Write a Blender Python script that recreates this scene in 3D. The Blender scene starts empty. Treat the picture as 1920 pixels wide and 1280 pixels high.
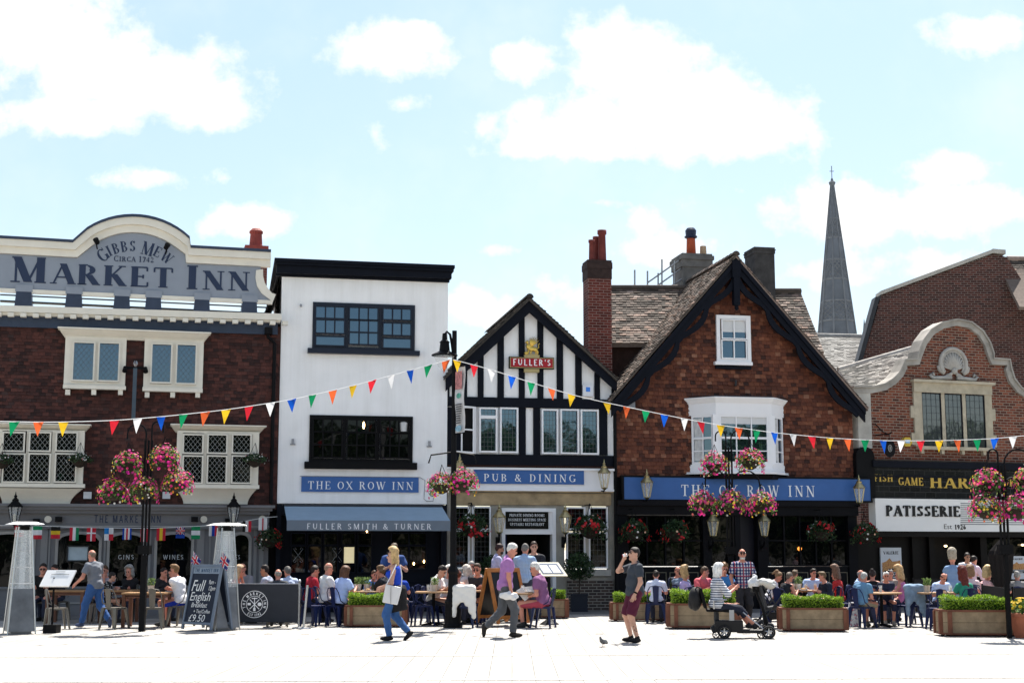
import bpy, bmesh, math, random
import numpy as np
from mathutils import Vector, Matrix
random.seed(11); RNG = np.random.RandomState(5)
SC = bpy.context.scene
COL = SC.collection
R = math.radians
# ---------------------------------------------------------------- camera
FPX = 2667.0; CH = 1.7; HORIZ = 1028.0
PITCH = math.atan((HORIZ - 640.0) / FPX)
CP, SP = math.cos(PITCH), math.sin(PITCH)
CAMP = Vector((0, 0, CH))
cd = bpy.data.cameras.new('camera'); cam = bpy.data.objects.new('camera', cd); COL.objects.link(cam)
cam.location = CAMP; cam.rotation_euler = (math.pi / 2 + PITCH, 0, 0)
cd.sensor_width = 36.0; cd.lens = FPX / 1920 * 36.0; cd.clip_start = 0.1; cd.clip_end = 4000
SC.camera = cam
def ray(px, py):
    x = (px - 960) / FPX; y = (640 - py) / FPX
    return Vector((x, CP - y * SP, SP + y * CP)).normalized()
def onY(px, py, Y):
    d = ray(px, py); return CAMP + d * (Y / d.y)
def g(px, py, z=0.0):
    d = ray(px, py); return CAMP + d * ((z - CH) / d.z)
def gx(px, Y, z=0.8):
    return (px - 960) / FPX * (Y * CP + (z - CH) * SP)
# ---------------------------------------------------------------- light
SUN_EL, SUN_AZ = 61.0, 14.0      # sun behind the houses, a little to the right
SC.view_settings.view_transform = 'Standard'; SC.view_settings.look = 'None'
SC.view_settings.exposure = 1.40; SC.view_settings.gamma = 1.0; SC.view_settings.use_curve_mapping = False
sl = bpy.data.lights.new('sun', 'SUN'); sl.energy = 4.3; sl.angle = R(0.5); sl.color = (1.0, 0.95, 0.87)
so = bpy.data.objects.new('sun', sl); COL.objects.link(so)
sdir = Vector((math.sin(R(SUN_AZ)) * math.cos(R(SUN_EL)), math.cos(R(SUN_AZ)) * math.cos(R(SUN_EL)), math.sin(R(SUN_EL))))
so.rotation_euler = sdir.to_track_quat('Z', 'Y').to_euler()
W = bpy.data.worlds.new('World'); SC.world = W; W.use_nodes = True
wt = W.node_tree; wt.nodes.clear()
def wn(t, **k):
    n = wt.nodes.new(t)
    for a, b in k.items(): setattr(n, a, b)
    return n
def wl(a, b): wt.links.new(a, b)
def wmath(op, a, b=None, c=None, clamp=False):
    n = wn('ShaderNodeMath', operation=op, use_clamp=clamp)
    for i, v in enumerate((a, b, c)):
        if v is None: continue
        if isinstance(v, (int, float)): n.inputs[i].default_value = v
        else: wl(v, n.inputs[i])
    return n.outputs[0]
sky = wn('ShaderNodeTexSky', sky_type='NISHITA', sun_disc=False, sun_elevation=R(SUN_EL), sun_rotation=R(SUN_AZ))
sky.air_density = 1.0; sky.dust_density = 0.6; sky.ozone_density = 2.0; sky.altitude = 0
bg = wn('ShaderNodeBackground'); out = wn('ShaderNodeOutputWorld')
SKY_STR = 0.115
bg.inputs['Strength'].default_value = SKY_STR
tc = wn('ShaderNodeTexCoord'); sep = wn('ShaderNodeSeparateXYZ'); wl(tc.outputs['Generated'], sep.inputs[0])
yy = wmath('MAXIMUM', sep.outputs[1], 0.08)
aa = wmath('DIVIDE', sep.outputs[0], yy); ee = wmath('DIVIDE', sep.outputs[2], yy)
cmb = wn('ShaderNodeCombineXYZ'); wl(aa, cmb.inputs[0]); wl(ee, cmb.inputs[1])
def wnoise(scale, detail, rough):
    n = wn('ShaderNodeTexNoise'); n.inputs['Scale'].default_value = scale; n.inputs['Detail'].default_value = detail
    n.inputs['Roughness'].default_value = rough; wl(cmb.outputs[0], n.inputs['Vector']); return n
nb = wnoise(15.0, 8, 0.6); nf = wnoise(44.0, 7, 0.6); nw = wnoise(5.0, 5, 0.6)
# cumulus clouds, each a direction on the sky and a size
CLOUDS = [(60, 60, 190, 95), (180, 120, 210, 90), (300, 170, 160, 60), (390, 210, 95, 40), (120, 215, 150, 40), (30, 0, 160, 60),
          (715, 95, 120, 50), (770, 75, 75, 35), (975, 110, 70, 48), (1190, 130, 110, 95), (1260, 200, 190, 80), (1150, 230, 170, 60),
          (1330, 250, 150, 55), (1060, 260, 150, 42), (1000, 275, 90, 30), (465, 415, 85, 36), (760, 195, -80, 40), (706, 250, -50, 60),
          (920, 470, -70, 24), (1115, 380, -80, 26), (1440, 390, -230, 80), (1640, 400, 210, 50), (1820, 390, 170, 55), (1780, 320, 80, 32), (1300, 460, -200, 80),
          (1080, 560, -120, 70), (900, 580, 60, 40), (1000, 630, -160, 60), (1760, 500, -240, 70), (1560, 520, -200, 60), (1220, 420, -70, 50), (1840, 60, -120, 60), (300, 330, -200, 40)]
m = None
for (px, py, rx, ry) in CLOUDS:
    d = ray(px, py); ra, re = abs(rx) / FPX * 1.06, ry / FPX * 1.06
    mp = wn('ShaderNodeMapping'); mp.inputs['Scale'].default_value = (1 / ra, 1 / re, 0)
    mp.inputs['Location'].default_value = (-d.x / d.y / ra, -d.z / d.y / re, 0)
    wl(cmb.outputs[0], mp.inputs[0])
    ln = wn('ShaderNodeVectorMath', operation='LENGTH'); wl(mp.outputs[0], ln.inputs[0])
    lv = ln.outputs['Value'] if rx > 0 else wmath('ADD', ln.outputs['Value'], .62)   # negative width: a thin wisp
    m = lv if m is None else wmath('SMOOTH_MIN', m, lv, 0.2)
dens = wmath('SUBTRACT', 1.0, m)
dens = wmath('MULTIPLY_ADD', wmath('SUBTRACT', nb.outputs[0], 0.5), 2.9, dens)
dens = wmath('MULTIPLY_ADD', wmath('SUBTRACT', nf.outputs[0], 0.5), 1.3, dens)
cl = wn('ShaderNodeMapRange', interpolation_type='SMOOTHSTEP'); wl(dens, cl.inputs[0])
cl.inputs[1].default_value = -0.38; cl.inputs[2].default_value = 0.62
wisp = wn('ShaderNodeMapRange', interpolation_type='SMOOTHSTEP'); wl(nw.outputs[0], wisp.inputs[0])
wisp.inputs[1].default_value = 0.42; wisp.inputs[2].default_value = 0.8
hz = wn('ShaderNodeMapRange'); wl(ee, hz.inputs[0]); hz.inputs[1].default_value = 0.42; hz.inputs[2].default_value = 0.10
hz.inputs[3].default_value = 0.0; hz.inputs[4].default_value = 0.45
cm = wmath('MAXIMUM', wmath('MULTIPLY', cl.outputs[0], 0.97), wmath('ADD', wmath('MULTIPLY', wisp.outputs[0], 0.3), wmath('MULTIPLY', hz.outputs[0], 0.3)))
front = wn('ShaderNodeMapRange'); wl(sep.outputs[1], front.inputs[0]); front.inputs[1].default_value = 0.0; front.inputs[2].default_value = 0.3
front.inputs[3].default_value = 0.0; front.inputs[4].default_value = 1.0
nbk = wn('ShaderNodeTexNoise'); nbk.inputs['Scale'].default_value = 2.3; nbk.inputs['Detail'].default_value = 7; wl(tc.outputs['Generated'], nbk.inputs['Vector'])
bk = wn('ShaderNodeMapRange', interpolation_type='SMOOTHSTEP'); wl(nbk.outputs[0], bk.inputs[0]); bk.inputs[1].default_value = .46; bk.inputs[2].default_value = .60; bk.inputs[4].default_value = .4
be = wn('ShaderNodeMapRange'); wl(sep.outputs[2], be.inputs[0]); be.inputs[1].default_value = .25; be.inputs[2].default_value = .5; be.inputs[3].default_value = .15
fmx = wn('ShaderNodeMix', data_type='FLOAT'); wl(front.outputs[0], fmx.inputs[0]); wl(wmath('MULTIPLY', bk.outputs[0], be.outputs[0]), fmx.inputs[2]); wl(cm, fmx.inputs[3])
cmix = wn('ShaderNodeMix', data_type='RGBA'); wl(fmx.outputs[0], cmix.inputs[0])
tint = wn('ShaderNodeMix', data_type='RGBA', blend_type='MULTIPLY'); tint.inputs[0].default_value = 1; wl(sky.outputs[0], tint.inputs[6]); tg = wn('ShaderNodeMapRange'); wl(ee, tg.inputs[0]); tg.inputs[1].default_value = .12; tg.inputs[2].default_value = .40
tgm = wn('ShaderNodeMix', data_type='RGBA'); wl(tg.outputs[0], tgm.inputs[0]); tgm.inputs[6].default_value = (.62, .585, .52, 1); tgm.inputs[7].default_value = (.80, .735, .645, 1); wl(tgm.outputs[2], tint.inputs[7])
wl(tint.outputs[2], cmix.inputs[6]); cmix.inputs[7].default_value = (4.2, 4.15, 4.05, 1)
wl(cmix.outputs[2], bg.inputs[0]); wl(bg.outputs[0], out.inputs[0])

# ---------------------------------------------------------------- materials
MC = {}
def newmat(name):
    m = bpy.data.materials.new(name); m.use_nodes = True; t = m.node_tree; t.nodes.clear()
    o = t.nodes.new('ShaderNodeOutputMaterial'); b = t.nodes.new('ShaderNodeBsdfPrincipled'); t.links.new(b.outputs[0], o.inputs[0])
    return m, t, b, o
def mixrgb(t, f, a, b, op='MIX'):
    n = t.nodes.new('ShaderNodeMix'); n.data_type = 'RGBA'; n.blend_type = op
    for i, v in ((0, f), (6, a), (7, b)):
        if isinstance(v, (int, float)): n.inputs[i].default_value = v
        elif isinstance(v, tuple): n.inputs[i].default_value = v + (1,) if len(v) == 3 else v
        else: t.links.new(v, n.inputs[i])
    return n.outputs[2]
def noise(t, scale, detail=4, vec=None, rough=0.6):
    n = t.nodes.new('ShaderNodeTexNoise'); n.inputs['Scale'].default_value = scale; n.inputs['Detail'].default_value = detail
    n.inputs['Roughness'].default_value = rough
    if vec is None:
        c = t.nodes.new('ShaderNodeTexCoord'); vec = c.outputs['Object']
    t.links.new(vec, n.inputs['Vector']); return n.outputs[0]
def ramp(t, fac, stops, mode='LINEAR'):
    r = t.nodes.new('ShaderNodeValToRGB'); r.color_ramp.interpolation = mode
    e = r.color_ramp.elements
    while len(e) > 1: e.remove(e[-1])
    e[0].position = stops[0][0]; e[0].color = tuple(stops[0][1]) + (1,)
    for p, c in stops[1:]:
        x = e.new(p); x.color = tuple(c) + (1,)
    t.links.new(fac, r.inputs[0]); return r.outputs[0]
def bump(t, b, h, strength=0.3, dist=0.02):
    n = t.nodes.new('ShaderNodeBump'); n.inputs['Strength'].default_value = strength; n.inputs['Distance'].default_value = dist
    t.links.new(h, n.inputs['Height']); t.links.new(n.outputs[0], b.inputs['Normal'])
def M(name, col=(.5, .5, .5), rough=.6, metal=0., var=.12, scale=3., bmp=0., emit=0., ior=1.45, trans=0., spec=.3):
    if name in MC: return MC[name]
    m, t, b, o = newmat(name)
    b.inputs['Roughness'].default_value = rough; b.inputs['Metallic'].default_value = metal; b.inputs['IOR'].default_value = ior; b.inputs['Specular IOR Level'].default_value = spec
    if var > 0:
        n = noise(t, scale, 6)
        lo = tuple(c * (1 - var) for c in col); hi = tuple(min(1, c * (1 + var)) for c in col)
        t.links.new(ramp(t, n, [(.3, lo), (.7, hi)]), b.inputs['Base Color'])
        if bmp: bump(t, b, noise(t, scale * 8, 4), bmp, .01)
    else: b.inputs['Base Color'].default_value = col + (1,)
    if emit: b.inputs['Emission Color'].default_value = col + (1,); b.inputs['Emission Strength'].default_value = emit
    if trans:
        tr = t.nodes.new('ShaderNodeBsdfTranslucent'); tr.inputs[0].default_value = col + (1,)
        if var > 0: t.links.new(b.inputs['Base Color'].links[0].from_socket, tr.inputs[0])
        mx = t.nodes.new('ShaderNodeMixShader'); mx.inputs[0].default_value = trans
        t.links.new(b.outputs[0], mx.inputs[1]); t.links.new(tr.outputs[0], mx.inputs[2]); t.links.new(mx.outputs[0], o.inputs[0])
    MC[name] = m; return m
def ISL(name, stops, rough=.7, trans=0., bmpscale=0, mode='LINEAR', spec=.3):
    """every loose piece of the mesh (a tile, a leaf) takes its own shade"""
    if name in MC: return MC[name]
    m, t, b, o = newmat(name); b.inputs['Roughness'].default_value = rough; b.inputs['Specular IOR Level'].default_value = spec
    ge = t.nodes.new('ShaderNodeNewGeometry')
    c = ramp(t, ge.outputs['Random Per Island'], stops, mode)
    if bmpscale:
        n = noise(t, bmpscale, 6); c = mixrgb(t, .55, c, ramp(t, n, [(.3, (.35, .35, .35)), (.7, (1, 1, 1))]), 'MULTIPLY')
        n2 = noise(t, .55, 5); c = mixrgb(t, .5, c, ramp(t, n2, [(.35, (.45, .42, .42)), (.62, (1, 1, 1))]), 'MULTIPLY')
    t.links.new(c, b.inputs['Base Color'])
    if trans:
        tr = t.nodes.new('ShaderNodeBsdfTranslucent'); t.links.new(c, tr.inputs[0])
        mx = t.nodes.new('ShaderNodeMixShader'); mx.inputs[0].default_value = trans
        t.links.new(b.outputs[0], mx.inputs[1]); t.links.new(tr.outputs[0], mx.inputs[2]); t.links.new(mx.outputs[0], o.inputs[0])
    MC[name] = m; return m
def BRICK(name, bw, bh, mortar, stops, mcol, rough=.85, axes='xz', bstr=.5, off=.5, stain=.4):
    if name in MC: return MC[name]
    m, t, b, o = newmat(name); b.inputs['Roughness'].default_value = rough; b.inputs['Specular IOR Level'].default_value = .25
    c = t.nodes.new('ShaderNodeTexCoord'); s = t.nodes.new('ShaderNodeSeparateXYZ'); t.links.new(c.outputs['Object'], s.inputs[0])
    k = t.nodes.new('ShaderNodeCombineXYZ')
    if axes == 'auto':   # x+y along, z up (walls seen from two sides)
        a = t.nodes.new('ShaderNodeMath'); a.operation = 'ADD'; t.links.new(s.outputs[0], a.inputs[0]); t.links.new(s.outputs[1], a.inputs[1])
        t.links.new(a.outputs[0], k.inputs[0]); t.links.new(s.outputs[2], k.inputs[1])
    else:
        ix = {'x': 0, 'y': 1, 'z': 2}
        t.links.new(s.outputs[ix[axes[0]]], k.inputs[0]); t.links.new(s.outputs[ix[axes[1]]], k.inputs[1])
    br = t.nodes.new('ShaderNodeTexBrick'); t.links.new(k.outputs[0], br.inputs['Vector'])
    br.offset = off; br.inputs['Scale'].default_value = 1; br.inputs['Brick Width'].default_value = bw; br.inputs['Row Height'].default_value = bh
    br.inputs['Mortar Size'].default_value = mortar; br.inputs['Mortar Smooth'].default_value = .2
    br.inputs['Color1'].default_value = (0, 0, 0, 1); br.inputs['Color2'].default_value = (1, 1, 1, 1); br.inputs['Mortar'].default_value = (.5, .5, .5, 1)
    col = ramp(t, br.outputs['Color'], stops)
    n = noise(t, 2.2, 6); col = mixrgb(t, stain, col, ramp(t, n, [(.3, (.4, .38, .38)), (.65, (1, 1, 1))]), 'MULTIPLY')
    n2 = noise(t, 30, 4); col = mixrgb(t, .3, col, ramp(t, n2, [(.3, (.5, .5, .5)), (.7, (1, 1, 1))]), 'MULTIPLY')
    col = mixrgb(t, br.outputs['Fac'], col, mcol)
    t.links.new(col, b.inputs['Base Color'])
    inv = t.nodes.new('ShaderNodeMath'); inv.operation = 'SUBTRACT'; inv.inputs[0].default_value = 1; t.links.new(br.outputs['Fac'], inv.inputs[1])
    bump(t, b, inv.outputs[0], bstr, .012)
    MC[name] = m; return m
def GLASSY(name, alpha=.25, col=(1, 1, 1), rough=.02):
    if name in MC: return MC[name]
    m, t, b, o = newmat(name)
    tr = t.nodes.new('ShaderNodeBsdfTransparent'); tr.inputs[0].default_value = col + (1,)
    b.inputs['Base Color'].default_value = (.8, .85, .88, 1); b.inputs['Roughness'].default_value = rough; b.inputs['IOR'].default_value = 1.8
    mx = t.nodes.new('ShaderNodeMixShader'); mx.inputs[0].default_value = alpha
    t.links.new(tr.outputs[0], mx.inputs[1]); t.links.new(b.outputs[0], mx.inputs[2]); t.links.new(mx.outputs[0], o.inputs[0])
    MC[name] = m; return m
def PANE(name, col=(.012, .014, .016), ior=1.9, wob=.05, st=(1, 1, 1)):
    if name in MC: return MC[name]
    m, t, b, o = newmat(name); b.inputs['Base Color'].default_value = col + (1,); b.inputs['Roughness'].default_value = .02; b.inputs['IOR'].default_value = ior; b.inputs['Specular Tint'].default_value = st + (1,)
    bump(t, b, noise(t, 1.3, 2), wob, .05)
    MC[name] = m; return m
WHITE = M('white_paint', (.83, .83, .85), .55, var=.03, scale=1.2)
RENDERW = M('white_render', (.88, .88, .885), .8, var=.035, scale=1.5, bmp=.08)
def streaks(m):
    t = m.node_tree; b = next(n for n in t.nodes if n.type == 'BSDF_PRINCIPLED'); c = t.nodes.new('ShaderNodeTexCoord'); mp = t.nodes.new('ShaderNodeMapping'); mp.inputs['Scale'].default_value = (3.2, 3.2, .22); t.links.new(c.outputs['Object'], mp.inputs[0])
    n = noise(t, 1., 8, mp.outputs[0], .7); old = b.inputs['Base Color'].links[0].from_socket; t.links.new(mixrgb(t, .4, old, ramp(t, n, [(.34, (.80, .79, .77)), (.56, (1, 1, 1))]), 'MULTIPLY'), b.inputs['Base Color'])
streaks(RENDERW); streaks(SIGNBLUE) if 'sign_blue' in MC else None
CREAM = M('cream_paint', (.73, .69, .60), .5, var=.05)
NAVY = M('navy_paint', (.005, .0065, .012), .6, var=.15, spec=.12)
BLACKP = M('black_paint', (.005, .005, .006), .55, var=.15, spec=.12)
SLATE_B = M('slate_blue_paint', (.035, .05, .085), .45, var=.15)
GREYB = M('grey_board', (.255, .285, .335), .6, var=.05)
SIGNBLUE = M('sign_blue', (.045, .125, .345), .4, var=.06)
GREYP = M('grey_shop_paint', (.155, .155, .165), .45, var=.06)
GREYL = M('grey_shop_light', (.30, .29, .28), .5, var=.05)
DKGREY = M('dark_grey', (.035, .037, .042), .6)
CHAR = M('charcoal_board', (.022, .024, .030), .75)
STEEL = M('steel', (.45, .46, .48), .32, 1., var=.06)
GUN = M('gunmetal', (.16, .15, .135), .42, .8, var=.2)
BLUEM = M('navy_metal', (.006, .014, .065), .4, var=.12)
GOLD = M('gold', (.72, .50, .12), .35, .85, var=.1)
GOLDP = M('gold_letter', (.55, .36, .07), .45, .2, var=.1)
BRASS = M('brass', (.50, .42, .22), .35, 1., var=.2)
STONE = M('stone', (.40, .35, .27), .85, var=.22, scale=2.5, bmp=.25)
STONEG = M('grey_stone', (.42, .40, .36), .85, var=.25, scale=2.0, bmp=.3)
WOODO = M('orange_wood', (.40, .15, .04), .5, var=.25, scale=6)
WOODT = M('table_wood', (.30, .17, .08), .45, var=.2, scale=5)
REDBR = M('red_brown_wood', (.16, .06, .035), .6, var=.25, scale=6)
PLANK = M('grey_plank', (.27, .20, .125), .75, var=.3, scale=5)
TERRA = M('terracotta', (.34, .11, .06), .75, var=.2)
P_SKY = PANE('window_glass', (.006, .010, .016), 2.3, st=(.55, .78, 1.)); P_DARK = PANE('shop_glass', (.002, .0025, .003), 1.30)
CLEAR = GLASSY('clear_glass', .22); TUMB = GLASSY('drink_glass', .35)
LETW = M('white_letter', (.85, .86, .88), .5, var=0)
LETN = M('navy_letter', (.022, .035, .075), .5, var=0)
LETB = M('black_letter', (.01, .01, .01), .4, var=0)
LAMPY = M('warm_bulb', (1., .62, .25), .5, var=0, emit=6.)
BLIND = M('window_blind', (.62, .63, .64), .8, var=.04)

# ---------------------------------------------------------------- mesh building
OFF = {}
def tag(o, label=None, cat=None, group=None, kind=None):
    if label: o['label'] = label
    if cat: o['category'] = cat
    if group: o['group'] = group
    if kind: o['kind'] = kind
    return o
def empty(name, loc=(0, 0, 0), rz=0., label=None, cat=None, group=None, off=(0, 0, 0)):
    o = bpy.data.objects.new(name, None); COL.objects.link(o); o.location = loc; o.rotation_euler = (0, 0, rz)
    o.empty_display_size = .2
    OFF[o.name] = off
    return tag(o, label, cat, group)
class MB:
    def __init__(s): s.v = []; s.f = []; s.m = []; s.mi = 0
    def add(s, vs, fs):
        b = len(s.v); s.v.extend([tuple(p) for p in vs]); s.f.extend([tuple(b + i for i in f) for f in fs]); s.m.extend([s.mi] * len(fs)); return s
    def box(s, x0, x1, y0, y1, z0, z1):
        if x0 > x1: x0, x1 = x1, x0
        if y0 > y1: y0, y1 = y1, y0
        if z0 > z1: z0, z1 = z1, z0
        return s.add([(x0, y0, z0), (x1, y0, z0), (x1, y1, z0), (x0, y1, z0), (x0, y0, z1), (x1, y0, z1), (x1, y1, z1), (x0, y1, z1)],
                     [(0, 3, 2, 1), (4, 5, 6, 7), (0, 1, 5, 4), (1, 2, 6, 5), (2, 3, 7, 6), (3, 0, 4, 7)])
    def hexa(s, p):   # 8 points, bottom ring then top ring
        return s.add(p, [(0, 3, 2, 1), (4, 5, 6, 7), (0, 1, 5, 4), (1, 2, 6, 5), (2, 3, 7, 6), (3, 0, 4, 7)])
    def quad(s, a, b, c, d): return s.add([a, b, c, d], [(0, 1, 2, 3)])
    def prism(s, poly, y0, y1):    # polygon in x,z ; from y0 (front) to y1 (back)
        n = len(poly); ar = sum(poly[i][0] * poly[(i + 1) % n][1] - poly[(i + 1) % n][0] * poly[i][1] for i in range(n))
        if ar < 0: poly = poly[::-1]
        vs = [(x, y0, z) for x, z in poly] + [(x, y1, z) for x, z in poly]
        fs = [tuple(range(n)), tuple(range(2 * n - 1, n - 1, -1))] + [(i, i + n, (i + 1) % n + n, (i + 1) % n) for i in range(n)]
        return s.add(vs, fs)
    def strip(s, A, B, y0, y1):    # band between two polylines (x,z lists of equal length)
        for i in range(len(A) - 1): s.prism([A[i], A[i + 1], B[i + 1], B[i]], y0, y1)
        return s
    def poly3(s, pts, thick=(0, 0, 0)):
        n = len(pts); t = Vector(thick); vs = [Vector(p) for p in pts] + [Vector(p) + t for p in pts]
        return s.add(vs, [tuple(range(n)), tuple(range(2 * n - 1, n - 1, -1))] + [(i, i + n, (i + 1) % n + n, (i + 1) % n) for i in range(n)])
    def tube(s, path, r, n=8, caps=True):
        P = [Vector(p) for p in path]; k = len(P); rr = r if isinstance(r, (list, tuple)) else [r] * k
        vs = []; up = None
        for i in range(k):
            d = (P[min(i + 1, k - 1)] - P[max(i - 1, 0)])
            if d.length < 1e-9: d = Vector((0, 0, 1))
            d.normalize()
            if up is None: up = Vector((0, 0, 1)) if abs(d.z) < .9 else Vector((1, 0, 0))
            a = d.cross(up); 
            if a.length < 1e-6: a = d.orthogonal()
            a.normalize(); b = a.cross(d).normalized(); up = b
            for j in range(n):
                t = 2 * math.pi * j / n; vs.append(P[i] + (a * math.cos(t) + b * math.sin(t)) * rr[i])
        fs = [(i * n + j, (i + 1) * n + j, (i + 1) * n + (j + 1) % n, i * n + (j + 1) % n) for i in range(k - 1) for j in range(n)]
        if caps: fs += [tuple(range(n)), tuple(range(k * n - 1, (k - 1) * n - 1, -1))]
        return s.add(vs, fs)
    def lathe(s, prof, c=(0, 0, 0), n=16, sx=1., sy=1., rot=0.):   # prof: (r,z) bottom to top
        k = len(prof); vs = []
        for r, z in prof:
            for j in range(n):
                t = 2 * math.pi * j / n + rot; vs.append((c[0] + r * sx * math.cos(t), c[1] + r * sy * math.sin(t), c[2] + z))
        fs = [(i * n + j, i * n + (j + 1) % n, (i + 1) * n + (j + 1) % n, (i + 1) * n + j) for i in range(k - 1) for j in range(n)]
        fs += [tuple(range(n - 1, -1, -1)), tuple(range((k - 1) * n, k * n))]
        return s.add(vs, fs)
    def ball(s, c, r, n=12, k=8, rot=None):
        if isinstance(r, (int, float)): r = (r, r, r)
        vs = []; c = Vector(c)
        for i in range(k + 1):
            a = math.pi * i / k - math.pi / 2
            for j in range(n):
                t = 2 * math.pi * j / n
                p = Vector((r[0] * math.cos(a) * math.cos(t), r[1] * math.cos(a) * math.sin(t), r[2] * math.sin(a)))
                if rot is not None: p = rot @ p
                vs.append(c + p)
        return s.add(vs, [(i * n + j, i * n + (j + 1) % n, (i + 1) * n + (j + 1) % n, (i + 1) * n + j) for i in range(k) for j in range(n)])
    def leaf(s, c, size, d=None, asp=.55):
        c = Vector(c); a = Vector((random.gauss(0, 1), random.gauss(0, 1), random.gauss(0, 1))).normalized()
        if d is not None: a = (a * .8 + Vector(d)).normalized()
        b = a.orthogonal().normalized(); b = (b * math.cos(q := random.uniform(0, 6.28)) + a.cross(b) * math.sin(q)) * size * asp * .5
        a = a * size * .5
        return s.add([c - a, c + b * .9, c + a, c - b * .9], [(0, 1, 2, 3)])
    def flower(s, c, nrm, r, n=6):
        c = Vector(c); nrm = Vector(nrm).normalized(); a = nrm.orthogonal().normalized(); b = nrm.cross(a)
        q = random.uniform(0, 1); vs = [c - nrm * r * .25]
        for j in range(2 * n):
            t = math.pi * j / n + q; rr = r * (1.0 if j % 2 == 0 else .72); vs.append(c + (a * math.cos(t) + b * math.sin(t)) * rr)
        return s.add(vs, [(0, 1 + j, 1 + (j + 1) % (2 * n)) for j in range(2 * n)])
    def build(s, name, mat, parent=None, off=None, smooth=False, bevel=0., **tags):
        me = bpy.data.meshes.new(name)
        if off is None and parent is not None: off = OFF.get(parent.name, (0, 0, 0))
        if off is None: off = (0, 0, 0)
        vs = [(x - off[0], y - off[1], z - off[2]) for x, y, z in s.v]
        me.from_pydata(vs, [], s.f)
        mats = mat if isinstance(mat, (list, tuple)) else [mat]
        for q in mats: me.materials.append(q)
        if len(mats) > 1: me.polygons.foreach_set('material_index', s.m)
        if smooth: me.polygons.foreach_set('use_smooth', [True] * len(me.polygons))
        me.update()
        o = bpy.data.objects.new(name, me); COL.objects.link(o)
        if parent is not None: o.parent = parent
        OFF[o.name] = off
        if bevel:
            bv = o.modifiers.new('bevel', 'BEVEL'); bv.width = bevel; bv.segments = 2; bv.limit_method = 'ANGLE'
        tag(o, **tags); return o
    def build_each(s, name, mat, parent, **k):
        """every loose piece becomes an object of its own"""
        par = list(range(len(s.v)))
        def fd(a):
            while par[a] != a: par[a] = par[par[a]]; a = par[a]
            return a
        for f in s.f:
            for i in f[1:]: par[fd(i)] = fd(f[0])
        gr = {}
        for f in s.f: gr.setdefault(fd(f[0]), []).append(f)
        for fs in gr.values():
            ix = sorted({i for f in fs for i in f}); mp = {i: j for j, i in enumerate(ix)}; m = MB(); m.add([s.v[i] for i in ix], [tuple(mp[i] for i in f) for f in fs]); o = m.build(name, mat, parent, **k)
        return o
    def build_thing(s, name, mat, loc, rz, label, cat, group=None, smooth=False, off=(0, 0, 0), kind=None, bevel=0.):
        o = s.build(name, mat, None, off=off, smooth=smooth, bevel=bevel); o.location = loc; o.rotation_euler = (0, 0, rz)
        return tag(o, label, cat, group, kind)
def copy_tree(o, parent=None):
    c = o.copy(); COL.objects.link(c); OFF[c.name] = OFF.get(o.name, (0, 0, 0))
    if parent is not None: c.parent = parent
    for ch in list(o.children): copy_tree(ch, c)
    return c
PROTO = {}
def place(kind, make, loc, rz, label, cat, group=None, scale=1.):
    """the first one is built, later ones are copies of it and of its parts"""
    if kind not in PROTO: o = make(); PROTO[kind] = o
    else:
        o = copy_tree(PROTO[kind])
        for k in ('label', 'group'):
            if k in o: del o[k]
    o.location = loc; o.rotation_euler = (0, 0, rz); o.scale = (scale,) * 3
    return tag(o, label, cat, group)
class Fac:
    """a house front: u along it, v up, w out towards the square"""
    def __init__(s, pa, Ya, pb, Yb):
        s.A = Vector((gx(pa, Ya, 1.7), Ya, 0)); B = Vector((gx(pb, Yb, 1.7), Yb, 0)); s.u = (B - s.A).normalized(); s.n = Vector((s.u.y, -s.u.x, 0))
        s.rz = math.atan2(s.u.y, s.u.x); s.L = (B - s.A).length
    def uv(s, px, py, w=0.):
        d = ray(px, py); A = s.A + s.n * w; t = (A - CAMP).dot(s.n) / d.dot(s.n); P = CAMP + d * t
        return ((P - s.A).dot(s.u), P.z)
    def rect(s, x0, y0, x1, y1, w=0.):
        ym, xm = (y0 + y1) / 2, (x0 + x1) / 2
        return s.uv(x0, ym, w)[0], s.uv(x1, ym, w)[0], s.uv(xm, y1, w)[1], s.uv(xm, y0, w)[1]
    def loc(s, u, v, w=0.): return s.A + s.u * u + s.n * w + Vector((0, 0, v))
    def house(s, name, label, cat):
        return empty(name, s.A, s.rz, label, cat)
    def thing(s, name, label, cat, u, v, w, group=None):
        return empty(name, s.loc(u, v, w), s.rz, label, cat, group, off=(u, -w, v))
def tiles(mb, inside, u0, u1, v0, v1, tw, th, w, jit=.012, lift=.022):
    rows = int((v1 - v0) / th)
    for r_ in range(rows):
        z = v0 + r_ * th; x = u0 - (tw * .5 if r_ % 2 else 0) - random.uniform(0, .03)
        while x < u1:
            tw_ = tw * random.uniform(.93, 1.05); xa, xb = x, x + tw_ - .006; x += tw_
            if not inside((xa + xb) / 2, z + th / 2): continue
            xa, xb = max(xa, u0), min(xb, u1)
            if xb - xa < .02: continue
            dz = random.uniform(-jit, jit) * .5; l = -(w + lift + random.uniform(-.005, .008)); l2 = l + random.uniform(-.004, .004); bk = -(w + .004)
            mb.add([(xa, l, z + dz), (xb, l2, z + dz + random.uniform(-.003, .003)), (xb, bk, z + th + .01), (xa, bk, z + th + .01), (xa, bk + .004, z + dz), (xb, bk + .004, z + dz)],
                   [(0, 1, 2, 3), (4, 5, 1, 0), (0, 3, 4), (1, 5, 2)])
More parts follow.
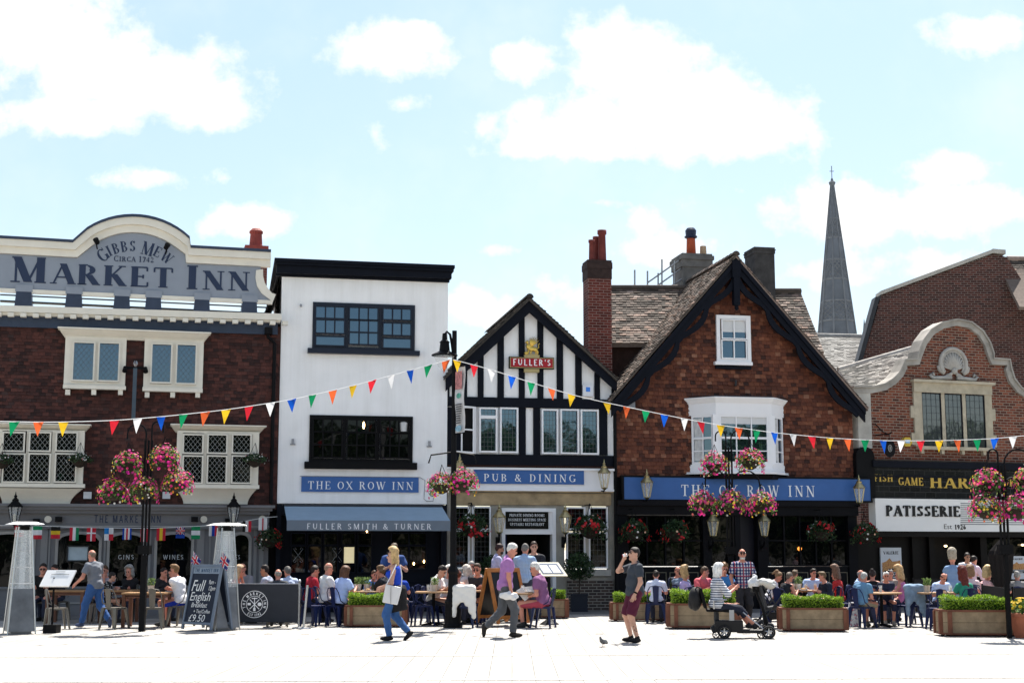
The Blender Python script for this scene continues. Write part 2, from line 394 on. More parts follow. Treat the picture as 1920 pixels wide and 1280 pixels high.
def roof_tiles(mb, rl, rr, el, er, tw=.2, th=.13, jit=.012, lift=.03):
    """tiled slope; ridge left/right and eave left/right corners"""
    rl, rr, el, er = map(Vector, (rl, rr, el, er))
    nrm = (rr - rl).cross(el - rl).normalized()
    if nrm.z < 0: nrm = -nrm
    L = ((el - rl).length + (er - rr).length) / 2; rows = max(2, int(L / th))
    for i in range(rows):
        t0, t1 = i / rows, (i + 1) / rows + .004
        a0, b0 = rl.lerp(el, t0), rr.lerp(er, t0); a1, b1 = rl.lerp(el, t1), rr.lerp(er, t1)
        n = max(1, int((b1 - a1).length / tw)); o = .5 if i % 2 else 0
        for j in range(n + (1 if o else 0)):
            s0 = max(0, (j - o) / n); s1 = min(1, (j + 1 - o) / n) - .012 / max(.05, n * tw)
            if s1 <= s0: continue
            h = lift + random.uniform(-jit, jit); h2 = h + random.uniform(-jit, jit) * .5
            p = [a0.lerp(b0, s0) + nrm * .004, a0.lerp(b0, s1) + nrm * .004, a1.lerp(b1, s1) + nrm * h2, a1.lerp(b1, s0) + nrm * h]
            q = [p[3] - nrm * .04, p[2] - nrm * .04]
            mb.add(p + q, [(0, 3, 2, 1), (3, 4, 5, 2), (0, 4, 3), (1, 2, 5)])
    return nrm
# ---------------------------------------------------------------- lettering (own stroke alphabet, capitals and figures)
GL = {
 'A': (.80, [('l', .08, 0, .40, 1, 't'), ('l', .40, 1, .72, 0, 'T'), ('l', .19, .33, .60, .33, 't'), ('s', .08, 0, .24), ('s', .72, 0, .30)]),
 'B': (.68, [('l', .16, 0, .16, 1, 'T'), ('l', .16, .975, .34, .975, 't'), ('l', .16, .53, .34, .53, 't'), ('l', .16, .025, .34, .025, 't'), ('a', .34, .752, .22, .222, -90, 90), ('a', .34, .277, .26, .252, -90, 90), ('s', .12, 0, .2), ('s', .12, 1, .2)]),
 'C': (.74, [('a', .42, .5, .36, .48, 48, 312), ('l', .67, .78, .67, 1.0, 't'), ('l', .67, .22, .67, .0, 't')]),
 'D': (.78, [('l', .16, 0, .16, 1, 'T'), ('l', .16, .975, .34, .975, 't'), ('l', .16, .025, .34, .025, 't'), ('a', .34, .5, .36, .475, -90, 90), ('s', .12, 0, .2), ('s', .12, 1, .2)]),
 'E': (.68, [('l', .16, 0, .16, 1, 'T'), ('l', .16, .97, .60, .97, 't'), ('l', .16, .51, .46, .51, 't'), ('l', .16, .03, .62, .03, 't'), ('l', .60, .97, .60, .78, 't'), ('l', .62, .03, .62, .24, 't'), ('l', .46, .6, .46, .42, 't'), ('s', .12, 0, .2), ('s', .12, 1, .2)]),
 'F': (.62, [('l', .16, 0, .16, 1, 'T'), ('l', .16, .97, .58, .97, 't'), ('l', .16, .5, .44, .5, 't'), ('l', .58, .97, .58, .78, 't'), ('s', .16, 0, .3), ('s', .12, 1, .2)]),
 'G': (.80, [('a', .42, .5, .36, .48, 50, 322), ('l', .70, .08, .70, .42, 'T'), ('s', .68, .42, .26), ('l', .68, .78, .68, 1.0, 't')]),
 'H': (.86, [('l', .18, 0, .18, 1, 'T'), ('l', .68, 0, .68, 1, 'T'), ('l', .18, .5, .68, .5, 't'), ('s', .18, 0, .32), ('s', .18, 1, .32), ('s', .68, 0, .32), ('s', .68, 1, .32)]),
 'I': (.40, [('l', .2, 0, .2, 1, 'T'), ('s', .2, 0, .34), ('s', .2, 1, .34)]),
 'K': (.84, [('l', .18, 0, .18, 1, 'T'), ('l', .24, .42, .66, 1, 't'), ('l', .36, .58, .70, 0, 'T'), ('s', .18, 0, .32), ('s', .18, 1, .32), ('s', .66, 1, .26), ('s', .70, 0, .28)]),
 'L': (.66, [('l', .18, 0, .18, 1, 'T'), ('l', .18, .03, .60, .03, 't'), ('l', .60, .03, .60, .26, 't'), ('s', .16, 0, .3), ('s', .18, 1, .32)]),
 'M': (1.02, [('l', .16, 0, .16, 1, 't'), ('l', .18, 1, .50, .02, 'T'), ('l', .50, .02, .82, 1, 't'), ('l', .84, 0, .84, 1, 'T'), ('s', .15, 0, .26), ('s', .14, 1, .2), ('s', .84, 0, .32), ('s', .87, 1, .2)]),
 'N': (.90, [('l', .16, 0, .16, 1, 't'), ('l', .16, 1, .72, 0, 'T'), ('l', .73, 0, .73, 1, 't'), ('s', .16, 0, .28), ('s', .12, 1, .22), ('s', .73, 1, .28)]),
 'O': (.84, [('a', .42, .5, .36, .48, 0, 360)]),
 'P': (.66, [('l', .16, 0, .16, 1, 'T'), ('l', .16, .975, .34, .975, 't'), ('l', .16, .47, .34, .47, 't'), ('a', .34, .722, .26, .252, -90, 90), ('s', .16, 0, .32), ('s', .12, 1, .2)]),
 'R': (.78, [('l', .16, 0, .16, 1, 'T'), ('l', .16, .975, .34, .975, 't'), ('l', .16, .50, .34, .50, 't'), ('a', .34, .737, .25, .237, -90, 90), ('l', .38, .50, .66, 0, 'T'), ('s', .16, 0, .32), ('s', .12, 1, .2), ('s', .70, 0, .2)]),
 'S': (.64, [('a', .32, .745, .22, .235, 25, 270), ('a', .32, .265, .24, .245, -155, 90), ('l', .52, .74, .52, .98, 't'), ('l', .09, .26, .09, .02, 't')]),
 'T': (.76, [('l', .38, 0, .38, 1, 'T'), ('l', .06, .97, .70, .97, 't'), ('l', .06, .97, .06, .76, 't'), ('l', .70, .97, .70, .76, 't'), ('s', .38, 0, .34)]),
 'U': (.84, [('l', .18, .32, .18, 1, 'T'), ('l', .68, .32, .68, 1, 't'), ('a', .43, .33, .25, .31, 180, 360), ('s', .18, 1, .32), ('s', .68, 1, .26)]),
 'V': (.80, [('l', .10, 1, .40, 0, 'T'), ('l', .40, 0, .70, 1, 't'), ('s', .10, 1, .28), ('s', .70, 1, .24)]),
 'W': (1.12, [('l', .10, 1, .36, 0, 'T'), ('l', .36, 0, .56, .9, 't'), ('l', .54, 1, .78, 0, 'T'), ('l', .78, 0, 1.02, 1, 't'), ('s', .10, 1, .28), ('s', 1.02, 1, .24), ('s', .54, 1, .2)]),
 'X': (.80, [('l', .10, 1, .70, 0, 'T'), ('l', .12, 0, .68, 1, 't'), ('s', .10, 1, .26), ('s', .68, 1, .24), ('s', .12, 0, .24), ('s', .70, 0, .26)]),
 'Y': (.78, [('l', .39, 0, .39, .48, 'T'), ('l', .08, 1, .39, .46, 'T'), ('l', .39, .46, .70, 1, 't'), ('s', .39, 0, .3), ('s', .08, 1, .26), ('s', .70, 1, .24)]),
 '&': (.90, [('a', .38, .78, .18, .2, -30, 220), ('a', .34, .27, .26, .25, 80, 330), ('l', .24, .66, .76, .0, 'T'), ('l', .56, .14, .74, .5, 't'), ('l', .54, .70, .30, .5, 't')]),
 "'": (.26, [('l', .14, .72, .14, 1, 't')]), '.': (.26, [('l', .13, 0, .13, .1, 'T')]), '-': (.4, [('l', .06, .45, .34, .45, 't')]),
 '1': (.46, [('l', .25, 0, .25, 1, 'T'), ('l', .08, .84, .25, .98, 't'), ('s', .25, 0, .34)]),
 '2': (.62, [('a', .31, .72, .23, .26, -25, 170), ('l', .50, .58, .08, .05, 't'), ('l', .08, .04, .56, .04, 'T'), ('l', .56, .04, .56, .2, 't')]),
 '4': (.66, [('l', .46, 0, .46, 1, 'T'), ('l', .46, 1, .06, .3, 't'), ('l', .06, .3, .62, .3, 't'), ('s', .46, 0, .28)]),
 '5': (.60, [('l', .14, .95, .52, .95, 'T'), ('l', .14, .95, .14, .52, 't'), ('a', .29, .30, .25, .28, -150, 110)]),
 '6': (.62, [('a', .32, .30, .24, .28, 0, 360), ('a', .48, .48, .4, .48, 100, 190)]),
 '7': (.60, [('l', .06, .95, .56, .95, 'T'), ('l', .56, .95, .24, 0, 'T')]),
 '9': (.62, [('a', .31, .68, .24, .30, 0, 360), ('a', .14, .5, .4, .48, -80, 10)]),
 '0': (.64, [('a', .32, .5, .25, .48, 0, 360)]),
 '£': (.64, [('a', .36, .72, .18, .24, 10, 190), ('l', .18, .72, .22, .05, 't'), ('l', .08, .04, .58, .04, 't'), ('l', .08, .45, .44, .45, 't')]),
 '+': (.5, [('l', .08, .4, .42, .4, 't'), ('l', .25, .22, .25, .58, 't')]), ' ': (.36, []),
}
def glyph_polys(ch, T, t, serif):
    """list of quads in unit space"""
    out = []
    for s in GL[ch][1]:
        if s[0] == 'l':
            w = (T if s[5] == 'T' else t) / 2; x0, y0, x1, y1 = s[1:5]; d = math.hypot(x1 - x0, y1 - y0); nx, ny = -(y1 - y0) / d * w, (x1 - x0) / d * w
            if abs(x1 - x0) > .02 and abs(y1 - y0) > .3:   # diagonals: cut level at top and bottom
                k = w * d / abs(y1 - y0); q = [(x0 - k, y0), (x1 - k, y1), (x1 + k, y1), (x0 + k, y0)]
            else: q = [(x0 + nx, y0 + ny), (x1 + nx, y1 + ny), (x1 - nx, y1 - ny), (x0 - nx, y0 - ny)]
            if not serif and s[5] == 't' and d < .25 and ch in 'CEFGLST2': continue
            out.append(q)
        elif s[0] == 'a':
            cx, cy, rx, ry, a0, a1 = s[1:7]; n = max(6, int(abs(a1 - a0) / 18))
            pr = None
            for i in range(n + 1):
                a = R(a0 + (a1 - a0) * i / n); w = (t + (T - t) * abs(math.cos(a)) ** 1.5) / 2
                o = (cx + (rx + w * .25) * math.cos(a), cy + (ry) * math.sin(a)); k = (cx + (rx - w * 1.75) * math.cos(a), cy + (ry - w * 2) * math.sin(a))
                if pr: out.append([pr[0], o, k, pr[1]])
                pr = (o, k)
        elif serif:
            h = t * .8; x, y, w = s[1:4]; y0 = y if y < .4 else y - h
            if .3 < y < .6: y0 = y - h / 2
            out.append([(x - w / 2, y0), (x + w / 2, y0), (x + w / 2, y0 + h), (x - w / 2, y0 + h)])
    return out
def text(mb, txt, x0, x1, z0, h, y, T=.17, t=.055, serif=True, depth=.012, space=.12, small=None, xf=None, slope=0.):
    """fits txt between x0 and x1 at base z0; small: scale of capitals after each word's first (small caps). xf maps (x,z)->(x,z)"""
    cells = []; pos = 0; first = True
    for ch in txt:
        sc = 1 if (small is None or first) else small
        if ch == ' ': first = True
        else: first = False
        cells.append((ch, pos, sc)); pos += (GL[ch][0] + space) * sc
    tot = pos - space * cells[-1][2]; k = (x1 - x0) / tot
    c = 0
    for ch, p, sc in cells:
        kk = k if xf is None else k
        for q in glyph_polys(ch, T, t, serif):
            c = (c + 1) % 7
            P = [(x0 + (p + a * sc) * kk, z0 + b * sc * h + slope * (p + a * sc) * kk) for a, b in q]
            if xf: P = [xf(*a) for a in P]
            mb.prism(P, y - depth - c * .0004, y + .001)
    return mb
def arc_text(mb, txt, cx, cz, rad, a0, a1, h, y, T=.14, t=.11, serif=False, inward=False, depth=.006):
    """letters round a circle from angle a0 to a1 (degrees, clockwise when a1<a0)"""
    wd = [GL[c][0] + .14 for c in txt]; tot = sum(wd); p = 0
    for ch, w in zip(txt, wd):
        a = R(a0 + (a1 - a0) * (p + w / 2) / tot); p += w
        ux, uz = (math.sin(a), -math.cos(a)); rx, rz = math.cos(a), math.sin(a)
        if inward: ux, uz, rx, rz = -ux, -uz, -rx, -rz
        for i, q in enumerate(glyph_polys(ch, T, t, serif)):
            P = []
            for gx_, gz_ in q:
                lx = (gx_ - GL[ch][0] / 2) * h * .9; lz = gz_ * h
                P.append((cx + math.cos(a) * rad + ux * lx + rx * lz, cz + math.sin(a) * rad + uz * lx + rz * lz))
            mb.prism(P, y - depth - (i % 7) * .0003, y + .001)
    return mb
def chalk(mb, txt, x0, z0, h, y, shear=.25, width=None, xf=None):
    cu = bpy.data.curves.new('chalk', 'FONT'); cu.body = txt; cu.size = h; cu.shear = shear; cu.resolution_u = 3
    ob = bpy.data.objects.new('chalk', cu); COL.objects.link(ob); dg = bpy.context.evaluated_depsgraph_get(); dg.update()
    me = bpy.data.meshes.new_from_object(ob.evaluated_get(dg))
    xs = [v.co.x for v in me.vertices]; k = 1 if width is None else width / (max(xs) - min(xs)); mn = min(xs)
    mb.add([(x0 + (v.co.x - mn) * k, y, z0 + v.co.y) for v in me.vertices], [tuple(p.vertices) for p in me.polygons])
    bpy.data.objects.remove(ob); bpy.data.curves.remove(cu); bpy.data.meshes.remove(me)
    return mb

# ---------------------------------------------------------------- windows
def clipseg(x0, x1, z0, z1, px, pz, dx, dz):
    t0, t1 = -1e9, 1e9
    for p, d, a, b in ((px, dx, x0, x1), (pz, dz, z0, z1)):
        if abs(d) < 1e-9: continue
        ta, tb = (a - p) / d, (b - p) / d
        if ta > tb: ta, tb = tb, ta
        t0, t1 = max(t0, ta), min(t1, tb)
    return (t0, t1) if t1 > t0 else None
def leading(x0, x1, z0, z1, y, kind, pitch=.13, wid=.0075):
    mb = MB()
    if kind == 'square':
        nx = max(2, round((x1 - x0) / pitch)); nz = max(2, round((z1 - z0) / (pitch * 1.25)))
        for i in range(1, nx): x = x0 + (x1 - x0) * i / nx; mb.box(x - wid / 2, x + wid / 2, y - .004, y, z0, z1)
        for i in range(1, nz): z = z0 + (z1 - z0) * i / nz; mb.box(x0, x1, y - .0055, y - .001, z - wid / 2, z + wid / 2)
    else:
        k = 1.25
        for sgn in (1, -1):
            L = (z1 - z0) / k + (x1 - x0); n = int(L / pitch) + 1
            for i in range(n):
                px = (x0 - (z1 - z0) / k + i * pitch) if sgn > 0 else (x1 + (z1 - z0) / k - i * pitch)
                d = math.hypot(1, k); dx, dz = sgn / d, k / d
                c = clipseg(x0, x1, z0, z1, px, z0, dx, dz)
                if not c or c[1] - c[0] < .03: continue
                ax, az, bx, bz = px + dx * c[0], z0 + dz * c[0], px + dx * c[1], z0 + dz * c[1]; nx, nz = -dz * wid / 2, dx * wid / 2
                mb.prism([(ax + nx, az + nz), (bx + nx, bz + nz), (bx - nx, bz - nz), (ax - nx, az - nz)], y - .004 - (.0015 if sgn > 0 else 0), y - .0005)
    return mb
def frame(mb, x0, x1, z0, z1, t, y0, y1, tb=None):
    tb = tb or t
    mb.box(x0, x0 + t, y0, y1, z0, z1); mb.box(x1 - t, x1, y0, y1, z0, z1)
    mb.box(x0 + t, x1 - t, y0, y1, z1 - t, z1); mb.box(x0 + t, x1 - t, y0, y1, z0, z0 + tb)
def light(mbf, fac, px, w, cols, rows, bar, fw=.04, dep=.05):
    """one glazed light (pixel rect) drawn into mbf; returns its glass rectangle"""
    x0, x1, z0, z1 = fac.rect(*px, w); y = -w
    frame(mbf, x0 - fw, x1 + fw, z0 - fw, z1 + fw, fw, y - dep, y)
    for i in range(1, cols): x = x0 + (x1 - x0) * i / cols; mbf.box(x - bar / 2, x + bar / 2, y - dep * .7, y - .001, z0, z1)
    for i in range(1, rows): z = z0 + (z1 - z0) * i / rows; mbf.box(x0, x1, y - dep * .7 - .001, y - .002, z - bar / 2, z + bar / 2)
    return x0, x1, z0, z1
def glass(rects, y, mat, parent):
    mb = MB()
    for x0, x1, z0, z1 in rects: mb.box(x0 - .01, x1 + .01, y - .006, y + .01, z0 - .01, z1 + .01)
    return mb.build('pane', mat, parent)
def lead(rects, y, mat, parent, kind, pitch):
    mb = MB()
    for r_ in rects:
        q = leading(*r_, y, kind, pitch); mb.add(q.v, q.f)
    return mb.build('leading', mat, parent)
# ================================================================ THE GROUND
def paving():
    m, t, b, o = newmat('pale_paving'); b.inputs['Roughness'].default_value = .8
    c = t.nodes.new('ShaderNodeTexCoord')
    br = t.nodes.new('ShaderNodeTexBrick'); mp = t.nodes.new('ShaderNodeMapping'); mp.inputs['Rotation'].default_value = (0, 0, R(90))
    t.links.new(c.outputs['Object'], mp.inputs[0]); t.links.new(mp.outputs[0], br.inputs['Vector'])
    br.inputs['Scale'].default_value = 1; br.inputs['Brick Width'].default_value = 1.5; br.inputs['Row Height'].default_value = .31; br.inputs['Mortar Size'].default_value = .006
    br.inputs['Color1'].default_value = (.325, .307, .28, 1); br.inputs['Color2'].default_value = (.37, .35, .322, 1); br.inputs['Mortar'].default_value = (.10, .096, .09, 1)
    n = noise(t, .35, 7); col = mixrgb(t, .5, br.outputs['Color'], ramp(t, n, [(.32, (.70, .69, .68)), (.6, (1, 1, 1))]), 'MULTIPLY')
    n2 = noise(t, 9, 5); col = mixrgb(t, .35, col, ramp(t, n2, [(.3, (.8, .8, .8)), (.6, (1, 1, 1))]), 'MULTIPLY')
    t.links.new(col, b.inputs['Base Color']); bump(t, b, br.outputs['Fac'], -.2, .004); return m
mb = MB(); mb.quad((-900, -300, 0), (900, -300, 0), (900, 1500, 0), (-900, 1500, 0))
mb.build('ground', paving(), kind='structure')
mb = MB(); yb = g(960, 1188).y
for i in range(60):
    x = -22 + i * .74; mb.box(x, x + .16, yb - .03 + .02 * x * .2, yb + .03 + .02 * x * .2, .002, .006)
mb.build('paving_drain', DKGREY, kind='structure')
# two flush bands of smaller setts across the square
for k, y0 in enumerate((19.0, 23.3)):
    mb = MB()
    for i in range(150): x = -20 + i * .3; mb.box(x, x + .292, y0 + x * .05, y0 + x * .05 + .30, .003, .0065)
    mb.build('paving', M('paving_band', (.43, .41, .375), .8, var=.08), kind='structure')

# ================================================================ HOUSE FRONTS
MK = Fac(-62, 36.6, 517, 38.6); WH = Fac(517.5, 38.6, 837, 39.5); FU = Fac(838, 39.6, 1153, 40.5); OX = Fac(1153.5, 40.5, 1606, 41.9); PA = Fac(1606.5, 41.9, 2000, 44.4)
def wallbox(fac, px0, px1, py0, py1, w=0., depth=.3, mb=None):
    mb = mb or MB(); u0, u1, v0, v1 = fac.rect(px0, py0, px1, py1, w); mb.box(u0, u1, -w, depth, v0, v1); return mb
def slopebox(mb, fac, xa, xb, ya0, ya1, yb0, yb1, w, depth):
    """box following pixel edges that slope in the picture: heights meaned to a level band"""
    (u0, v0), (u1, v1) = fac.uv(xa, ya0, w), fac.uv(xb, yb0, w); (_, b0), (_, b1) = fac.uv(xa, ya1, w), fac.uv(xb, yb1, w)
    mb.hexa([(u0, -w, b0), (u1, -w, b1), (u1, depth, b1), (u0, depth, b0), (u0, -w, v0), (u1, -w, v1), (u1, depth, v1), (u0, depth, v0)]); return mb
mb = MB()  # added darker strip along the fronts; house shade put into the paving colour
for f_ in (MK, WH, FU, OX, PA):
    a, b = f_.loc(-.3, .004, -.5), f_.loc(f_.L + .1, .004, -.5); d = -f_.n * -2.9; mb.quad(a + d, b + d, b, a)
mb.build('shade_strip', BRICK('shade_paving', .6, .6, .008, [(0, (.15, .145, .14)), (1, (.19, .185, .18))], (.08, .08, .08), axes='xy', bstr=.1), kind='structure')
# ---------------------------------------------------------------- 1: brown tile-hung inn
H1 = MK.house('market_pub', 'brown tile hung pub with grey ground floor shopfront and curved parapet', 'pub')
uA = -.6; uB = MK.L
vE = MK.uv(250, 612)[1]; vF = MK.uv(250, 946)[1]
mb = MB(); mb.box(uA, uB, 0, 9, vF - .1, vE + .15); mb.build('wall', M('tile_backing', (.05, .02, .016), .9), H1)
TILE1 = ISL('brown_tile', [(0, (.030, .013, .012)), (.3, (.062, .023, .019)), (.6, (.095, .032, .025)), (.85, (.13, .044, .033)), (1, (.055, .03, .028))], .75, bmpscale=14)
mb = MB(); tiles(mb, lambda u, v: True, uA, uB - .02, vF, vE, .155, .088, 0); mb.build('tile_hanging', TILE1, H1)
mb = MB(); mb.box(MK.uv(505, 960, .1)[0], uB + .1, .25, 3, 0, vF + .05); mb.build('side_wall', BLACKP, H1)
# navy band, cream cornice with dentils
mb = MB(); slopebox(mb, MK, -62, 521, 587, 610, 603, 627, .10, 0); mb.build('frieze_band', SLATE_B, H1)
mb = MB(); slopebox(mb, MK, -62, 528, 570, 582, 588, 600, .34, 3); slopebox(mb, MK, -62, 526, 582, 588, 599.5, 604, .26, 0); mb.build('cornice', CREAM, H1)
mb = MB()
for i in range(26):
    px = -50 + i * 23.4; py = 581 + (px + 62) / 590 * 18.5
    u, v = MK.uv(px, py + 4, .36); mb.box(u - .075, u + .075, -.36, -.2, v - .075, v + .03)
mb.build_each('dentil', CREAM, H1)
# parapet sign
S1 = MK.thing('parapet_sign', 'grey parapet name board with cream arched moulding on the brown tiled pub', 'sign', *MK.uv(250, 570, .3), .3)
arc = []
cx_, cy_, Rr = 248.5, 409 + 142.7, 142.7
for i in range(17):
    a = math.radians(129.5 + (39.5 - 129.5) * i / 16 + 0); arc.append((cx_ + Rr * math.cos(a) * 1.06, cy_ - Rr * math.sin(a)))
arc[0] = (137, 457); arc[-1] = (357, 467)
topl = [(-62, 446), (0, 449), (70, 453)] + arc + [(430, 471), (507, 475)]
def MP(pts, w): return [MK.uv(x, y, w) for x, y in pts]
inn = []
for x, y in topl:
    d = 33 if not 139 < x < 355 else 33
    if 139 < x < 355:
        vx, vy = x - cx_, y - cy_; l = math.hypot(vx, vy); inn.append((x - vx / l * 27, y - vy / l * 27))
    else: inn.append((x + (8 if abs(x - 137) < 3 else -8 if abs(x - 357) < 3 else 0), y + 26))
mid = [((a[0] + b[0]) / 2, (a[1] + b[1]) / 2) for a, b in zip(topl, inn)]
W1 = .30
face = MP([(x, y + 1) for x, y in inn[:-1]] + [(489, 498), (488, 520), (490, 533), (497, 545), (511, 552), (511, 567), (-62, 541)], W1)
mb = MB(); mb.prism(face, -W1, -W1 + .12); mb.build('sign_board', GREYB, S1)
mb = MB(); mb.strip(MP(topl, W1), MP(mid, W1), -W1 - .16, -W1 + .10)
mb.strip(MP(mid, W1), MP(inn, W1), -W1 - .07, -W1 + .10)
side = [(507, 505), (487, 507), (487, 520), (490, 533), (497, 545), (511, 552)]; side2 = [(507, 505), (496, 510), (496, 518), (499, 529), (505, 540), (511, 545)]
mb.strip(MP([(480, 507), (479, 522), (482, 537), (490, 550), (505, 561), (511, 567)], W1), MP([(493, 505), (493, 518), (496, 530), (502, 541), (510, 550), (517, 552)], W1), -W1 - .05, -W1 + .10)
slopebox(mb, MK, -62, 511, 537, 544, 563, 570, W1 + .04, -W1 + .1); mb.build('moulding', CREAM, S1)
mb = MB(); up = [(x, y - 5) for x, y in topl]; mb.strip(MP(up, W1), MP(topl, W1), -W1 - .20, -W1 + .12); mb.build('lead_capping', SLATE_B, S1)
def on_board(mb, txt, xa, ya, xb, yb, h, **k):
    u0, v0 = MK.uv(xa, ya, W1); u1, v1 = MK.uv(xb, yb, W1); s = (v1 - v0) / (u1 - u0); hh = h / FPX * 38.5
    text(mb, txt, u0, u1, v0, hh, -W1, slope=s, **k)
mb = MB()
on_board(mb, 'MARKET', 18, 528.5, 325, 540, 47, small=.80, T=.23, t=.065)
on_board(mb, 'INN', 348, 542, 469, 545.5, 45, small=.80, T=.23, t=.065)
on_board(mb, 'CIRCA 1742', 213, 490, 288, 492, 11, small=.85, T=.16, t=.06)
uc, vc = MK.uv(250, 560, W1); ur = MK.uv(250, 466, W1)[1] - vc
n = 'GIBBS MEW'; aw = [GL[c][0] + .14 for c in n]; tot = sum(aw); p = 0
for ch, w_ in zip(n, aw):
    fct = 1.25 if ch == 'G' or (ch == 'M' and p > 2) else 1.
    a0 = 131.5 - 84 * (p + w_ / 2) / tot; p += w_
    arc_text(mb, ch, uc, vc, ur * (.905 if fct > 1 else .945), a0 + 1, a0 - 1, 20 / FPX * 38.5 * fct, -W1, T=.2, t=.06, serif=True)
mb.build('lettering', LETN, S1)
mb = MB(); mb2 = MB()
for px in (45, 139, 229, 288, 379, 468):
    yb_ = 541 + (px + 62) / 573 * 26
    u, v = MK.uv(px, yb_, W1); mb.box(u - .215, u + .215, -W1 - .055, -W1 - .01, v - .02, v + .17); mb2.hexa([(u - .22, -.33, v - .42), (u + .22, -.33, v - .42), (u + .22, .25, v - .42), (u - .22, .25, v - .42), (u - .19, -W1 - .05, v - .01), (u + .19, -W1 - .05, v - .01), (u + .19, .1, v - .01), (u - .19, .1, v - .01)])
mb.build_each('bracket_plate', GREYB, S1); mb2.build_each('bracket', SLATE_B, S1)
mb = MB(); slopebox(mb, MK, 0, 500, 562, 565, 586, 589, .18, 0)
slopebox(mb, MK, 0, 500, 551, 553, 575, 577, .18, -.1); mb.build_each('rail', DKGREY, S1)
for px, py, sg in ((179, 448, 1), (315, 458, -1)):
    u, v = MK.uv(px, py, W1 + .3); t_ = MK.thing('spotlight', 'small black spotlight over the %s of the arched parapet lettering' % ('left end' if sg > 0 else 'right end'), 'spotlight', u, v, W1 + .3)
    mb = MB(); mb.tube([(u, -W1 - .3, v), (u + sg * .06, -W1 - .2, v - .1)], [.075, .06], 10); mb.build('lamp_head', BLACKP, t_)
    mb = MB(); mb.tube([(u, -W1 - .28, v), (u + sg * .05, -W1 - .06, v - .22)], .018, 6); mb.build('arm', BLACKP, t_)
# chimney at its right end
mb = MB(); P = [MK.uv(463, 470, -2.5), MK.uv(500, 545, -2.5)]; mb.box(P[0][0], P[1][0], 2.5, 3.1, P[1][1], P[0][1])
ch1 = mb.build('chimney', BRICK('red_brick', .22, .075, .010, [(0, (.13, .035, .025)), (.5, (.19, .05, .035)), (1, (.24, .07, .05))], (.2, .12, .1), axes='auto'), H1)
mb = MB(); u, v = MK.uv(481, 470, -2.5); mb.box(u - .34, u + .34, 2.4, 3.2, v - .02, v + .14); mb.lathe([(.22, 0), (.19, .1), (.17, .42), (.2, .44), (.2, .5), (.12, .58)], (u, 2.8, v + .14), 14); mb.build('chimney_pot', M('red_pot', (.25, .05, .04), .7), ch1)
# upper pair of windows under one hood
def hood(fac, parent, x0, x1, y0, y1, xi0, xi1, w, mat=CREAM, name='window_hood'):
    mb = MB(); a0, b0 = fac.uv(x0, y0, w), fac.uv(x1, y0 + (x1 - x0) * .03, w); a1, b1 = fac.uv(xi0, y1, w * .3), fac.uv(xi1, y1 + (x1 - x0) * .03, w * .3)
    zt = (a0[1] + b0[1]) / 2; zb = (a1[1] + b1[1]) / 2; prev = None
    for t, ww in ((0, w), (.16, w), (.17, w * .86), (.45, w * .66), (.75, w * .38), (.8, w * .42), (1, w * .3)):
        z = zt + (zb - zt) * t; q = t if t > .16 else 0
        c = (a0[0] + (a1[0] - a0[0]) * q, b0[0] + (b1[0] - b0[0]) * q, ww, z)
        if prev and prev[3] - c[3] > .001:
            p = prev; mb.hexa([(c[0], -c[2], c[3]), (c[1], -c[2], c[3]), (c[1], 0, c[3]), (c[0], 0, c[3]), (p[0], -p[2], p[3]), (p[1], -p[2], p[3]), (p[1], 0, p[3]), (p[0], 0, p[3])])
        prev = c
    return mb.build(name, mat, parent)
hood(MK, H1, 108, 396, 613, 633, 122, 382, .42)
def casement(fac, parent, outer, panes, w, cols, rows, fmat, gmat, ld=None, pitch=.13, bar=.03, sill=None, corb=(), name='window', fw=.04):
    mb = MB(); u0, u1, v0, v1 = fac.rect(*outer, w); lights = MB(); rs = []
    for p in panes: rs.append(light(lights, fac, p, w + .02, cols, rows, bar, fw))
    # solid surround between lights
    xs = sorted((r[0] - fw, r[1] + fw) for r in rs); zt = max(r[3] for r in rs) + fw; zb = min(r[2] for r in rs) - fw
    mb.box(u0, xs[0][0], -w, 0, v0, v1); mb.box(xs[-1][1], u1, -w, 0, v0, v1)
    for a, b in zip(xs[:-1], xs[1:]):
        if b[0] - a[1] > .004: mb.box(a[1], b[0], -w + .004, 0, v0, v1)
    mb.box(u0, u1, -w + .003, 0, zt, v1 - .002); mb.box(u0, u1, -w + .003, 0, v0 + .002, zb); mb.add(lights.v, lights.f)
    f = mb.build(name, fmat, parent)
    glass(rs, -w + .03, gmat, f)
    if ld: lead(rs, -w + .022, M('lead_came', (.33, .34, .33), .5) if gmat is P_DARK else M('dark_came', (.12, .12, .12), .5), f, ld, pitch)
    if sill:
        s = MB(); a0, a1, b0, b1 = fac.rect(*sill, w + .06); s.box(a0, a1, -w - .08, 0, b0, b1)
        for px in corb: u, v = fac.uv(px, sill[3], w + .05); s.box(u - .06, u + .06, -w - .05, 0, v - .15, v - .01)
        s.build('window_sill', fmat, f)
    return f, rs
casement(MK, H1, (121, 631, 236, 722), [(138, 643, 175, 712), (186, 644, 222, 713)], .16, 1, 1, CREAM, P_SKY, 'diamond', .13, sill=(118, 722, 236, 729), corb=(127, 176, 226))
f, rs = casement(MK, H1, (270, 635, 381, 727), [(285, 646, 320, 716), (332, 647, 366, 718)], .16, 1, 1, CREAM, P_SKY, 'diamond', .13, sill=(267, 727, 380, 734), corb=(276, 324, 371))
mb = MB()
for x0, x1, z0, z1 in rs: mb.box(x0, x1, -.128, -.122, z1 - .10, z1)
mb.build('blind', BLIND, f)
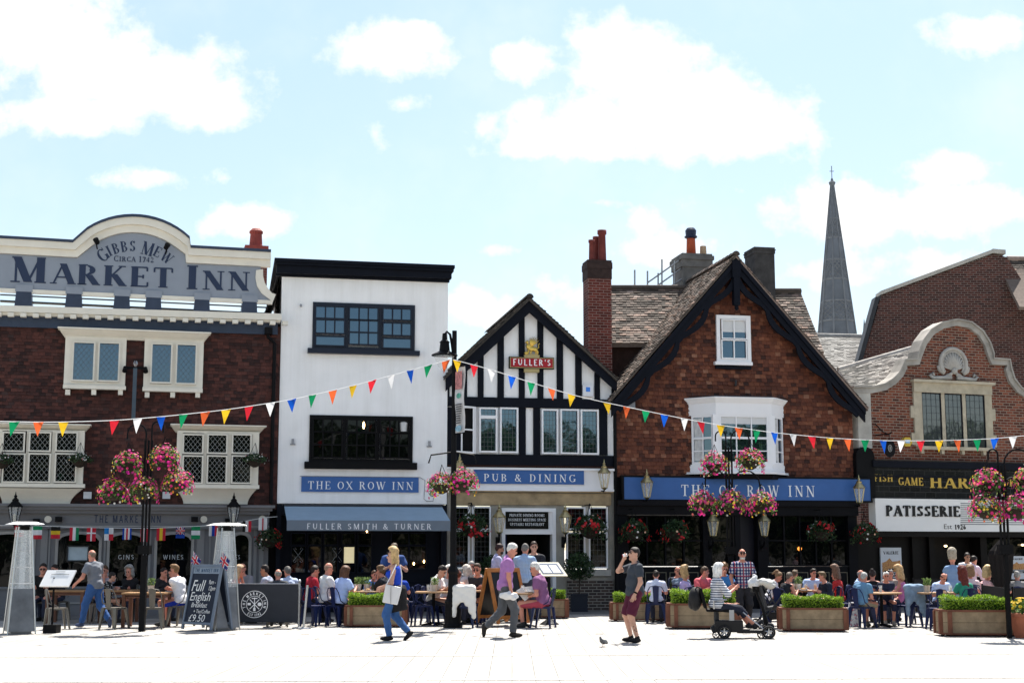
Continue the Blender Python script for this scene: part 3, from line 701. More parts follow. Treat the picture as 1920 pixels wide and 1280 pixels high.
# lower bays
hood(MK, H1, -30, 171, 790, 806, -22, 158, .5)
casement(MK, H1, (-20, 805, 157, 906), [(7, 812, 44, 844), (57, 812, 93, 844), (107, 812, 143, 844), (7, 852, 44, 902), (55, 852, 92, 902), (105, 852, 141, 902)], .34, 1, 1, CREAM, P_DARK, 'diamond', .12, sill=(-22, 906, 159, 913))
hood(MK, H1, 320, 500, 793, 809, 330, 486, .5)
casement(MK, H1, (331, 808, 485, 908), [(345, 816, 379, 848), (391, 816, 424, 848), (437, 816, 469, 848), (344, 856, 378, 904), (390, 856, 423, 904), (436, 856, 469, 904)], .34, 1, 1, CREAM, P_DARK, 'diamond', .12, sill=(325, 908, 486, 915))
for a, b, c, d in ((-10, 155, 4, 131), (328, 482, 344, 464)):
    mb = MB(); ut0, vt = MK.uv(a, 914, .3); ut1, _ = MK.uv(b, 914, .3); ub0, vb = MK.uv(c, 944, .1); ub1, _ = MK.uv(d, 944, .1)
    prev = None
    for i in range(7):
        t = i / 6; q = math.sin(t * math.pi / 2) ; cc = (ut0 + (ub0 - ut0) * q, ut1 + (ub1 - ut1) * q, .36 - .26 * q, vt + (vb - vt) * t)
        if prev: p = prev; mb.hexa([(cc[0], -cc[2], cc[3]), (cc[1], -cc[2], cc[3]), (cc[1], 0, cc[3]), (cc[0], 0, cc[3]), (p[0], -p[2], p[3]), (p[1], -p[2], p[3]), (p[1], 0, p[3]), (p[0], 0, p[3])])
        prev = cc
    mb.build('bay_coving', CREAM, H1)
# shopfront
vc0, vc1 = MK.uv(250, 958, .3)[1], MK.uv(250, 945, .3)[1]
uS = MK.uv(505, 960, .1)[0]
mb = MB(); mb.box(uA, uS + .12, -.42, 0, vc1 - .07, vc1); mb.box(uA, uS + .06, -.34, 0, vc1 - .15, vc1 - .07); mb.box(uA, uS, -.24, 0, vc0 - .06, vc1 - .15)
v985 = MK.uv(250, 985, .1)[1]; v990 = MK.uv(250, 991, .1)[1]
mb.box(uA, uS, -.10, .3, v985, vc0 - .06); mb.box(uA, uS, -.17, .3, v990, v985); mb.build('fascia', GREYP, H1)
mb = MB(); mb.box(uA, uS, -.185, -.1, v985 - .03, v985); mb.build('moulding', GREYL, H1)
mb = MB(); u0, v0 = MK.uv(176, 979, .1); u1, v1 = MK.uv(302, 979, .1); text(mb, 'THE MARKET INN', u0, u1, v0, .19, -.10, T=.13, t=.12, serif=False, space=.2); mb.build('lettering', LETN, H1)
arches = [(-34, 66), (103, 190), (200, 273), (289, 363), (431, 471)]
vs = MK.uv(250, 1098, .06)[1]; vt = v990; y0 = -.06
mb = MB(); mbl = MB(); gl = []
edges = []
for a, b in arches: edges.append((MK.uv(a, 1040, .06)[0], MK.uv(b, 1040, .06)[0]))
vsp = MK.uv(250, 1008, .06)[1]; vcr = MK.uv(250, 996, .06)[1]
pos = uA
for (a, b) in edges:
    if a > pos: mb.box(pos, a, y0, .3, vs, vt)
    n = 12; low = [(a + (b - a) * i / n, vsp + (vcr - vsp) * math.sqrt(max(0, 1 - (2 * i / n - 1) ** 2))) for i in range(n + 1)]
    mb.strip(low, [(x, vt) for x, z in low], y0, .3)
    inn_ = [(a + .07 + (b - a - .14) * i / n, z - .075) for i, (x, z) in enumerate(low)]
    mbl.strip(low, inn_, y0 - .04, .05)
    mbl.box(a, a + .07, y0 - .04, .05, vs, vsp); mbl.box(b - .07, b, y0 - .04, .05, vs, vsp)
    gl.append((a, b, vs, vcr)); pos = b
mb.box(pos, uS, y0, .3, vs, vt); mb.box(uA, uS, -.14, .3, vs - .06, vs); mb.box(uA, uS, -.08, .3, .22, vs - .06); mb.box(uA, uS, -.13, .3, 0, .22); mb.build('shopfront', GREYP, H1)
ar = mbl.build('window', GREYL, H1)
mb = MB()
for a, b, c, d in gl: mb.box(a, b, .04, .06, c, d)
mb.build('pane', P_DARK, ar)
mb = MB()
for px, wd in ((82, 12), (92, 3), (196, 4), (280, 5), (375, 14), (393, 3), (420, 8), (478, 6), (490, 8)):
    u, _ = MK.uv(px, 1040, .06); ww = wd / 72 / 2; mb.box(u - ww, u + ww, y0 - .035, y0, vs, vt)
mb.build_each('pilaster', M('grey_pilaster', (.205, .205, .21), .5, var=.06), H1)
mb = MB()
for px, wd in ((140, 70), (237, 55), (326, 58), (450, 36)):
    u, v = MK.uv(px, 1122, .1); ww = wd / 72 / 2; frame(mb, u - ww, u + ww, .3, vs - .12, .035, -.105, -.08)
mb.build('panel_moulding', GREYL, H1)
mb = MB()
for tx, xa, xb in (('GINS', 221, 251), ('WINES', 305, 344), ('ALES', 430, 450)):
    u0, v0 = MK.uv(xa, 1048, -.04); u1, _ = MK.uv(xb, 1048, -.04); text(mb, tx, u0, u1, v0, .12, .04, T=.14, t=.13, serif=False, space=.18, depth=.004)
mb.build('window_lettering', M('etched_letter', (.45, .46, .47), .6, var=0), H1)
mb = MB()
for px, py in ((90, 973), (382, 973), (492, 972)):
    u, v = MK.uv(px, py, .12); mb.tube([(u, -.1, v), (u, -.15, v)], .09, 16)
mb.build_each('fascia_disc', CREAM, H1)
mb = MB()
for px, py in ((110, 973), (365, 973), (68, 977), (428, 976)):
    u, v = MK.uv(px, py, .2); mb.box(u - .085, u + .085, -.27, -.1, v - .065, v + .065)
mb.build_each('wall_speaker', BLACKP, H1)
mb = MB()
for px in (164, 312):
    u, v = MK.uv(px, 928, .1); mb.box(u - .1, u + .1, -.12, 0, v - .09, v + .09)
mb.build_each('wall_box', M('pale_box', (.5, .52, .55), .6), H1)
# downpipe and hopper
mb = MB(); u, v = MK.uv(515, 640, .1); u2 = u + .02; vb_ = MK.uv(515, 944, .1)[1]
mb.tube([(u - .2, -.15, v + .22), (u - .18, -.15, v + .1), (u, -.12, v - .05), (u, -.12, vb_)], .05, 8); mb.box(u - .28, u - .08, -.26, -.02, v + .18, v + .36); mb.build('downpipe', BLACKP, H1)
# framed menu inside the second arch
u, v = MK.uv(146, 1037, .0); t_ = MK.thing('wall_menu', 'framed pale menu behind the shop window left of the man in grey', 'menu', u, v, .03)
mb = MB(); frame(mb, u - .27, u + .27, v - .2, v + .2, .03, -.03, .02); mb.build('frame', DKGREY, t_); mb = MB(); mb.box(u - .24, u + .24, 0, .015, v - .17, v + .17); mb.build('sheet', M('menu_sheet', (.42, .5, .55), .5, var=.1, scale=8), t_)
# twin spotlight post against the wall
u, v = MK.uv(250, 785, .25); t_ = MK.thing('spotlight_post', 'slate blue post with two spotlights and metal flame finial between upper windows', 'lamp post', u, v, .25)
vt_ = MK.uv(250, 690, .25)[1]; mb = MB(); mb.box(u - .05, u + .05, -.30, -.20, v, vt_); mb.box(u - .04, u + .04, -.22, 0, v + .02, v + .1); mb.build('pole', M('post_slate', (.06, .085, .11), .5), t_)
mb = MB(); mb.box(u - .26, u + .26, -.27, -.23, vt_ - .02, vt_ + .04)
mb.build('crossbar', BLACKP, t_)
for s in (-1, 1):
    mb = MB(); mb.tube([(u + s * .26, -.25, vt_ + .02), (u + s * .27, -.34, vt_ - .1)], [.05, .065], 10); mb.build('lamp_head', BLACKP, t_)
mb = MB()
for a in range(5): mb.tube([(u, -.25, vt_ + .04), (u + .05 * math.cos(a * 1.26), -.25 + .05 * math.sin(a * 1.26), vt_ + .12), (u + .03 * math.cos(a * 1.26), -.25 + .03 * math.sin(a * 1.26), vt_ + .2)], [.02, .018, .004], 6)
mb.build('finial', STEEL, t_)

# ---------------------------------------------------------------- 2: white rendered house
H2 = WH.house('white_house', 'tall flat fronted white rendered pub house with black windows and cornice', 'pub')
uB = WH.L; vT = WH.uv(680, 517)[1]; vB = WH.uv(680, 944)[1]
mb = MB(); mb.box(0, uB, 0, 8, vB, vT + .3); mb.build('wall', RENDERW, H2)
mb = MB(); slopebox(mb, WH, 517, 843, 511, 517, 522, 529, .10, 0); slopebox(mb, WH, 519, 847, 494, 511, 508, 522, .28, 0); slopebox(mb, WH, 516, 851, 488, 495, 502, 509, .36, .1); slopebox(mb, WH, 515, 853, 483, 489, 497, 503, .42, 8); mb.build('cornice', NAVY, H2)
mb = MB(); roof_tiles(mb, (-.02, 1.5, vT + .35), (-.02, 7, vT + .35), (-.75, 1.5, vT - 1.9), (-.75, 7, vT - 1.9)); mb.add([(0, .4, vT + .3), (0, 7, vT + .3), (-.7, 7, vT - 2), (-.7, .4, vT - 2)], [(0, 1, 2, 3)])
mb.build('roof', ISL('slate_tile', [(0, (.03, .03, .035)), (1, (.09, .085, .085))], .8, bmpscale=8), H2)
def sash_group(fac, parent, outer, lights, w, fmat, gmat, sill, name='window'):
    mb = MB(); u0, u1, v0, v1 = fac.rect(*outer, w); frame(mb, u0, u1, v0, v1, .085, -w, .02)
    lm = MB(); rs = []
    for (p, c, r) in lights: rs.append(light(lm, fac, p, w - .01, c, r, .035, .035, .05))
    xs = sorted(set((round(r[0], 2) - .035, round(r[1], 2) + .035) for r in rs))
    mb.add(lm.v, lm.f)
    zt, zb = v1 - .085, v0 + .085
    edges = [u0 + .085] + [e for r in xs for e in r] + [u1 - .085]
    for i in range(0, len(edges), 2):
        if edges[i + 1] - edges[i] > .01: mb.box(edges[i], edges[i + 1], -w + .012, .02, zb, zt)
    mb.box(u0 + .08, u1 - .08, .0, .03, zb, zt)
    f = mb.build(name, fmat, parent); glass(rs, -w + .035, gmat, f)
    s = MB(); a0, a1, b0, b1 = fac.rect(*sill, w + .1); s.box(a0, a1, -w - .14, 0, b0, b1); s.build('window_sill', fmat, f)
    return f, rs
NV2 = M('navy_frame', (.010, .014, .028), .35, var=.1)
f, rs = sash_group(WH, H2, (586, 569, 778, 657), [((593, 575, 645, 596), 3, 1), ((593, 600, 645, 624), 3, 1), ((593, 631, 645, 647), 1, 1), ((656, 577, 708, 599), 3, 1), ((656, 601, 708, 645), 3, 2), ((719, 579, 770, 599), 3, 1), ((719, 606, 770, 628), 3, 1), ((719, 635, 770, 652), 1, 1)], .05, NV2, P_SKY, (577, 655, 787, 664))
f, rs = sash_group(WH, H2, (580, 779, 774, 866), [((588, 786, 640, 808), 3, 1), ((588, 811, 640, 856), 3, 2), ((652, 787, 703, 809), 3, 1), ((652, 812, 703, 857), 3, 2), ((714, 788, 765, 810), 3, 1), ((714, 813, 765, 857), 3, 2)], .05, BLACKP, P_DARK, (571, 866, 782, 879))
u, v = WH.uv(757, 799, .02); mb = MB(); mb.lathe([(.1, -.14), (.12, .1), (.05, .14)], (u, .03, v), 14); mb.build('lamp_shade', M('pale_shade', (.6, .6, .6), .6), f)
u, v = WH.uv(725, 799, .02); mb = MB(); mb.box(u - .08, u + .08, -.02, .0, v - .16, v + .16); mb.build('curtain', M('red_curtain', (.35, .02, .04), .8), f)
u, v = WH.uv(682, 797, .02); mb = MB(); mb.ball((u, -.02, v), (.03, .02, .1)); mb.build('lamp_bulb', LAMPY, f)
mb = MB()
for px, py in ((549, 828), (805, 832)):
    u, v = WH.uv(px, py, .05); mb.tube([(u, -.06, v - .06), (u, -.06, v + .08)], .035, 8); mb.box(u - .07, u + .07, -.05, 0, v - .08, v - .05)
u, v = WH.uv(564, 572, .05); mb.tube([(u, 0, v), (u, -.1, v), (u, -.12, v - .05)], .03, 8)
u, v = WH.uv(810, 923, .05); mb.box(u - .03, u + .03, -.08, 0, v - .04, v + .03); mb.build_each('wall_fitting', M('grey_fitting', (.3, .31, .33), .5), H2)
mb = MB(); P_ = [(562, 892), (788, 894.5), (797, 900), (795, 935), (800, 939), (812, 939), (814, 930)]; mb.tube([(WH.uv(x, y, .02)[0], -.012, WH.uv(x, y, .02)[1]) for x, y in P_], .009, 5); mb.build('cable', M('cable_grey', (.3, .3, .3), .6), H2)
def flat_sign(fac, nm, label, rect, w, mat, txts, th=.05, lmat=LETW, rim=None, **k):
    u0, u1, v0, v1 = fac.rect(*rect, w); t_ = fac.thing(nm, label, 'sign', (u0 + u1) / 2, v0, w)
    mb = MB(); mb.box(u0, u1, -w, -w + th, v0, v1); mb.build('board', mat, t_)
    if rim: mb = MB(); frame(mb, u0 - rim[0], u1 + rim[0], v0 - rim[0], v1 + rim[0], rim[0], -w - .02, -w + th); mb.build('frame', rim[1], t_)
    mb = MB()
    for (tx, xa, ya, xb, hpx) in txts:
        a, b = fac.uv(xa, ya, w); c, d = fac.uv(xb, ya + (xb - xa) * .02, w); text(mb, tx, a, c, (b + d) / 2, hpx / 66.5, -w, depth=.012, **k)
    mb.build('lettering', lmat, t_); return t_
flat_sign(WH, 'pub_sign', 'blue board with white serif pub name on the white house above the awning', (565, 894, 785, 922), .06, SIGNBLUE, [('THE OX ROW INN', 577, 915, 775, 14)], T=.13, t=.05, space=.22)
# ground floor of the white house
vt = vB - .02
mb = MB(); mb.box(0, uB, .35, .5, 0, vt); mb.box(0, .12, -.02, .35, 0, vt); mb.box(uB - .15, uB, -.02, .35, 0, vt); mb.box(0.12, uB - .15, .0, .35, vt - .3, vt); mb.box(.12, uB - .15, .1, .35, 0, .75); mb.build('shopfront', M('navy_shop', (.005, .007, .014), .5, var=.1, spec=.12), H2)
rects = [(547, 572, 1072), (578, 602, 1072), (608, 632, 1072), (642, 665, 1072), (672, 696, 1072), (735, 765, 1066), (768, 798, 1066)]
mb = MB(); rs = []
for xa, xb, yb_ in rects:
    for a, b in ((1000, 1020), (1024, yb_)): rs.append(light(mb, WH, (xa, a, xb, b), -.30, 1, 1, .02, .025))
f = mb.build('window', M('navy_shop2', (.007, .009, .018), .5, spec=.12), H2); glass(rs, .335, P_DARK, f)
mb = MB()
for px, py in ((776, 1056), (795, 1052), (688, 995)):
    u, v = WH.uv(px, py, -.2); mb.ball((u, .2, v), (.022, .022, .045), 8, 6)
f = mb.build_each('pendant_bulb', LAMPY, H2)
mb = MB()
for px, py in ((776, 1056), (795, 1052)): u, v = WH.uv(px, py, -.2); mb.tube([(u, .2, v + .04), (u, .2, v + .9)], .006, 5)
mb.build_each('cord', BLACKP, f)
u0, u1, v0, v1 = WH.rect(645, 1025, 664, 1055, -.32); mb = MB(); mb.box(u0, u1, .315, .325, v0, v1); mb.build('lit_panel', M('lit_panel', (.75, .65, .4), .6, var=.1, emit=.25), H2)
# etched leaf scrolls on the lower panes
mb = MB()
for px in (559, 632):
    u, v = WH.uv(px, 1040, -.3)
    for s in (-1, 1):
        for q in (1, -1): mb.tube([(u, .31, v), (u + s * .08, .31, v + q * .1), (u + s * .13, .31, v + q * .17), (u + s * .08, .31, v + q * .2), (u + s * .05, .31, v + q * .15)], .009, 5)
mb.build('etched_scroll', M('etched', (.3, .31, .32), .6, var=0), H2)
# awning
AW = WH.thing('awning', 'grey blue fabric awning with white lettering over the pub terrace', 'awning', *WH.uv(688, 994, 1.3), 1.3)
ut0, vt0 = WH.uv(533, 948, .08); ut1, _ = WH.uv(829, 948, .08); ul0, vl0 = WH.uv(538, 976, 1.35); ul1, _ = WH.uv(845, 979, 1.35); _, vv = WH.uv(690, 994.5, 1.35)
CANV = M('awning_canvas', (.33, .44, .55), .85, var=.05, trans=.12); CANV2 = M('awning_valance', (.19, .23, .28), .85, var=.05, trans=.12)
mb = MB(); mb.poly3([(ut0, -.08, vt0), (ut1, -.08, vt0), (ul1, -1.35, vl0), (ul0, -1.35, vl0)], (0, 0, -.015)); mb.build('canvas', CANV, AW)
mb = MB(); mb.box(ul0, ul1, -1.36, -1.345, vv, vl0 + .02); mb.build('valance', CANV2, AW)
mb = MB(); a, b = WH.uv(575, 991.5, 1.36); c, _ = WH.uv(809, 992, 1.36); text(mb, 'FULLER SMITH & TURNER', a, c, b, .15, -1.36, T=.13, t=.09, serif=False, space=.26, depth=.004); mb.build('lettering', LETW, AW)
mb = MB(); mb.tube([(ut0, -.06, vt0), (ut1, -.06, vt0)], .06, 10)
for u in (ul0 + .25, (ul0 + ul1) / 2, ul1 - .25): mb.tube([(u, -.06, vt0 - .35), (u, -.75, vt0 - .55), (u, -1.33, vl0 - .05)], .022, 6)
mb.build_each('folding_arm', DKGREY, AW)
mb = MB(); mb.box(uB - .75, uB, 0.0, .05, 0.0, .02); 
# ---------------------------------------------------------------- 3: black and white gabled house
H3 = FU.house('timbered_pub', 'black and white timber framed gabled pub with stone ground floor', 'pub')
def FP(pts, w=0., fac=FU): return [fac.uv(x, y, w) for x, y in pts]
uB = FU.L
gab = FP([(838, 765), (838, 705), (993, 562), (1153, 708), (1153, 765)])
mb = MB(); mb.prism(gab, 0, .25); v748 = FU.uv(993, 764)[1]; v878 = FU.uv(993, 878)[1]; mb.box(0, uB, 0.001, .25, v878, v748); mb.build('wall', RENDERW, H3)
mb = MB()
ys = {'b': 750}
TIM = []
def vert(px0, px1, ytop, ybot, w=.05):
    u0 = FU.uv(px0, (ytop + ybot) / 2, w)[0]; u1 = FU.uv(px1, (ytop + ybot) / 2, w)[0]; a = FU.uv(px0, ytop, w)[1]; b = FU.uv((px0 + px1) / 2, ybot, w)[1]
    m_ = MB(); m_.box(u0, u1, -w, 0, b, a); m_.build('timber', NAVY, H3)
for px0, px1, yt in ((864, 876, 690), (896, 907, 662), (933, 945, 628), (973, 984, 592), (1008, 1019, 592), (1044, 1056, 622), (1079, 1091, 656), (1115, 1125, 690), (1147, 1153, 712)): vert(px0, px1, yt, 749)
vert(838, 843, 712, 749); 
u0, u1, v0, v1 = FU.rect(838, 746, 1153, 764, .07); mb.box(u0, u1, -.07, 0, v0, v1); mb.build('timber', NAVY, H3)
for a, b in ((838, 864), (973, 986), (1000, 1013), (1124, 1139)): vert(a, b, 763, 853, .04)
u0, u1, v0, v1 = FU.rect(838, 852, 1153, 872, .08); mb = MB(); mb.box(u0, u1, -.08, 0, v0, v1); mb.build('timber', NAVY, H3)
mb = MB(); u0, u1, v0, v1 = FU.rect(838, 871, 1153, 879, .05); mb.box(u0, u1, -.05, 0, v0, v1); mb.build('brick_band', M('dark_brick_band', (.045, .02, .016), .8, var=.3, scale=9), H3)
# bargeboards
WB = .24
def verge(fac, apex, ends, half0, w, th, mat, parent, name, inset=0.):
    mb = MB(); A = fac.uv(*apex, w)
    for e in ends:
        E = fac.uv(*e, w); d = Vector((E[0] - A[0], E[1] - A[1])).normalized(); n = Vector((d.y, -d.x)); 
        if n.y > 0: n = -n
        k = half0 / abs(n.y)
        mb.prism([(A[0], A[1] - inset), (E[0], E[1] - inset), (E[0], E[1] - inset - k), (A[0], A[1] - inset - k)], -w - (.0 if e is ends[0] else .002), -w + th)
    return mb.build(name, mat, parent)
verge(FU, (993, 563), [(836, 709), (1157, 712)], .26, WB, .08, NAVY, H3, 'bargeboard', .0)
RT_OLD = ISL('old_roof_tile', [(0, (.06, .05, .043)), (.4, (.14, .115, .095)), (.75, (.24, .19, .16)), (.93, (.34, .23, .18)), (1, (.5, .4, .34))], .9, bmpscale=9)
RT_DK = ISL('dark_roof_tile', [(0, (.03, .028, .026)), (.6, (.075, .068, .06)), (1, (.13, .11, .09))], .9, bmpscale=9)
def gable_roof(fac, parent, apex, left, right, w, back, mat, tw=.19, th=.12):
    A = fac.uv(*apex, w); L_ = fac.uv(*left, w); R_ = fac.uv(*right, w); mb = MB()
    for E in (L_, R_):
        roof_tiles(mb, (A[0], -w, A[1]), (A[0], back, A[1]), (E[0], -w, E[1]), (E[0], back, E[1]), tw, th)
        mb.poly3([(A[0], -w + .01, A[1] - .02), (A[0], back, A[1] - .02), (E[0], back, E[1] - .02), (E[0], -w + .01, E[1] - .02)], (0, 0, -.07))
    n = int((back + w) / .32)
    for i in range(n):
        y0 = -w - .03 + i * .32; y1 = y0 + .33; pts = []
        for yy, rr in ((y0, .115), (y1, .10)):
            for k in range(7): a = math.pi * k / 6; pts.append((A[0] + rr * math.cos(a), yy, A[1] - .01 + rr * math.sin(a)))
        mb.add(pts, [(k, k + 1, k + 8, k + 7) for k in range(6)] + [tuple(range(7))])
    return mb.build('roof', mat, parent)
gable_roof(FU, H3, (993, 557), (834, 705), (1158, 709), .34, 7, RT_DK)
# leaded windows
def white_lights(fac, parent, lst, w, pitch=.12, glassm=P_DARK, rows=None):
    out = []
    for p in lst:
        mb = MB(); r = light(mb, fac, p, w, 1, 1, .03, .045, .07); f = mb.build('window', WHITE, parent); glass([r], -w + .03, glassm, f); lead([r], -w + .022, M('dark_came', (.12, .12, .12), .5), f, 'square', pitch); out.append((f, r))
    return out
L = white_lights(FU, H3, [(901, 785, 929, 845), (901, 767, 929, 779), (940, 767, 968, 846), (1018, 770, 1043, 848), (1053, 770, 1082, 848), (1091, 771, 1119, 849)], .09, .105, P_SKY)
mb = MB(); f, r = L[2]; x0, x1, z0, z1 = r
for i in range(5): a = x0 + (x1 - x0) * (.42 + i * .11); mb.tube([(a + .02, -.045, z1 - .05), (a + .03 * i - .02, -.045, (z0 + z1) / 2), (a + .05, -.045, z0 + .05)], .02, 6)
mb.build('curtain', M('net_curtain', (.6, .6, .6), .9, var=.2, scale=6), f)
f, r = L[5]; mb = MB(); x0, x1, z0, z1 = r; mb.box(x0, x0 + (x1 - x0) * .45, -.052, -.048, z0, z1); mb.build('curtain', M('net_curtain', (.6, .6, .6)), f)
# open casement
u0, u1, v0, v1 = FU.rect(866, 762, 889, 850, .09); mb = MB(); frame(mb, u0 - .02, u1 + .05, v0, v1, .04, -.09, 0); mb.box(u0 + .02, u1 + .01, -.01, .01, v0 + .04, v1 - .04)
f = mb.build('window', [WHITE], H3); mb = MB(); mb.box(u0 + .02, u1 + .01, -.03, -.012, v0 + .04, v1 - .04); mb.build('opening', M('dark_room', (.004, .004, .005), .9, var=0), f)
mb = MB(); hx, hy = u1 - .02, -.1; q = Vector((-.62, -.42)); n_ = 4
for za, zb in ((v0, v0 + .05), (v1 - .05, v1), ((v0 + v1) / 2 - .02, (v0 + v1) / 2 + .02)): mb.hexa([(hx, hy, za), (hx + .02, hy - .02, za), (hx + q.x + .02, hy + q.y - .02, za), (hx + q.x, hy + q.y, za), (hx, hy, zb), (hx + .02, hy - .02, zb), (hx + q.x + .02, hy + q.y - .02, zb), (hx + q.x, hy + q.y, zb)])
for t_ in (0, .93): a, b = hx + q.x * t_, hy + q.y * t_; mb.box(a - .02, a + .02, b - .03, b + .01, v0, v1)
mb.build('casement', WHITE, f)
# fascia and stone ground floor
mb = MB(); u0, u1, v0, v1 = FU.rect(838, 877, 1151, 920, .12); mb.box(u0, u1, -.12, 0, v0, v1); mb.box(u0, u1, -.2, 0, v1 - .06, v1); mb.box(u0, u1, -.16, 0, v0, v0 + .06); mb.build('fascia', WHITE, H3); vS = v0
flat_sign(FU, 'pub_sign', 'blue board reading pub and dining on the white fascia of the timbered pub', (889, 881, 1095, 907), .17, SIGNBLUE, [('PUB & DINING', 907, 901, 1079, 14)], T=.13, t=.05, space=.28)
dx0, dx1, dz0, dz1 = FU.rect(941, 952, 1043, 1142, .05); dz0 = 0
wl_ = FU.rect(848, 947, 922, 1066, .0); wr = FU.rect(1058, 948, 1142, 1067, .0)
mb = MB()
def holes_wall(mb, u0, u1, v0, v1, y0, y1, holes):
    xs = sorted({u0, u1} | {h[0] for h in holes} | {h[1] for h in holes})
    for a, b in zip(xs[:-1], xs[1:]):
        cuts = sorted((h[2], h[3]) for h in holes if h[0] <= a + 1e-6 and h[1] >= b - 1e-6); z = v0
        for c, d in cuts:
            if c > z: mb.box(a, b, y0, y1, z, c)
            z = max(z, d)
        if z < v1: mb.box(a, b, y0, y1, z, v1)
holes_wall(mb, 0, uB, 0, vS, 0, .3, [(dx0, dx1, 0, dz1), wl_, wr]); mb.build('stone_front', M('grey_stone2', (.33, .31, .27), .85, var=.3, scale=1.6, bmp=.3), H3)
mb = MB(); u0, u1, v0, v1 = FU.rect(846, 924, 1146, 946, .06); mb.box(u0, u1, -.06, 0, v0, v1); mb.box(u0 - .05, u1 + .05, -.14, 0, vS - .03, vS + .03)
mb.build('stone_lintel', M('sandstone', (.36, .27, .16), .85, var=.35, scale=2.2, bmp=.3), H3)
PLB = BRICK('grey_brick', .235, .082, .012, [(0, (.045, .035, .032)), (.5, (.075, .055, .047)), (1, (.11, .075, .06))], (.26, .24, .21))
mb = MB(); u0, u1, v0, v1 = FU.rect(1064, 1087, 1151, 1140, .05); mb.box(u0, u1, -.05, 0, 0, v1); u2 = FU.uv(850, 1100, .05)[0]; u3 = FU.uv(922, 1100, .05)[0]; mb.box(u2, u3, -.05, 0, 0, v1); mb.build_each('brick_plinth', PLB, H3)
mb = MB(); u0, u1, v0, v1 = FU.rect(1056, 1067, 1146, 1079, .1); mb.box(u0, u1, -.1, 0, v0, v1); u0 = FU.uv(846, 1072, .1)[0]; u1 = FU.uv(924, 1072, .1)[0]; mb.box(u0, u1, -.1, 0, v0, v1); mb.build_each('stone_sill', STONEG, H3)
for hl, lights_ in ((wl_, [(854, 952, 877, 990), (854, 996, 877, 1062), (887, 952, 917, 990), (887, 996, 917, 1062)]), (wr, [(1064, 953, 1094, 990), (1064, 1000, 1094, 1062), (1106, 953, 1136, 990), (1106, 1000, 1136, 1062)])):
    mb = MB(); um = (hl[0] + hl[1]) / 2; mb.box(um - .08, um + .08, .02, .28, hl[2], hl[3]); mb.box(hl[0], hl[1], .06, .28, hl[2] + (hl[3] - hl[2]) * .60, hl[2] + (hl[3] - hl[2]) * .64); mb.build('stone_mullion', STONEG, H3)
    white_lights(FU, H3, lights_, -.07, .115, P_DARK)
# doorway
mb = MB(); frame(mb, dx0, dx1, -.2, dz1, .1, -.03, .3); vtr = FU.uv(990, 999, .0)[1]; mb.box(dx0 + .1, dx1 - .1, -.028, .3, vtr - .03, vtr + .07); fd = mb.build('door_frame', WHITE, H3)
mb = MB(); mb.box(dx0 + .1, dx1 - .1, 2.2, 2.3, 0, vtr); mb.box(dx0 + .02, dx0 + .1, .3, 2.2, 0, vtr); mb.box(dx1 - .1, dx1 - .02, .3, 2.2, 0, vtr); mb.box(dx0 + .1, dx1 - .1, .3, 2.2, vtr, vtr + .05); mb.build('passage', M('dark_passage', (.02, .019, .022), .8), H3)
mb = MB(); mb.hexa([(dx0 + .12, .1, 0), (dx0 + .16, .1, 0), (dx0 + .28, 1.1, 0), (dx0 + .24, 1.1, 0), (dx0 + .12, .1, vtr - .04), (dx0 + .16, .1, vtr - .04), (dx0 + .28, 1.1, vtr - .04), (dx0 + .24, 1.1, vtr - .04)]); mb.build('door', BLUEM, H3)
u0, u1, v0, v1 = FU.rect(948, 957, 1028, 991, .0); D = FU.thing('dining_sign', 'black glass sign over the white doorway listing dining rooms and restaurant', 'sign', (u0 + u1) / 2, v0, .0)
mb = MB(); mb.box(u0, u1, -.012, .05, v0, v1); mb.build('board', M('black_gloss', (.006, .006, .007), .12, var=0), D); mb = MB(); h = (v1 - v0)
for i, tx in enumerate(('PRIVATE DINING ROOMS', 'BUSINESS MEETING SPACE', 'UPSTAIRS RESTAURANT')):
    ins = (.09, .06, .10)[i] * (u1 - u0); text(mb, tx, u0 + ins, u1 - ins, v1 - h * (.32 + .25 * i), h * .145, -.012, T=.15, t=.08, depth=.004, space=.14)
mb.build('lettering', LETW, D)
mb = MB(); mb.box(dx0 + .1, dx1 - .1, .03, .06, vtr + .07, dz1 - .1); mb.build('transom', WHITE, fd)
# drainpipe between the fronts
mb = MB(); u, v = FU.uv(1152, 755, .12); mb.tube([(u, -.14, v), (u, -.14, 0.02)], .05, 8); mb.box(u - .12, u + .12, -.28, -.02, v, v + .22); mb.build('downpipe', BLACKP, H3)
u, v = FU.uv(1102, 733, .1); mb = MB(); mb.box(u - .15, u + .15, -.14, -.0, v - .15, v + .17); a = mb.build_thing('alarm_box', M('alarm_white', (.7, .72, .76), .4), FU.loc(u, v, 0), FU.rz, 'white alarm box with blue emblem on the black and white gable', 'alarm', off=(u, 0, v)); OFF[a.name] = (u, 0, v)
mb = MB(); mb.box(u - .06, u + .06, -.146, -.138, v - .02, v + .11); mb.build('emblem', M('alarm_blue', (.05, .22, .7), .4), a)
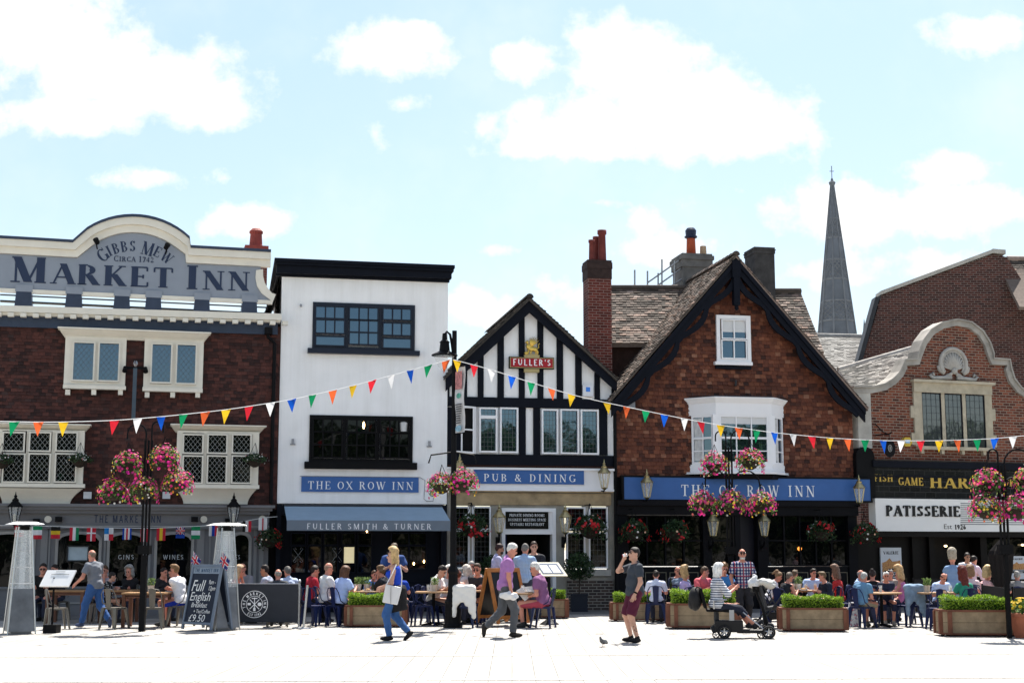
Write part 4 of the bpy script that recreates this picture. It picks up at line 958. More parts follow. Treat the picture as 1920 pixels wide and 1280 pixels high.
# brewery sign with gilt griffin
u0, u1, v0, v1 = FU.rect(955, 669, 1039, 691, .16); G_ = FU.thing('brewery_sign', 'red brewery sign with white lettering and gilt griffin on the timbered gable', 'sign', (u0 + u1) / 2, v0, .16)
mb = MB(); mb.box(u0, u1, -.16, -.04, v0, v1); mb.build('board', BLACKP, G_); mb = MB(); frame(mb, u0 + .02, u1 - .02, v0 + .02, v1 - .02, .018, -.166, -.155); 
um = (u0 + u1) / 2; w2 = .23; mb.prism([(um - w2, v1 + .05), (um - w2 * .9, v1 - .03), (um + w2 * .9, v1 - .03), (um + w2, v1 + .05), (um, v1 + .09)], -.18, -.1); mb.prism([(um - w2 * .95, v0 + .02), (um - w2 * .95, v0 - .1), (um + w2 * .95, v0 - .1), (um + w2 * .95, v0 + .02)], -.15, -.05)
mb.build('gilt_frame', M('dull_gold', (.42, .33, .16), .5, .5), G_)
mb = MB(); mb.box(u0 + .045, u1 - .045, -.164, -.158, v0 + .045, v1 - .045); mb.build('red_panel', M('sign_red', (.36, .014, .024), .4, var=.05), G_)
mb = MB(); text(mb, "FULLER'S", u0 + .1, u1 - .1, v0 + .09, (v1 - v0) * .52, -.164, T=.17, t=.12, serif=False, space=.2); mb.build('lettering', LETW, G_)
gz = v1 + .06; mb = MB(); y = -.12; k = 1.0
def gp(x, z): return (um + .01 + x * k, y, gz + z * k)
mb.ball(gp(.0, .22), (.15, .06, .10)); mb.ball(gp(-.12, .30), (.10, .055, .11)); mb.ball(gp(-.17, .45), (.055, .045, .07)); mb.ball(gp(-.225, .44), (.04, .025, .02)); mb.ball(gp(.13, .20), (.09, .055, .09))
mb.tube([gp(-.15, .42), gp(-.15, .55)], [.018, .004], 6)
for x0_, x1_ in ((-.14, -.17), (-.05, -.06), (.12, .15), (.18, .22)): mb.tube([gp(x0_, .22), gp((x0_ + x1_) / 2 + .03, .1), gp(x1_, .01), gp(x1_ - .06, .0)], [.04, .03, .02, .018], 7)
for i in range(6): a = R(38 + i * 13); mb.tube([gp(-.04, .30), gp(-.02 + math.cos(a) * .2, .30 + math.sin(a) * .2), gp(.02 + math.cos(a) * .36, .30 + math.sin(a) * (.40 - i * .012))], [.035, .03, .006], 6)
mb.tube([gp(.2, .22), gp(.27, .28), gp(.25, .36), gp(.30, .42)], [.022, .016, .014, .03], 6); mb.ball(gp(-.2, .06), (.09, .05, .075))
mb.v = [(um + (a - um) * .76, b, gz + (c - gz) * .80) for a, b, c in mb.v]; mb.build('griffin', GOLD, G_, smooth=True)

# ---------------------------------------------------------------- 4: red tile-hung gabled house
H4 = OX.house('gabled_pub', 'red tile hung gabled pub with white bay window and dark shopfront', 'pub')
def XP(pts, w=0.): return [OX.uv(x, y, w) for x, y in pts]
uB = OX.L; aX = OX.uv(1380, 484); lX = OX.uv(1153.5, 745); rX = OX.uv(1612, 752); vF = OX.uv(1380, 896)[1]
mb = MB(); mb.prism([(0, vF), (uB, vF), (uB, rX[1] - .1), aX, (0, lX[1] - .1)], 0, .3); mb.build('wall', M('tile_backing2', (.08, .03, .015), .9), H4)
def in_gable(u, v):
    if u < aX[0]: return v < lX[1] + (aX[1] - lX[1]) * (u - 0) / (aX[0]) - .1
    return v < rX[1] + (aX[1] - rX[1]) * (uB - u) / (uB - aX[0]) - .1
TILE2 = ISL('red_tile', [(0, (.045, .017, .012)), (.15, (.09, .030, .019)), (.45, (.155, .049, .027)), (.8, (.205, .066, .034)), (.94, (.27, .10, .052)), (1, (.33, .16, .10))], .75, bmpscale=11)
mb = MB(); tiles(mb, in_gable, 0.02, uB, vF, aX[1], .165, .112, 0, .014, .03); mb.build('tile_hanging', TILE2, H4)
gable_roof(OX, H4, (1380, 477), (1143, 750), (1628, 764), .42, 7.5, RT_OLD, .2, .115)
# carved bargeboards
WX = .36; A = OX.uv(1380, 486, WX)
mb = MB(); arcs = MB()
for E, sg in ((OX.uv(1147, 757, WX), -1), (OX.uv(1622, 768, WX), 1)):
    d = Vector((E[0] - A[0], E[1] - A[1])); Ln = d.length; d.normalize(); n = Vector((-d.y * sg, d.x * sg)); 
    if n.y > 0: n = -n
    k = .24
    P0 = Vector(A); P1 = Vector(E); vk = k / abs(n.y)
    mb.prism([tuple(P0), tuple(P1), (P1.x, P1.y - vk), (P0.x, P0.y - vk)], -WX - (.002 if sg > 0 else 0), -WX + .09)
    mb.prism([(P0.x, P0.y + .03), (P1.x, P1.y + .03), (P1.x, P1.y - vk * .38), (P0.x, P0.y - vk * .38)], -WX - .05 - (.002 if sg > 0 else 0), -WX - .003)
    # scalloped lower board with pierced arches
    nseg = 4; s0 = .06
    for i in range(nseg):
        a = s0 + (1 - s0) * i / nseg; b = s0 + (1 - s0) * (i + 1) / nseg
        up_, lo, li = [], [], []
        for j in range(9):
            t = j / 8; q = P0 + d * Ln * (a + (b - a) * t); sag = (math.sin(math.pi * min(1, t * 1.15) ** .8) if t < .87 else math.sin(math.pi * min(1, t * 1.15) ** .8)) * .17
            base = q + n * k * .95; l = base + n * (.07 + max(0, sag)); up_.append(tuple(base + n * (max(0, sag) - .05 if .1 < t < .8 else -.02))); lo.append(tuple(l + n * .05))
        arcs.strip(up_, lo, -WX + .01, -WX + .07)
mb.build('bargeboard', NAVY, H4); arcs.build('carved_board', NAVY, H4)
mb = MB(); u, v = OX.uv(1379, 492, WX); vb_ = OX.uv(1379, 572, WX)[1]; mb.box(u - .13, u + .13, -WX - .09, -WX + .14, v - .45, v + .05); mb.box(u - .09, u + .09, -WX - .08, -WX + .12, vb_, v - .45)
mb.lathe([(.02, -.16), (.07, -.1), (.05, -.04), (.1, 0), (.1, .08), (.07, .1)], (u, -WX, vb_), 10); mb.build('king_post', NAVY, H4)
mb = MB(); mb.box(-.12, .55, -.3, .3, lX[1] - .32, lX[1] - .12); mb.build('eaves_gutter', M('lead_gutter', (.2, .21, .23), .5), H4)
# sash window in the gable
mb = MB(); u0, u1, v0, v1 = OX.rect(1344, 591, 1408, 680, .1); frame(mb, u0, u1, v0, v1, .11, -.1, .0); lm = MB(); rs = [light(lm, OX, (1354, 601, 1398, 634), .07, 2, 1, .035, .03), light(lm, OX, (1354, 639, 1398, 671), .09, 2, 1, .035, .03)]; mb.add(lm.v, lm.f); f = mb.build('window', WHITE, H4); glass([rs[0]], -.045, P_SKY, f); glass([rs[1]], -.065, P_SKY, f)
mb = MB(); x0, x1, z0, z1 = rs[0]; mb.box(x0, x1, -.056, -.053, z0 + (z1 - z0) * .35, z1); mb.build('blind', BLIND, f)
mb = MB(); a0, a1, b0, b1 = OX.rect(1341, 678, 1411, 684, .16); mb.box(a0, a1, -.18, 0, b0, b1); mb.build('window_sill', WHITE, f); mb = MB(); a0, a1, b0, b1 = OX.rect(1342, 684, 1409, 692, .08); mb.box(a0, a1, -.09, 0, b0, b1); mb.build('apron', NAVY, f)
# white bay window
ub = [OX.uv(1290, 800, 0)[0], OX.uv(1343, 800, .62)[0], OX.uv(1447, 800, .62)[0], OX.uv(1470, 800, .0)[0]]
ub = [ub[1] - .62, ub[1], ub[2], ub[2] + .62]; WY = .62
vb0, vb1 = OX.uv(1395, 884, WY)[1], OX.uv(1395, 745, WY)[1]
plan = [(ub[0], 0), (ub[1], -WY), (ub[2], -WY), (ub[3], 0)]
def bayring(mb, z0, z1, off, off2=None):
    o2 = off if off2 is None else off2
    def pl(o): return [(ub[0] - o, 0), (ub[1] - o * .45, -WY - o), (ub[2] + o * .45, -WY - o), (ub[3] + o, 0)]
    a, b = pl(off), pl(o2); vs = [(x, y, z0) for x, y in a] + [(x, y, z1) for x, y in b]
    mb.add(vs, [(0, 1, 2, 3), (7, 6, 5, 4), (0, 4, 5, 1), (1, 5, 6, 2), (2, 6, 7, 3), (3, 7, 4, 0)])
mb = MB(); bayring(mb, vb1 - .5, vb1 - .16, .01); bayring(mb, vb1 - .16, vb1 - .03, .03, .13); bayring(mb, vb1 - .03, vb1, .15); bayring(mb, vb0 - .06, vb0 + .0, .12); bayring(mb, vb0, vb0 + .22, .0)
for x, y in plan:
    s = .16; mb.box(x - s / 2 - .02, x + s / 2 + .02, y, y + s, vb0 + .22, vb1 - .5)
bay = mb.build('window', WHITE, H4)
zg0, zg1 = vb0 + .22, vb1 - .5
def bay_face(p, q, cols, name):
    a, b = Vector(p), Vector(q); d = (b - a); Ln = d.length; d.normalize(); n = Vector((d.y, -d.x)); mbf = MB(); mg = MB(); a = a + d * .09; b = b - d * .09; Ln -= .18
    def bx(m_, s0, s1, z0, z1, t0, t1):
        c = [a + d * s0 + n * t0, a + d * s1 + n * t0, a + d * s1 + n * t1, a + d * s0 + n * t1]
        m_.hexa([(v.x, v.y, z0) for v in c] + [(v.x, v.y, z1) for v in c])
    h = zg1 - zg0
    for s0, s1 in ((0, .06), (Ln - .06, Ln)): bx(mbf, s0, s1, zg0, zg1, 0, -.08)
    bx(mbf, .06, Ln - .06, zg1 - .06, zg1, 0, -.08); bx(mbf, .06, Ln - .06, zg0, zg0 + .07, 0, -.08); bx(mbf, .06, Ln - .06, zg0 + h * .53 - .03, zg0 + h * .53 + .03, .01, -.07)
    for i in range(1, cols): s = .06 + (Ln - .12) * i / cols; bx(mbf, s - .016, s + .016, zg0 + .07, zg1 - .06, -.01, -.06)
    bx(mbf, .06, Ln - .06, zg0 + h * .27 - .014, zg0 + h * .27 + .014, -.012, -.055)
    bx(mg, .03, Ln - .03, zg0 + .03, zg1 - .03, -.045, -.062)
    f = mbf.build('sash', WHITE, bay); mg.build('pane', P_SKY, bay)
    if cols == 3: m2 = MB(); bx(m2, .06, Ln - .06, zg1 - .26, zg1 - .06, -.04, -.0445); m2.build('blind', BLIND, bay)
    else:
        m2 = MB()
        for i in range(6): s = .09 + i * .045; c = a + d * s + n * -.036; m2.tube([(c.x, c.y, zg0 + .1), (c.x + d.x * .02, c.y, (zg0 + zg1) / 2), (c.x, c.y, zg1 - .08)], .024, 6)
        m2.build('curtain', M('net_curtain'), bay)
bay_face(plan[0], plan[1], 2, 'l'); bay_face(plan[1], plan[2], 3, 'c'); bay_face(plan[2], plan[3], 2, 'r')
mb = MB(); bayring(mb, vb1, vb1 + .05, .10, -.02); 
for i in range(60): x = ub[0] + (ub[3] - ub[0]) * i / 59; mb.tube([(x, -random.uniform(.1, .55), vb1 + .04), (x + random.uniform(-.02, .02), -random.uniform(.1, .55), vb1 + random.uniform(.1, .16))], .005, 4)
mb.build('bay_roof', M('bay_lead', (.05, .05, .055), .7), H4)
mb = MB(); bayring(mb, vb0 - .2, vb0 - .06, -.04, .04); mb.build('bay_base', BLACKP, H4)
mb = MB(); u, v = OX.uv(1380, 722, .1); mb.tube([(u, 0, v), (u, -.08, v), (u, -.1, v + .15)], .03, 8); mb.build('wall_fitting', DKGREY, H4)
# long blue sign and shopfront
SGN = flat_sign(OX, 'pub_sign', 'long blue board with white pub name above the dark shopfront of the gabled pub', (1170, 896, 1632, 937), .3, SIGNBLUE, [('THE OX ROW INN', 1277, 927.5, 1528, 21)], th=.25, rim=(.05, BLACKP), T=.13, t=.05, space=.28)
vS = OX.uv(1380, 940, .3)[1]
SHOP = M('black_shop', (.005, .005, .007), .5, var=.15, spec=.12)
mb = MB(); mb.box(0, uB, -.22, .4, vS - .38, vS + .02); mb.box(0, uB, -.36, .4, vS - .12, vS + .02); mb.box(0, uB, -.01, .4, vS + .02, vF + .03)
vw0 = OX.uv(1380, 1062, .1)[1]; vw1 = vS - .38
for xa, xb in ((1153, 1176), (1318, 1332), (1378, 1388), (1420, 1438), (1590, 1607)):
    u0 = OX.uv(xa, 1000, .1)[0]; u1 = OX.uv(xb, 1000, .1)[0]; mb.box(max(0, u0), u1, -.12, .4, 0, vw1)
mb.box(0, uB, -.05, .4, 0, vw0); mb.build('shopfront', SHOP, H4)
mb = MB()
for xa, xb in ((1180, 1204), (1210, 1250), (1256, 1310), (1440, 1472), (1480, 1516), (1524, 1556), (1562, 1590)):
    u0, u1, v0, v1 = OX.rect(xa, 1072, xb, 1125, .06); frame(mb, u0, u1, v0, v1, .02, -.062, -.05)
mb.build('panel_moulding', M('bronze_line', (.16, .14, .10), .5), H4)
mb = MB(); rs = []
for xa, xb, nc, nr in ((1178, 1316, 4, 2), (1334, 1376, 1, 2), (1440, 1588, 5, 2)):
    rs.append(light(mb, OX, (xa, 968, xb, 1058), -.0, nc, nr, .045, .04))
f = mb.build('window', SHOP, H4); glass(rs, .04, P_DARK, f)
u0, u1, v0, v1 = OX.rect(1389, 965, 1419, 1130, -.2); mb = MB(); mb.box(u0, u1, .2, .26, 0, v1); frame(mb, u0 + .08, u1 - .08, .3, 1.0, .03, .185, .2); mb.build('door', M('dark_door', (.012, .012, .02), .35), H4)
u, v = OX.uv(1500, 1028, .0); mb = MB(); mb.ball((u, .03, v), (.07, .03, .06)); mb.build('wall_lamp', M('amber', (1., .32, .05), .5, var=0, emit=.7), H4)
# roofs, chimneys behind
mb = MB()
def back_roof(fac, pts, w0, w1, tw=.22, th=.13):   # pixel corners: ridge l, ridge r, eave l, eave r
    q = [];
    for (px, py), w in zip(pts, (w1, w1, w0, w0)): u, v = fac.uv(px, py, w); q.append((u, -w, v))
    roof_tiles(mb, *q, tw, th); mb.poly3([q[0], q[1], q[3], q[2]], (0, .05, -.12)); return q
q = back_roof(OX, [(1128, 541), (1300, 541), (1128, 643), (1300, 643)], -1.5, -3.6)
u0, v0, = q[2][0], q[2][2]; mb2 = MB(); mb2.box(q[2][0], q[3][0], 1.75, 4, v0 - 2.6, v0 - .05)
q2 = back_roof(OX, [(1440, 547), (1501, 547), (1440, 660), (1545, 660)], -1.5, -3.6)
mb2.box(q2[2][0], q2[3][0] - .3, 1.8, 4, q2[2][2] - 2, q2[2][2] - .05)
q3 = back_roof(FU, [(1057, 592), (1128, 592), (1057, 690), (1128, 690)], -3.5, -5)
for a, b in ((q[0], q[1]), (q2[0], q2[1]), (q3[0], q3[1])): mb.tube([(a[0], a[1], a[2] + .02), (b[0], b[1], b[2] + .02)], .1, 8)
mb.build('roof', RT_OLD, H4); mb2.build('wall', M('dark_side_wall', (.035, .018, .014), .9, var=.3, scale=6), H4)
def chimney(fac, rect, w, dep, mat, capm, pots, label, cap=True, capr=.1, capy=34):
    u0, u1, v0, v1 = fac.rect(*rect, w); um = (u0 + u1) / 2
    t_ = fac.thing('chimney', label, 'chimney', um, v0, w)
    mb = MB(); mb.box(u0, u1, -w, -w + dep, v0 - .5, v1 - .02); mb.build('stack', mat, t_)
    mb = MB(); h = capy / FPX * (40 + abs(w))
    mb.box(u0 - capr, u1 + capr, -w - capr, -w + dep + capr, v1 - h * .45, v1 - .06); mb.box(u0 - capr * .5, u1 + capr * .5, -w - capr * .5, -w + dep + capr * .5, v1 - h, v1 - h * .45); mb.box(u0 - capr * .4, u1 + capr * .4, -w - capr * .4, -w + dep + capr * .4, v1 - .06, v1 + .01)
    mb.build('chimney_cap', capm, t_)
    for (px, yt, r, pm, wq, style) in pots:
        u, vt_ = fac.uv(px, yt, w - wq); h = vt_ - v1; p = MB()
        if style == 'round': p.lathe([(r * 1.05, 0), (r * 1.0, h * .1), (r * .85, h * .85), (r * 1.1, h * .88), (r * 1.1, h)], (u, -w + wq, v1), 16)
        else: p.lathe([(r * 1.15, 0), (r, h * .6), (r, h * .62)], (u, -w + wq, v1), 16)
        ob = p.build('chimney_pot', pm, t_, smooth=True)
        if style == 'cowl':
            p = MB(); p.lathe([(r * 1.0, h * .62), (r * 1.5, h * .66), (r * 1.5, h * .70), (r * 1.2, h * .72), (r * 1.3, h * .9), (r * .9, h * .98), (r * .3, h)], (u, -w + wq, v1), 16); p.build('cowl', M('blue_cowl', (.012, .02, .05), .4), ob)
    return t_
BR2 = BRICK('chimney_brick', .225, .08, .009, [(0, (.085, .018, .014)), (.5, (.14, .028, .02)), (1, (.19, .045, .033))], (.22, .15, .13), axes='auto', stain=.5)
POTR = M('dark_red_pot', (.14, .03, .025), .7, var=.25, scale=6); POTO = M('orange_pot', (.36, .07, .03), .7, var=.2); POTC = M('cream_pot', (.42, .3, .2), .8)
chimney(FU, (1103, 488, 1147, 690), -.9, .62, BR2, M('sooty_brick', (.035, .022, .02), .9, var=.4, scale=6), [(1109, 450, .085, POTR, .2, 'round'), (1118, 444, .10, POTR, .5, 'round'), (1128.5, 432, .125, POTR, .25, 'round')], 'tall red brick chimney with dark cap and red pots between the two gables', capr=.03, capy=36)
RENDG = M('grey_chimney_render', (.13, .125, .12), .9, var=.35, scale=3, bmp=.2)
chimney(OX, (1281, 476, 1334, 560), -4, 1.1, RENDG, RENDG, [(1295, 427, .14, POTO, .5, 'cowl'), (1318, 449, .10, POTC, .5, 'plain')], 'squat grey rendered chimney with orange cowled pot behind scaffold rails', capr=.08, capy=26)
chimney(OX, (1416, 464, 1453, 560), -3, .9, M('black_chimney', (.05, .048, .048), .9, var=.4, scale=3), M('black_chimney'), [], 'plain tall blackened chimney without pots behind the red gable', capr=.04, capy=12)
# scaffold
T_ = OX.thing('scaffold', 'grey tube scaffold rails beside the squat rendered chimney', 'scaffold', *OX.uv(1240, 540, -4.2), -4.2)
def sc(px, py, w=-4.2): u, v = OX.uv(px, py, w); return (u, -w, v)
for a, b in (((1190, 506), (1190, 545)), ((1214, 508), (1214, 545)), ((1241, 486), (1241, 545)), ((1234, 512), (1234, 545)), ((1265, 489), (1265, 545))):
    mb = MB(); mb.tube([sc(*a), sc(*b)], .028, 6); mb.build('post', M('scaffold_tube', (.35, .35, .36), .45, .6), T_)
for a, b in (((1214, 530), (1278, 485)), ((1225, 541), (1278, 503)), ((1255, 538), (1280, 522))):
    mb = MB(); mb.tube([sc(*a), sc(*b)], .028, 6); mb.build('rail', M('scaffold_tube'), T_)

# ---------------------------------------------------------------- 5: brick shop with shaped gable
H5 = PA.house('patisserie_shop', 'red brick shop with curved stone gable and black tiled shopfront', 'shop')
def PP(pts, w=0.): return [PA.uv(x, y, w) for x, y in pts]
cop = [(1596, 727), (1632, 727), (1655, 722), (1672, 711), (1683, 699), (1690, 685), (1693, 676), (1716, 675), (1719, 660), (1727, 640), (1742, 620), (1763, 607), (1790, 601), (1816, 606), (1837, 622), (1850, 643), (1857, 664), (1858, 674), (1888, 676), (1890, 692), (1896, 711), (1909, 728), (1925, 739), (1990, 745)]
def normals(pts):
    out = []
    for i in range(len(pts)):
        a = Vector(pts[max(0, i - 1)]); b = Vector(pts[min(len(pts) - 1, i + 1)]); d = (b - a).normalized(); out.append(Vector((-d.y, d.x)))
    return out
U5 = PP(cop); N5 = normals(U5); inn5 = [tuple(Vector(p) - n * .165) for p, n in zip(U5, N5)]; vF5 = PA.uv(1780, 864)[1]; uB = PA.L + .2
u0 = PA.uv(1632, 800)[0]
mb = MB(); mb.prism([(u0, vF5)] + [p for p in [tuple(Vector(p) - n * .1) for p, n in zip(U5, N5)] if p[0] > u0] + [(uB, PA.uv(1990, 745)[1] - .1), (uB, vF5)], 0, .3)
BR5 = BRICK('orange_brick', .235, .083, .011, [(0, (.07, .024, .018)), (.25, (.125, .036, .022)), (.6, (.19, .052, .030)), (1, (.25, .078, .042))], (.24, .19, .15), stain=.4)
mb.build('wall', BR5, H5)
mb = MB(); mb.strip(U5, inn5, -.10, .34); out5 = [tuple(Vector(p) + n * .05) for p, n in zip(U5, N5)]; mb.strip(out5, U5, -.16, .36); mb.build('gable_coping', M('coping_stone', (.32, .30, .27), .85, var=.3, scale=2., bmp=.3), H5)
mb = MB(); a0, a1, b0, b1 = PA.rect(1607, 728, 1632, 840, .03); mb.box(a0, a1, -.08, .3, b0, b1); mb.build('stone_pier', STONEG, H5)
# shell carving
u, v = PA.uv(1789, 682, .1); C_ = MB()
C_.tube([(u + .47 * math.cos(R(a)), -.06, v + .47 * math.sin(R(a))) for a in range(-40, 221, 10)], .06, 8); C_.tube([(u + .385 * math.cos(R(a)), -.05, v + .385 * math.sin(R(a))) for a in range(-40, 221, 10)], .03, 6)
for i in range(13):
    a = R(-15 + i * 17.5); C_.tube([(u, -.08, v - .2), (u + .2 * math.cos(a), -.07, v - .08 + .22 * math.sin(a)), (u + .34 * math.cos(a), -.03, v + .02 + .33 * math.sin(a))], [.02, .035, .045], 6)
C_.ball((u, -.1, v - .22), (.1, .08, .1))
for s in (-1, 1):
    C_.tube([(u + s * .35, -.05, v - .3), (u + s * .5, -.05, v - .22), (u + s * .55, -.05, v - .1), (u + s * .46, -.05, v - .05), (u + s * .42, -.05, v - .13)], [.06, .055, .05, .04, .03], 6)
    C_.tube([(u + s * .1, -.06, v - .42), (u + s * .45, -.06, v - .44), (u + s * .75, -.06, v - .46), (u + s * .86, -.06, v - .36), (u + s * .76, -.06, v - .30), (u + s * .70, -.06, v - .38)], [.07, .065, .06, .055, .045, .03], 6)
    for i in range(4): C_.tube([(u + s * .05, -.08, v - .25), (u + s * (.12 + i * .06), -.07, v - .38), (u + s * (.2 + i * .08), -.05, v - .43)], [.03, .03, .012], 5)
C_.build('shell_carving', M('carved_stone', (.38, .36, .33), .85, var=.2, scale=6), H5, smooth=True)
# stone window
mb = MB(); a0, a1, b0, b1 = PA.rect(1728, 738, 1846, 838, .0)
u0, u1, v0, v1 = PA.rect(1714, 714, 1860, 736, .1); mb.box(u0 - .06, u1 + .06, -.2, 0, v1 - .08, v1); mb.box(u0, u1, -.1, 0, b1, v1 - .08)
mb.box(u0, a0, -.06, .0, b0, b1); mb.box(a1, u1, -.06, 0, b0, b1)
for i in range(4):
    z0 = b0 + (b1 - b0) * (i / 4 + .02)
    if i % 2 == 0: mb.box(u0 - .12, u0, -.055, 0, z0, z0 + (b1 - b0) * .22); mb.box(u1, u1 + .12, -.055, 0, z0, z0 + (b1 - b0) * .22)
s0, s1, t0, t1 = PA.rect(1722, 838, 1864, 849, .12); mb.box(s0, s1, -.18, 0, b0 - .1, b0)
for px in (1730, 1768, 1806, 1846): uu, vv_ = PA.uv(px, 852, .1); mb.box(uu - .05, uu + .05, -.12, 0, b0 - .22, b0 - .1)
lw = (a1 - a0) / 3
for i in (1, 2): mb.box(a0 + lw * i - .06, a0 + lw * i + .06, -.05, .02, b0, b1)
f5 = mb.build('window', M('pale_stone', (.42, .37, .28), .85, var=.2, scale=3), H5)
rs = [(a0 + lw * i + (.06 if i else 0), a0 + lw * (i + 1) - (.06 if i < 2 else 0), b0, b1) for i in range(3)]
glass(rs, -.008, PANE('grey_glass', (.04, .045, .05), 1.9), f5); lead(rs, -.02, M('dark_came2', (.03, .035, .045), .5), f5, 'square', .16)
mb = MB()
for x0, x1, z0, z1 in rs: frame(mb, x0, x1, z0, z1, .035, -.03, -.01)
mb.build('casement', NAVY, f5)
# black tile frieze with gold letters
TB = BRICK('black_tiles', .36, .16, .006, [(0, (.006, .006, .008)), (1, (.012, .012, .015))], (.035, .034, .034), rough=.15, stain=.1, bstr=.3)
v_t, v_b = PA.uv(1780, 866, .15)[1], PA.uv(1780, 936, .15)[1]; uL = PA.uv(1636, 900, .15)[0]
mb = MB(); mb.box(uL, uB, -.15, .3, v_b, v_t - .2); mb.build('tile_frieze', TB, H5)
mb = MB(); mb.box(uL - .02, uB, -.26, .3, v_t - .2, v_t); mb.box(uL, uB, -.18, .3, v_t - .48, v_t - .42); mb.build('string_course', NAVY, H5)
mb = MB(); k = 1 / 61.5
for tx, xa, xb, yb_, h in (('FISH', 1639, 1674, 902, 12.5), ('GAME', 1684, 1731, 909, 14.5), ('HAR', 1743, 1817, 914, 20.5), ('TRY', 1890, 1924, 911, 14)):
    p, q = PA.uv(xa, yb_, .15); p2, _ = PA.uv(xb, yb_, .15); text(mb, tx, p, p2, q, h * k, -.15, T=.2, t=.09, space=.12)
mb.build('lettering', GOLDP, H5)
u0, u1, v0, v1 = PA.rect(1642, 936, 1640 + 355, 996, .35); Sg = PA.thing('shop_sign', 'white cake shop fascia sign with black lettering and grey stripes', 'sign', (u0 + u1) / 2, v0, .35)
mb = MB(); mb.box(u0, u1, -.35, 0, v0, v1); mb.build('board', M('white_sign', (.80, .79, .77), .5, var=.02), Sg)
mb = MB(); p, q = PA.uv(1661, 967, .35); p2, _ = PA.uv(1800, 967, .35); text(mb, 'PATISSERIE', p, p2, q, 19 * k, -.35, T=.24, t=.10, space=.1, depth=.03)
p, q = PA.uv(1822, 968, .35); text(mb, 'VALERIE', p, p + (p2 - PA.uv(1661, 967, .35)[0]) * .72, q, 19 * k, -.35, T=.24, t=.10, space=.1, depth=.03)
p, q = PA.uv(1770, 991, .35); chalk(mb, 'Est', p, q, 12.5 * k, -.354, 0, .28); p2, _ = PA.uv(1790, 992, .35); p3, _ = PA.uv(1811, 992, .35); text(mb, '1926', p2, p3, q - .01, 8.5 * k, -.35, T=.2, t=.13); mb.build('lettering', LETB, Sg)
mb = MB()
for i in range(11):
    p, q = PA.uv(1801, 943 + i * 3.9, .35); p2 = PA.uv(1990, 943, .35)[0]
    mb.box(p, p2, -.357, -.35, q - .014, q + .012)
mb.build('stripes', M('stripe_grey', (.22, .22, .23), .5), Sg)
# shopfront below
vS5 = v0 + .02; mb = MB(); mb.box(-.02, uB, .5, .7, 0, vS5); mb.box(-.02, uB, -.3, .5, vS5 - .18, vS5)
for xa, xb in ((1608, 1640), (1710, 1722), (1742, 1752), (1838, 1850)): p, _ = PA.uv(xa, 1040, 0); p2, _ = PA.uv(xb, 1040, 0); mb.box(p, p2, -.03, .5, 0, vS5 - .18)
p, _ = PA.uv(1640, 1040, 0); p2, _ = PA.uv(1710, 1040, 0); mb.box(p, p2, .1, .5, 0, vS5 - .18); p, _ = PA.uv(1722, 1040, 0); p2, _ = PA.uv(1742, 1040, 0); mb.box(p, p2, .1, .5, 0, vS5 - .18); p, _ = PA.uv(1850, 1040, 0); mb.box(p, uB, .05, .5, 0, .8)
mb.build('shopfront', M('brown_black_shop', (.008, .0065, .006), .5, var=.2, spec=.12), H5)
mb = MB(); p, q = PA.uv(1852, 1010, 0); q2 = .85; mb.box(p, uB, .1, .12, q2, q); mb.build('pane', P_DARK, H5)
mb = MB()
for px, py in ((1773, 1023), (1910, 1021)): uu, vv_ = PA.uv(px, py, -.2); mb.ball((uu, .2 if px < 1800 else .02, vv_), (.05, .04, .03))
mb.build_each('ceiling_lamp', M('warm_lamp2', (1., .75, .4), .5, var=0, emit=3.), H5)
# posters
def poster(px0, py0, px1, py1, w, label, full=True):
    u0, u1, v0, v1 = PA.rect(px0, py0, px1, py1, w); t_ = PA.thing('poster', label, 'poster', (u0 + u1) / 2, v0, w); W_, H_ = u1 - u0, v1 - v0
    mb = MB(); mb.box(u0, u1, -w, -w + .05, v0, v1); mb.build('sheet', M('poster_white', (.6, .62, .66), .4, var=.03), t_)
    mb = MB(); text(mb, 'VALERIE', u0 + W_ * .14, u1 - W_ * .14, v1 - H_ * .16, H_ * .075, -w, T=.22, t=.09, depth=.003); mb.build('lettering', LETB, t_)
    m, t, b, o = newmat('food_picture'); n = noise(t, 14, 3); t.links.new(ramp(t, n, [(.3, (.12, .05, .02)), (.45, (.42, .15, .04)), (.55, (.55, .3, .08)), (.62, (.3, .05, .03)), (.7, (.1, .2, .05))]), b.inputs['Base Color']); b.inputs['Roughness'].default_value = .4
    mb = MB(); pts = [(u0 + W_ * .06, v1 - H_ * .58), (u0 + W_ * .06, v1 - H_ * .36), (u0 + W_ * .25, v1 - H_ * .33), (u0 + W_ * .42, v1 - H_ * .25), (u0 + W_ * .55, v1 - H_ * .33), (u0 + W_ * .8, v1 - H_ * .32), (u0 + W_ * .94, v1 - H_ * .30), (u0 + W_ * .94, v1 - H_ * .58)]; mb.prism(pts, -w - .003, -w + .001); mb.build('picture', m, t_)
    mb = MB(); mb.box(u0 + W_ * .05, u1 - W_ * .05, -w - .004, -w + .001, v1 - H_ * .74, v1 - H_ * .59); mb.build('caption_band', DKGREY, t_)
    mb = MB(); text(mb, 'FRESHLY BAKED', u0 + W_ * .12, u1 - W_ * .12, v1 - H_ * .655, H_ * .04, -w - .004, T=.2, t=.12, serif=False, depth=.003)
    text(mb, 'IN STORE', u0 + W_ * .2, u1 - W_ * .2, v1 - H_ * .725, H_ * .04, -w - .004, T=.2, t=.12, serif=False, depth=.003); mb.build('caption_lettering', LETW, t_); return t_
poster(1652, 1026, 1691, 1105, -.02, 'tall pastry poster in pale frame beside the hanging basket of the cake shop')
poster(1896, 1042, 1922, 1085, .02, 'smaller pastry poster in the shop window behind the rightmost flower pole')
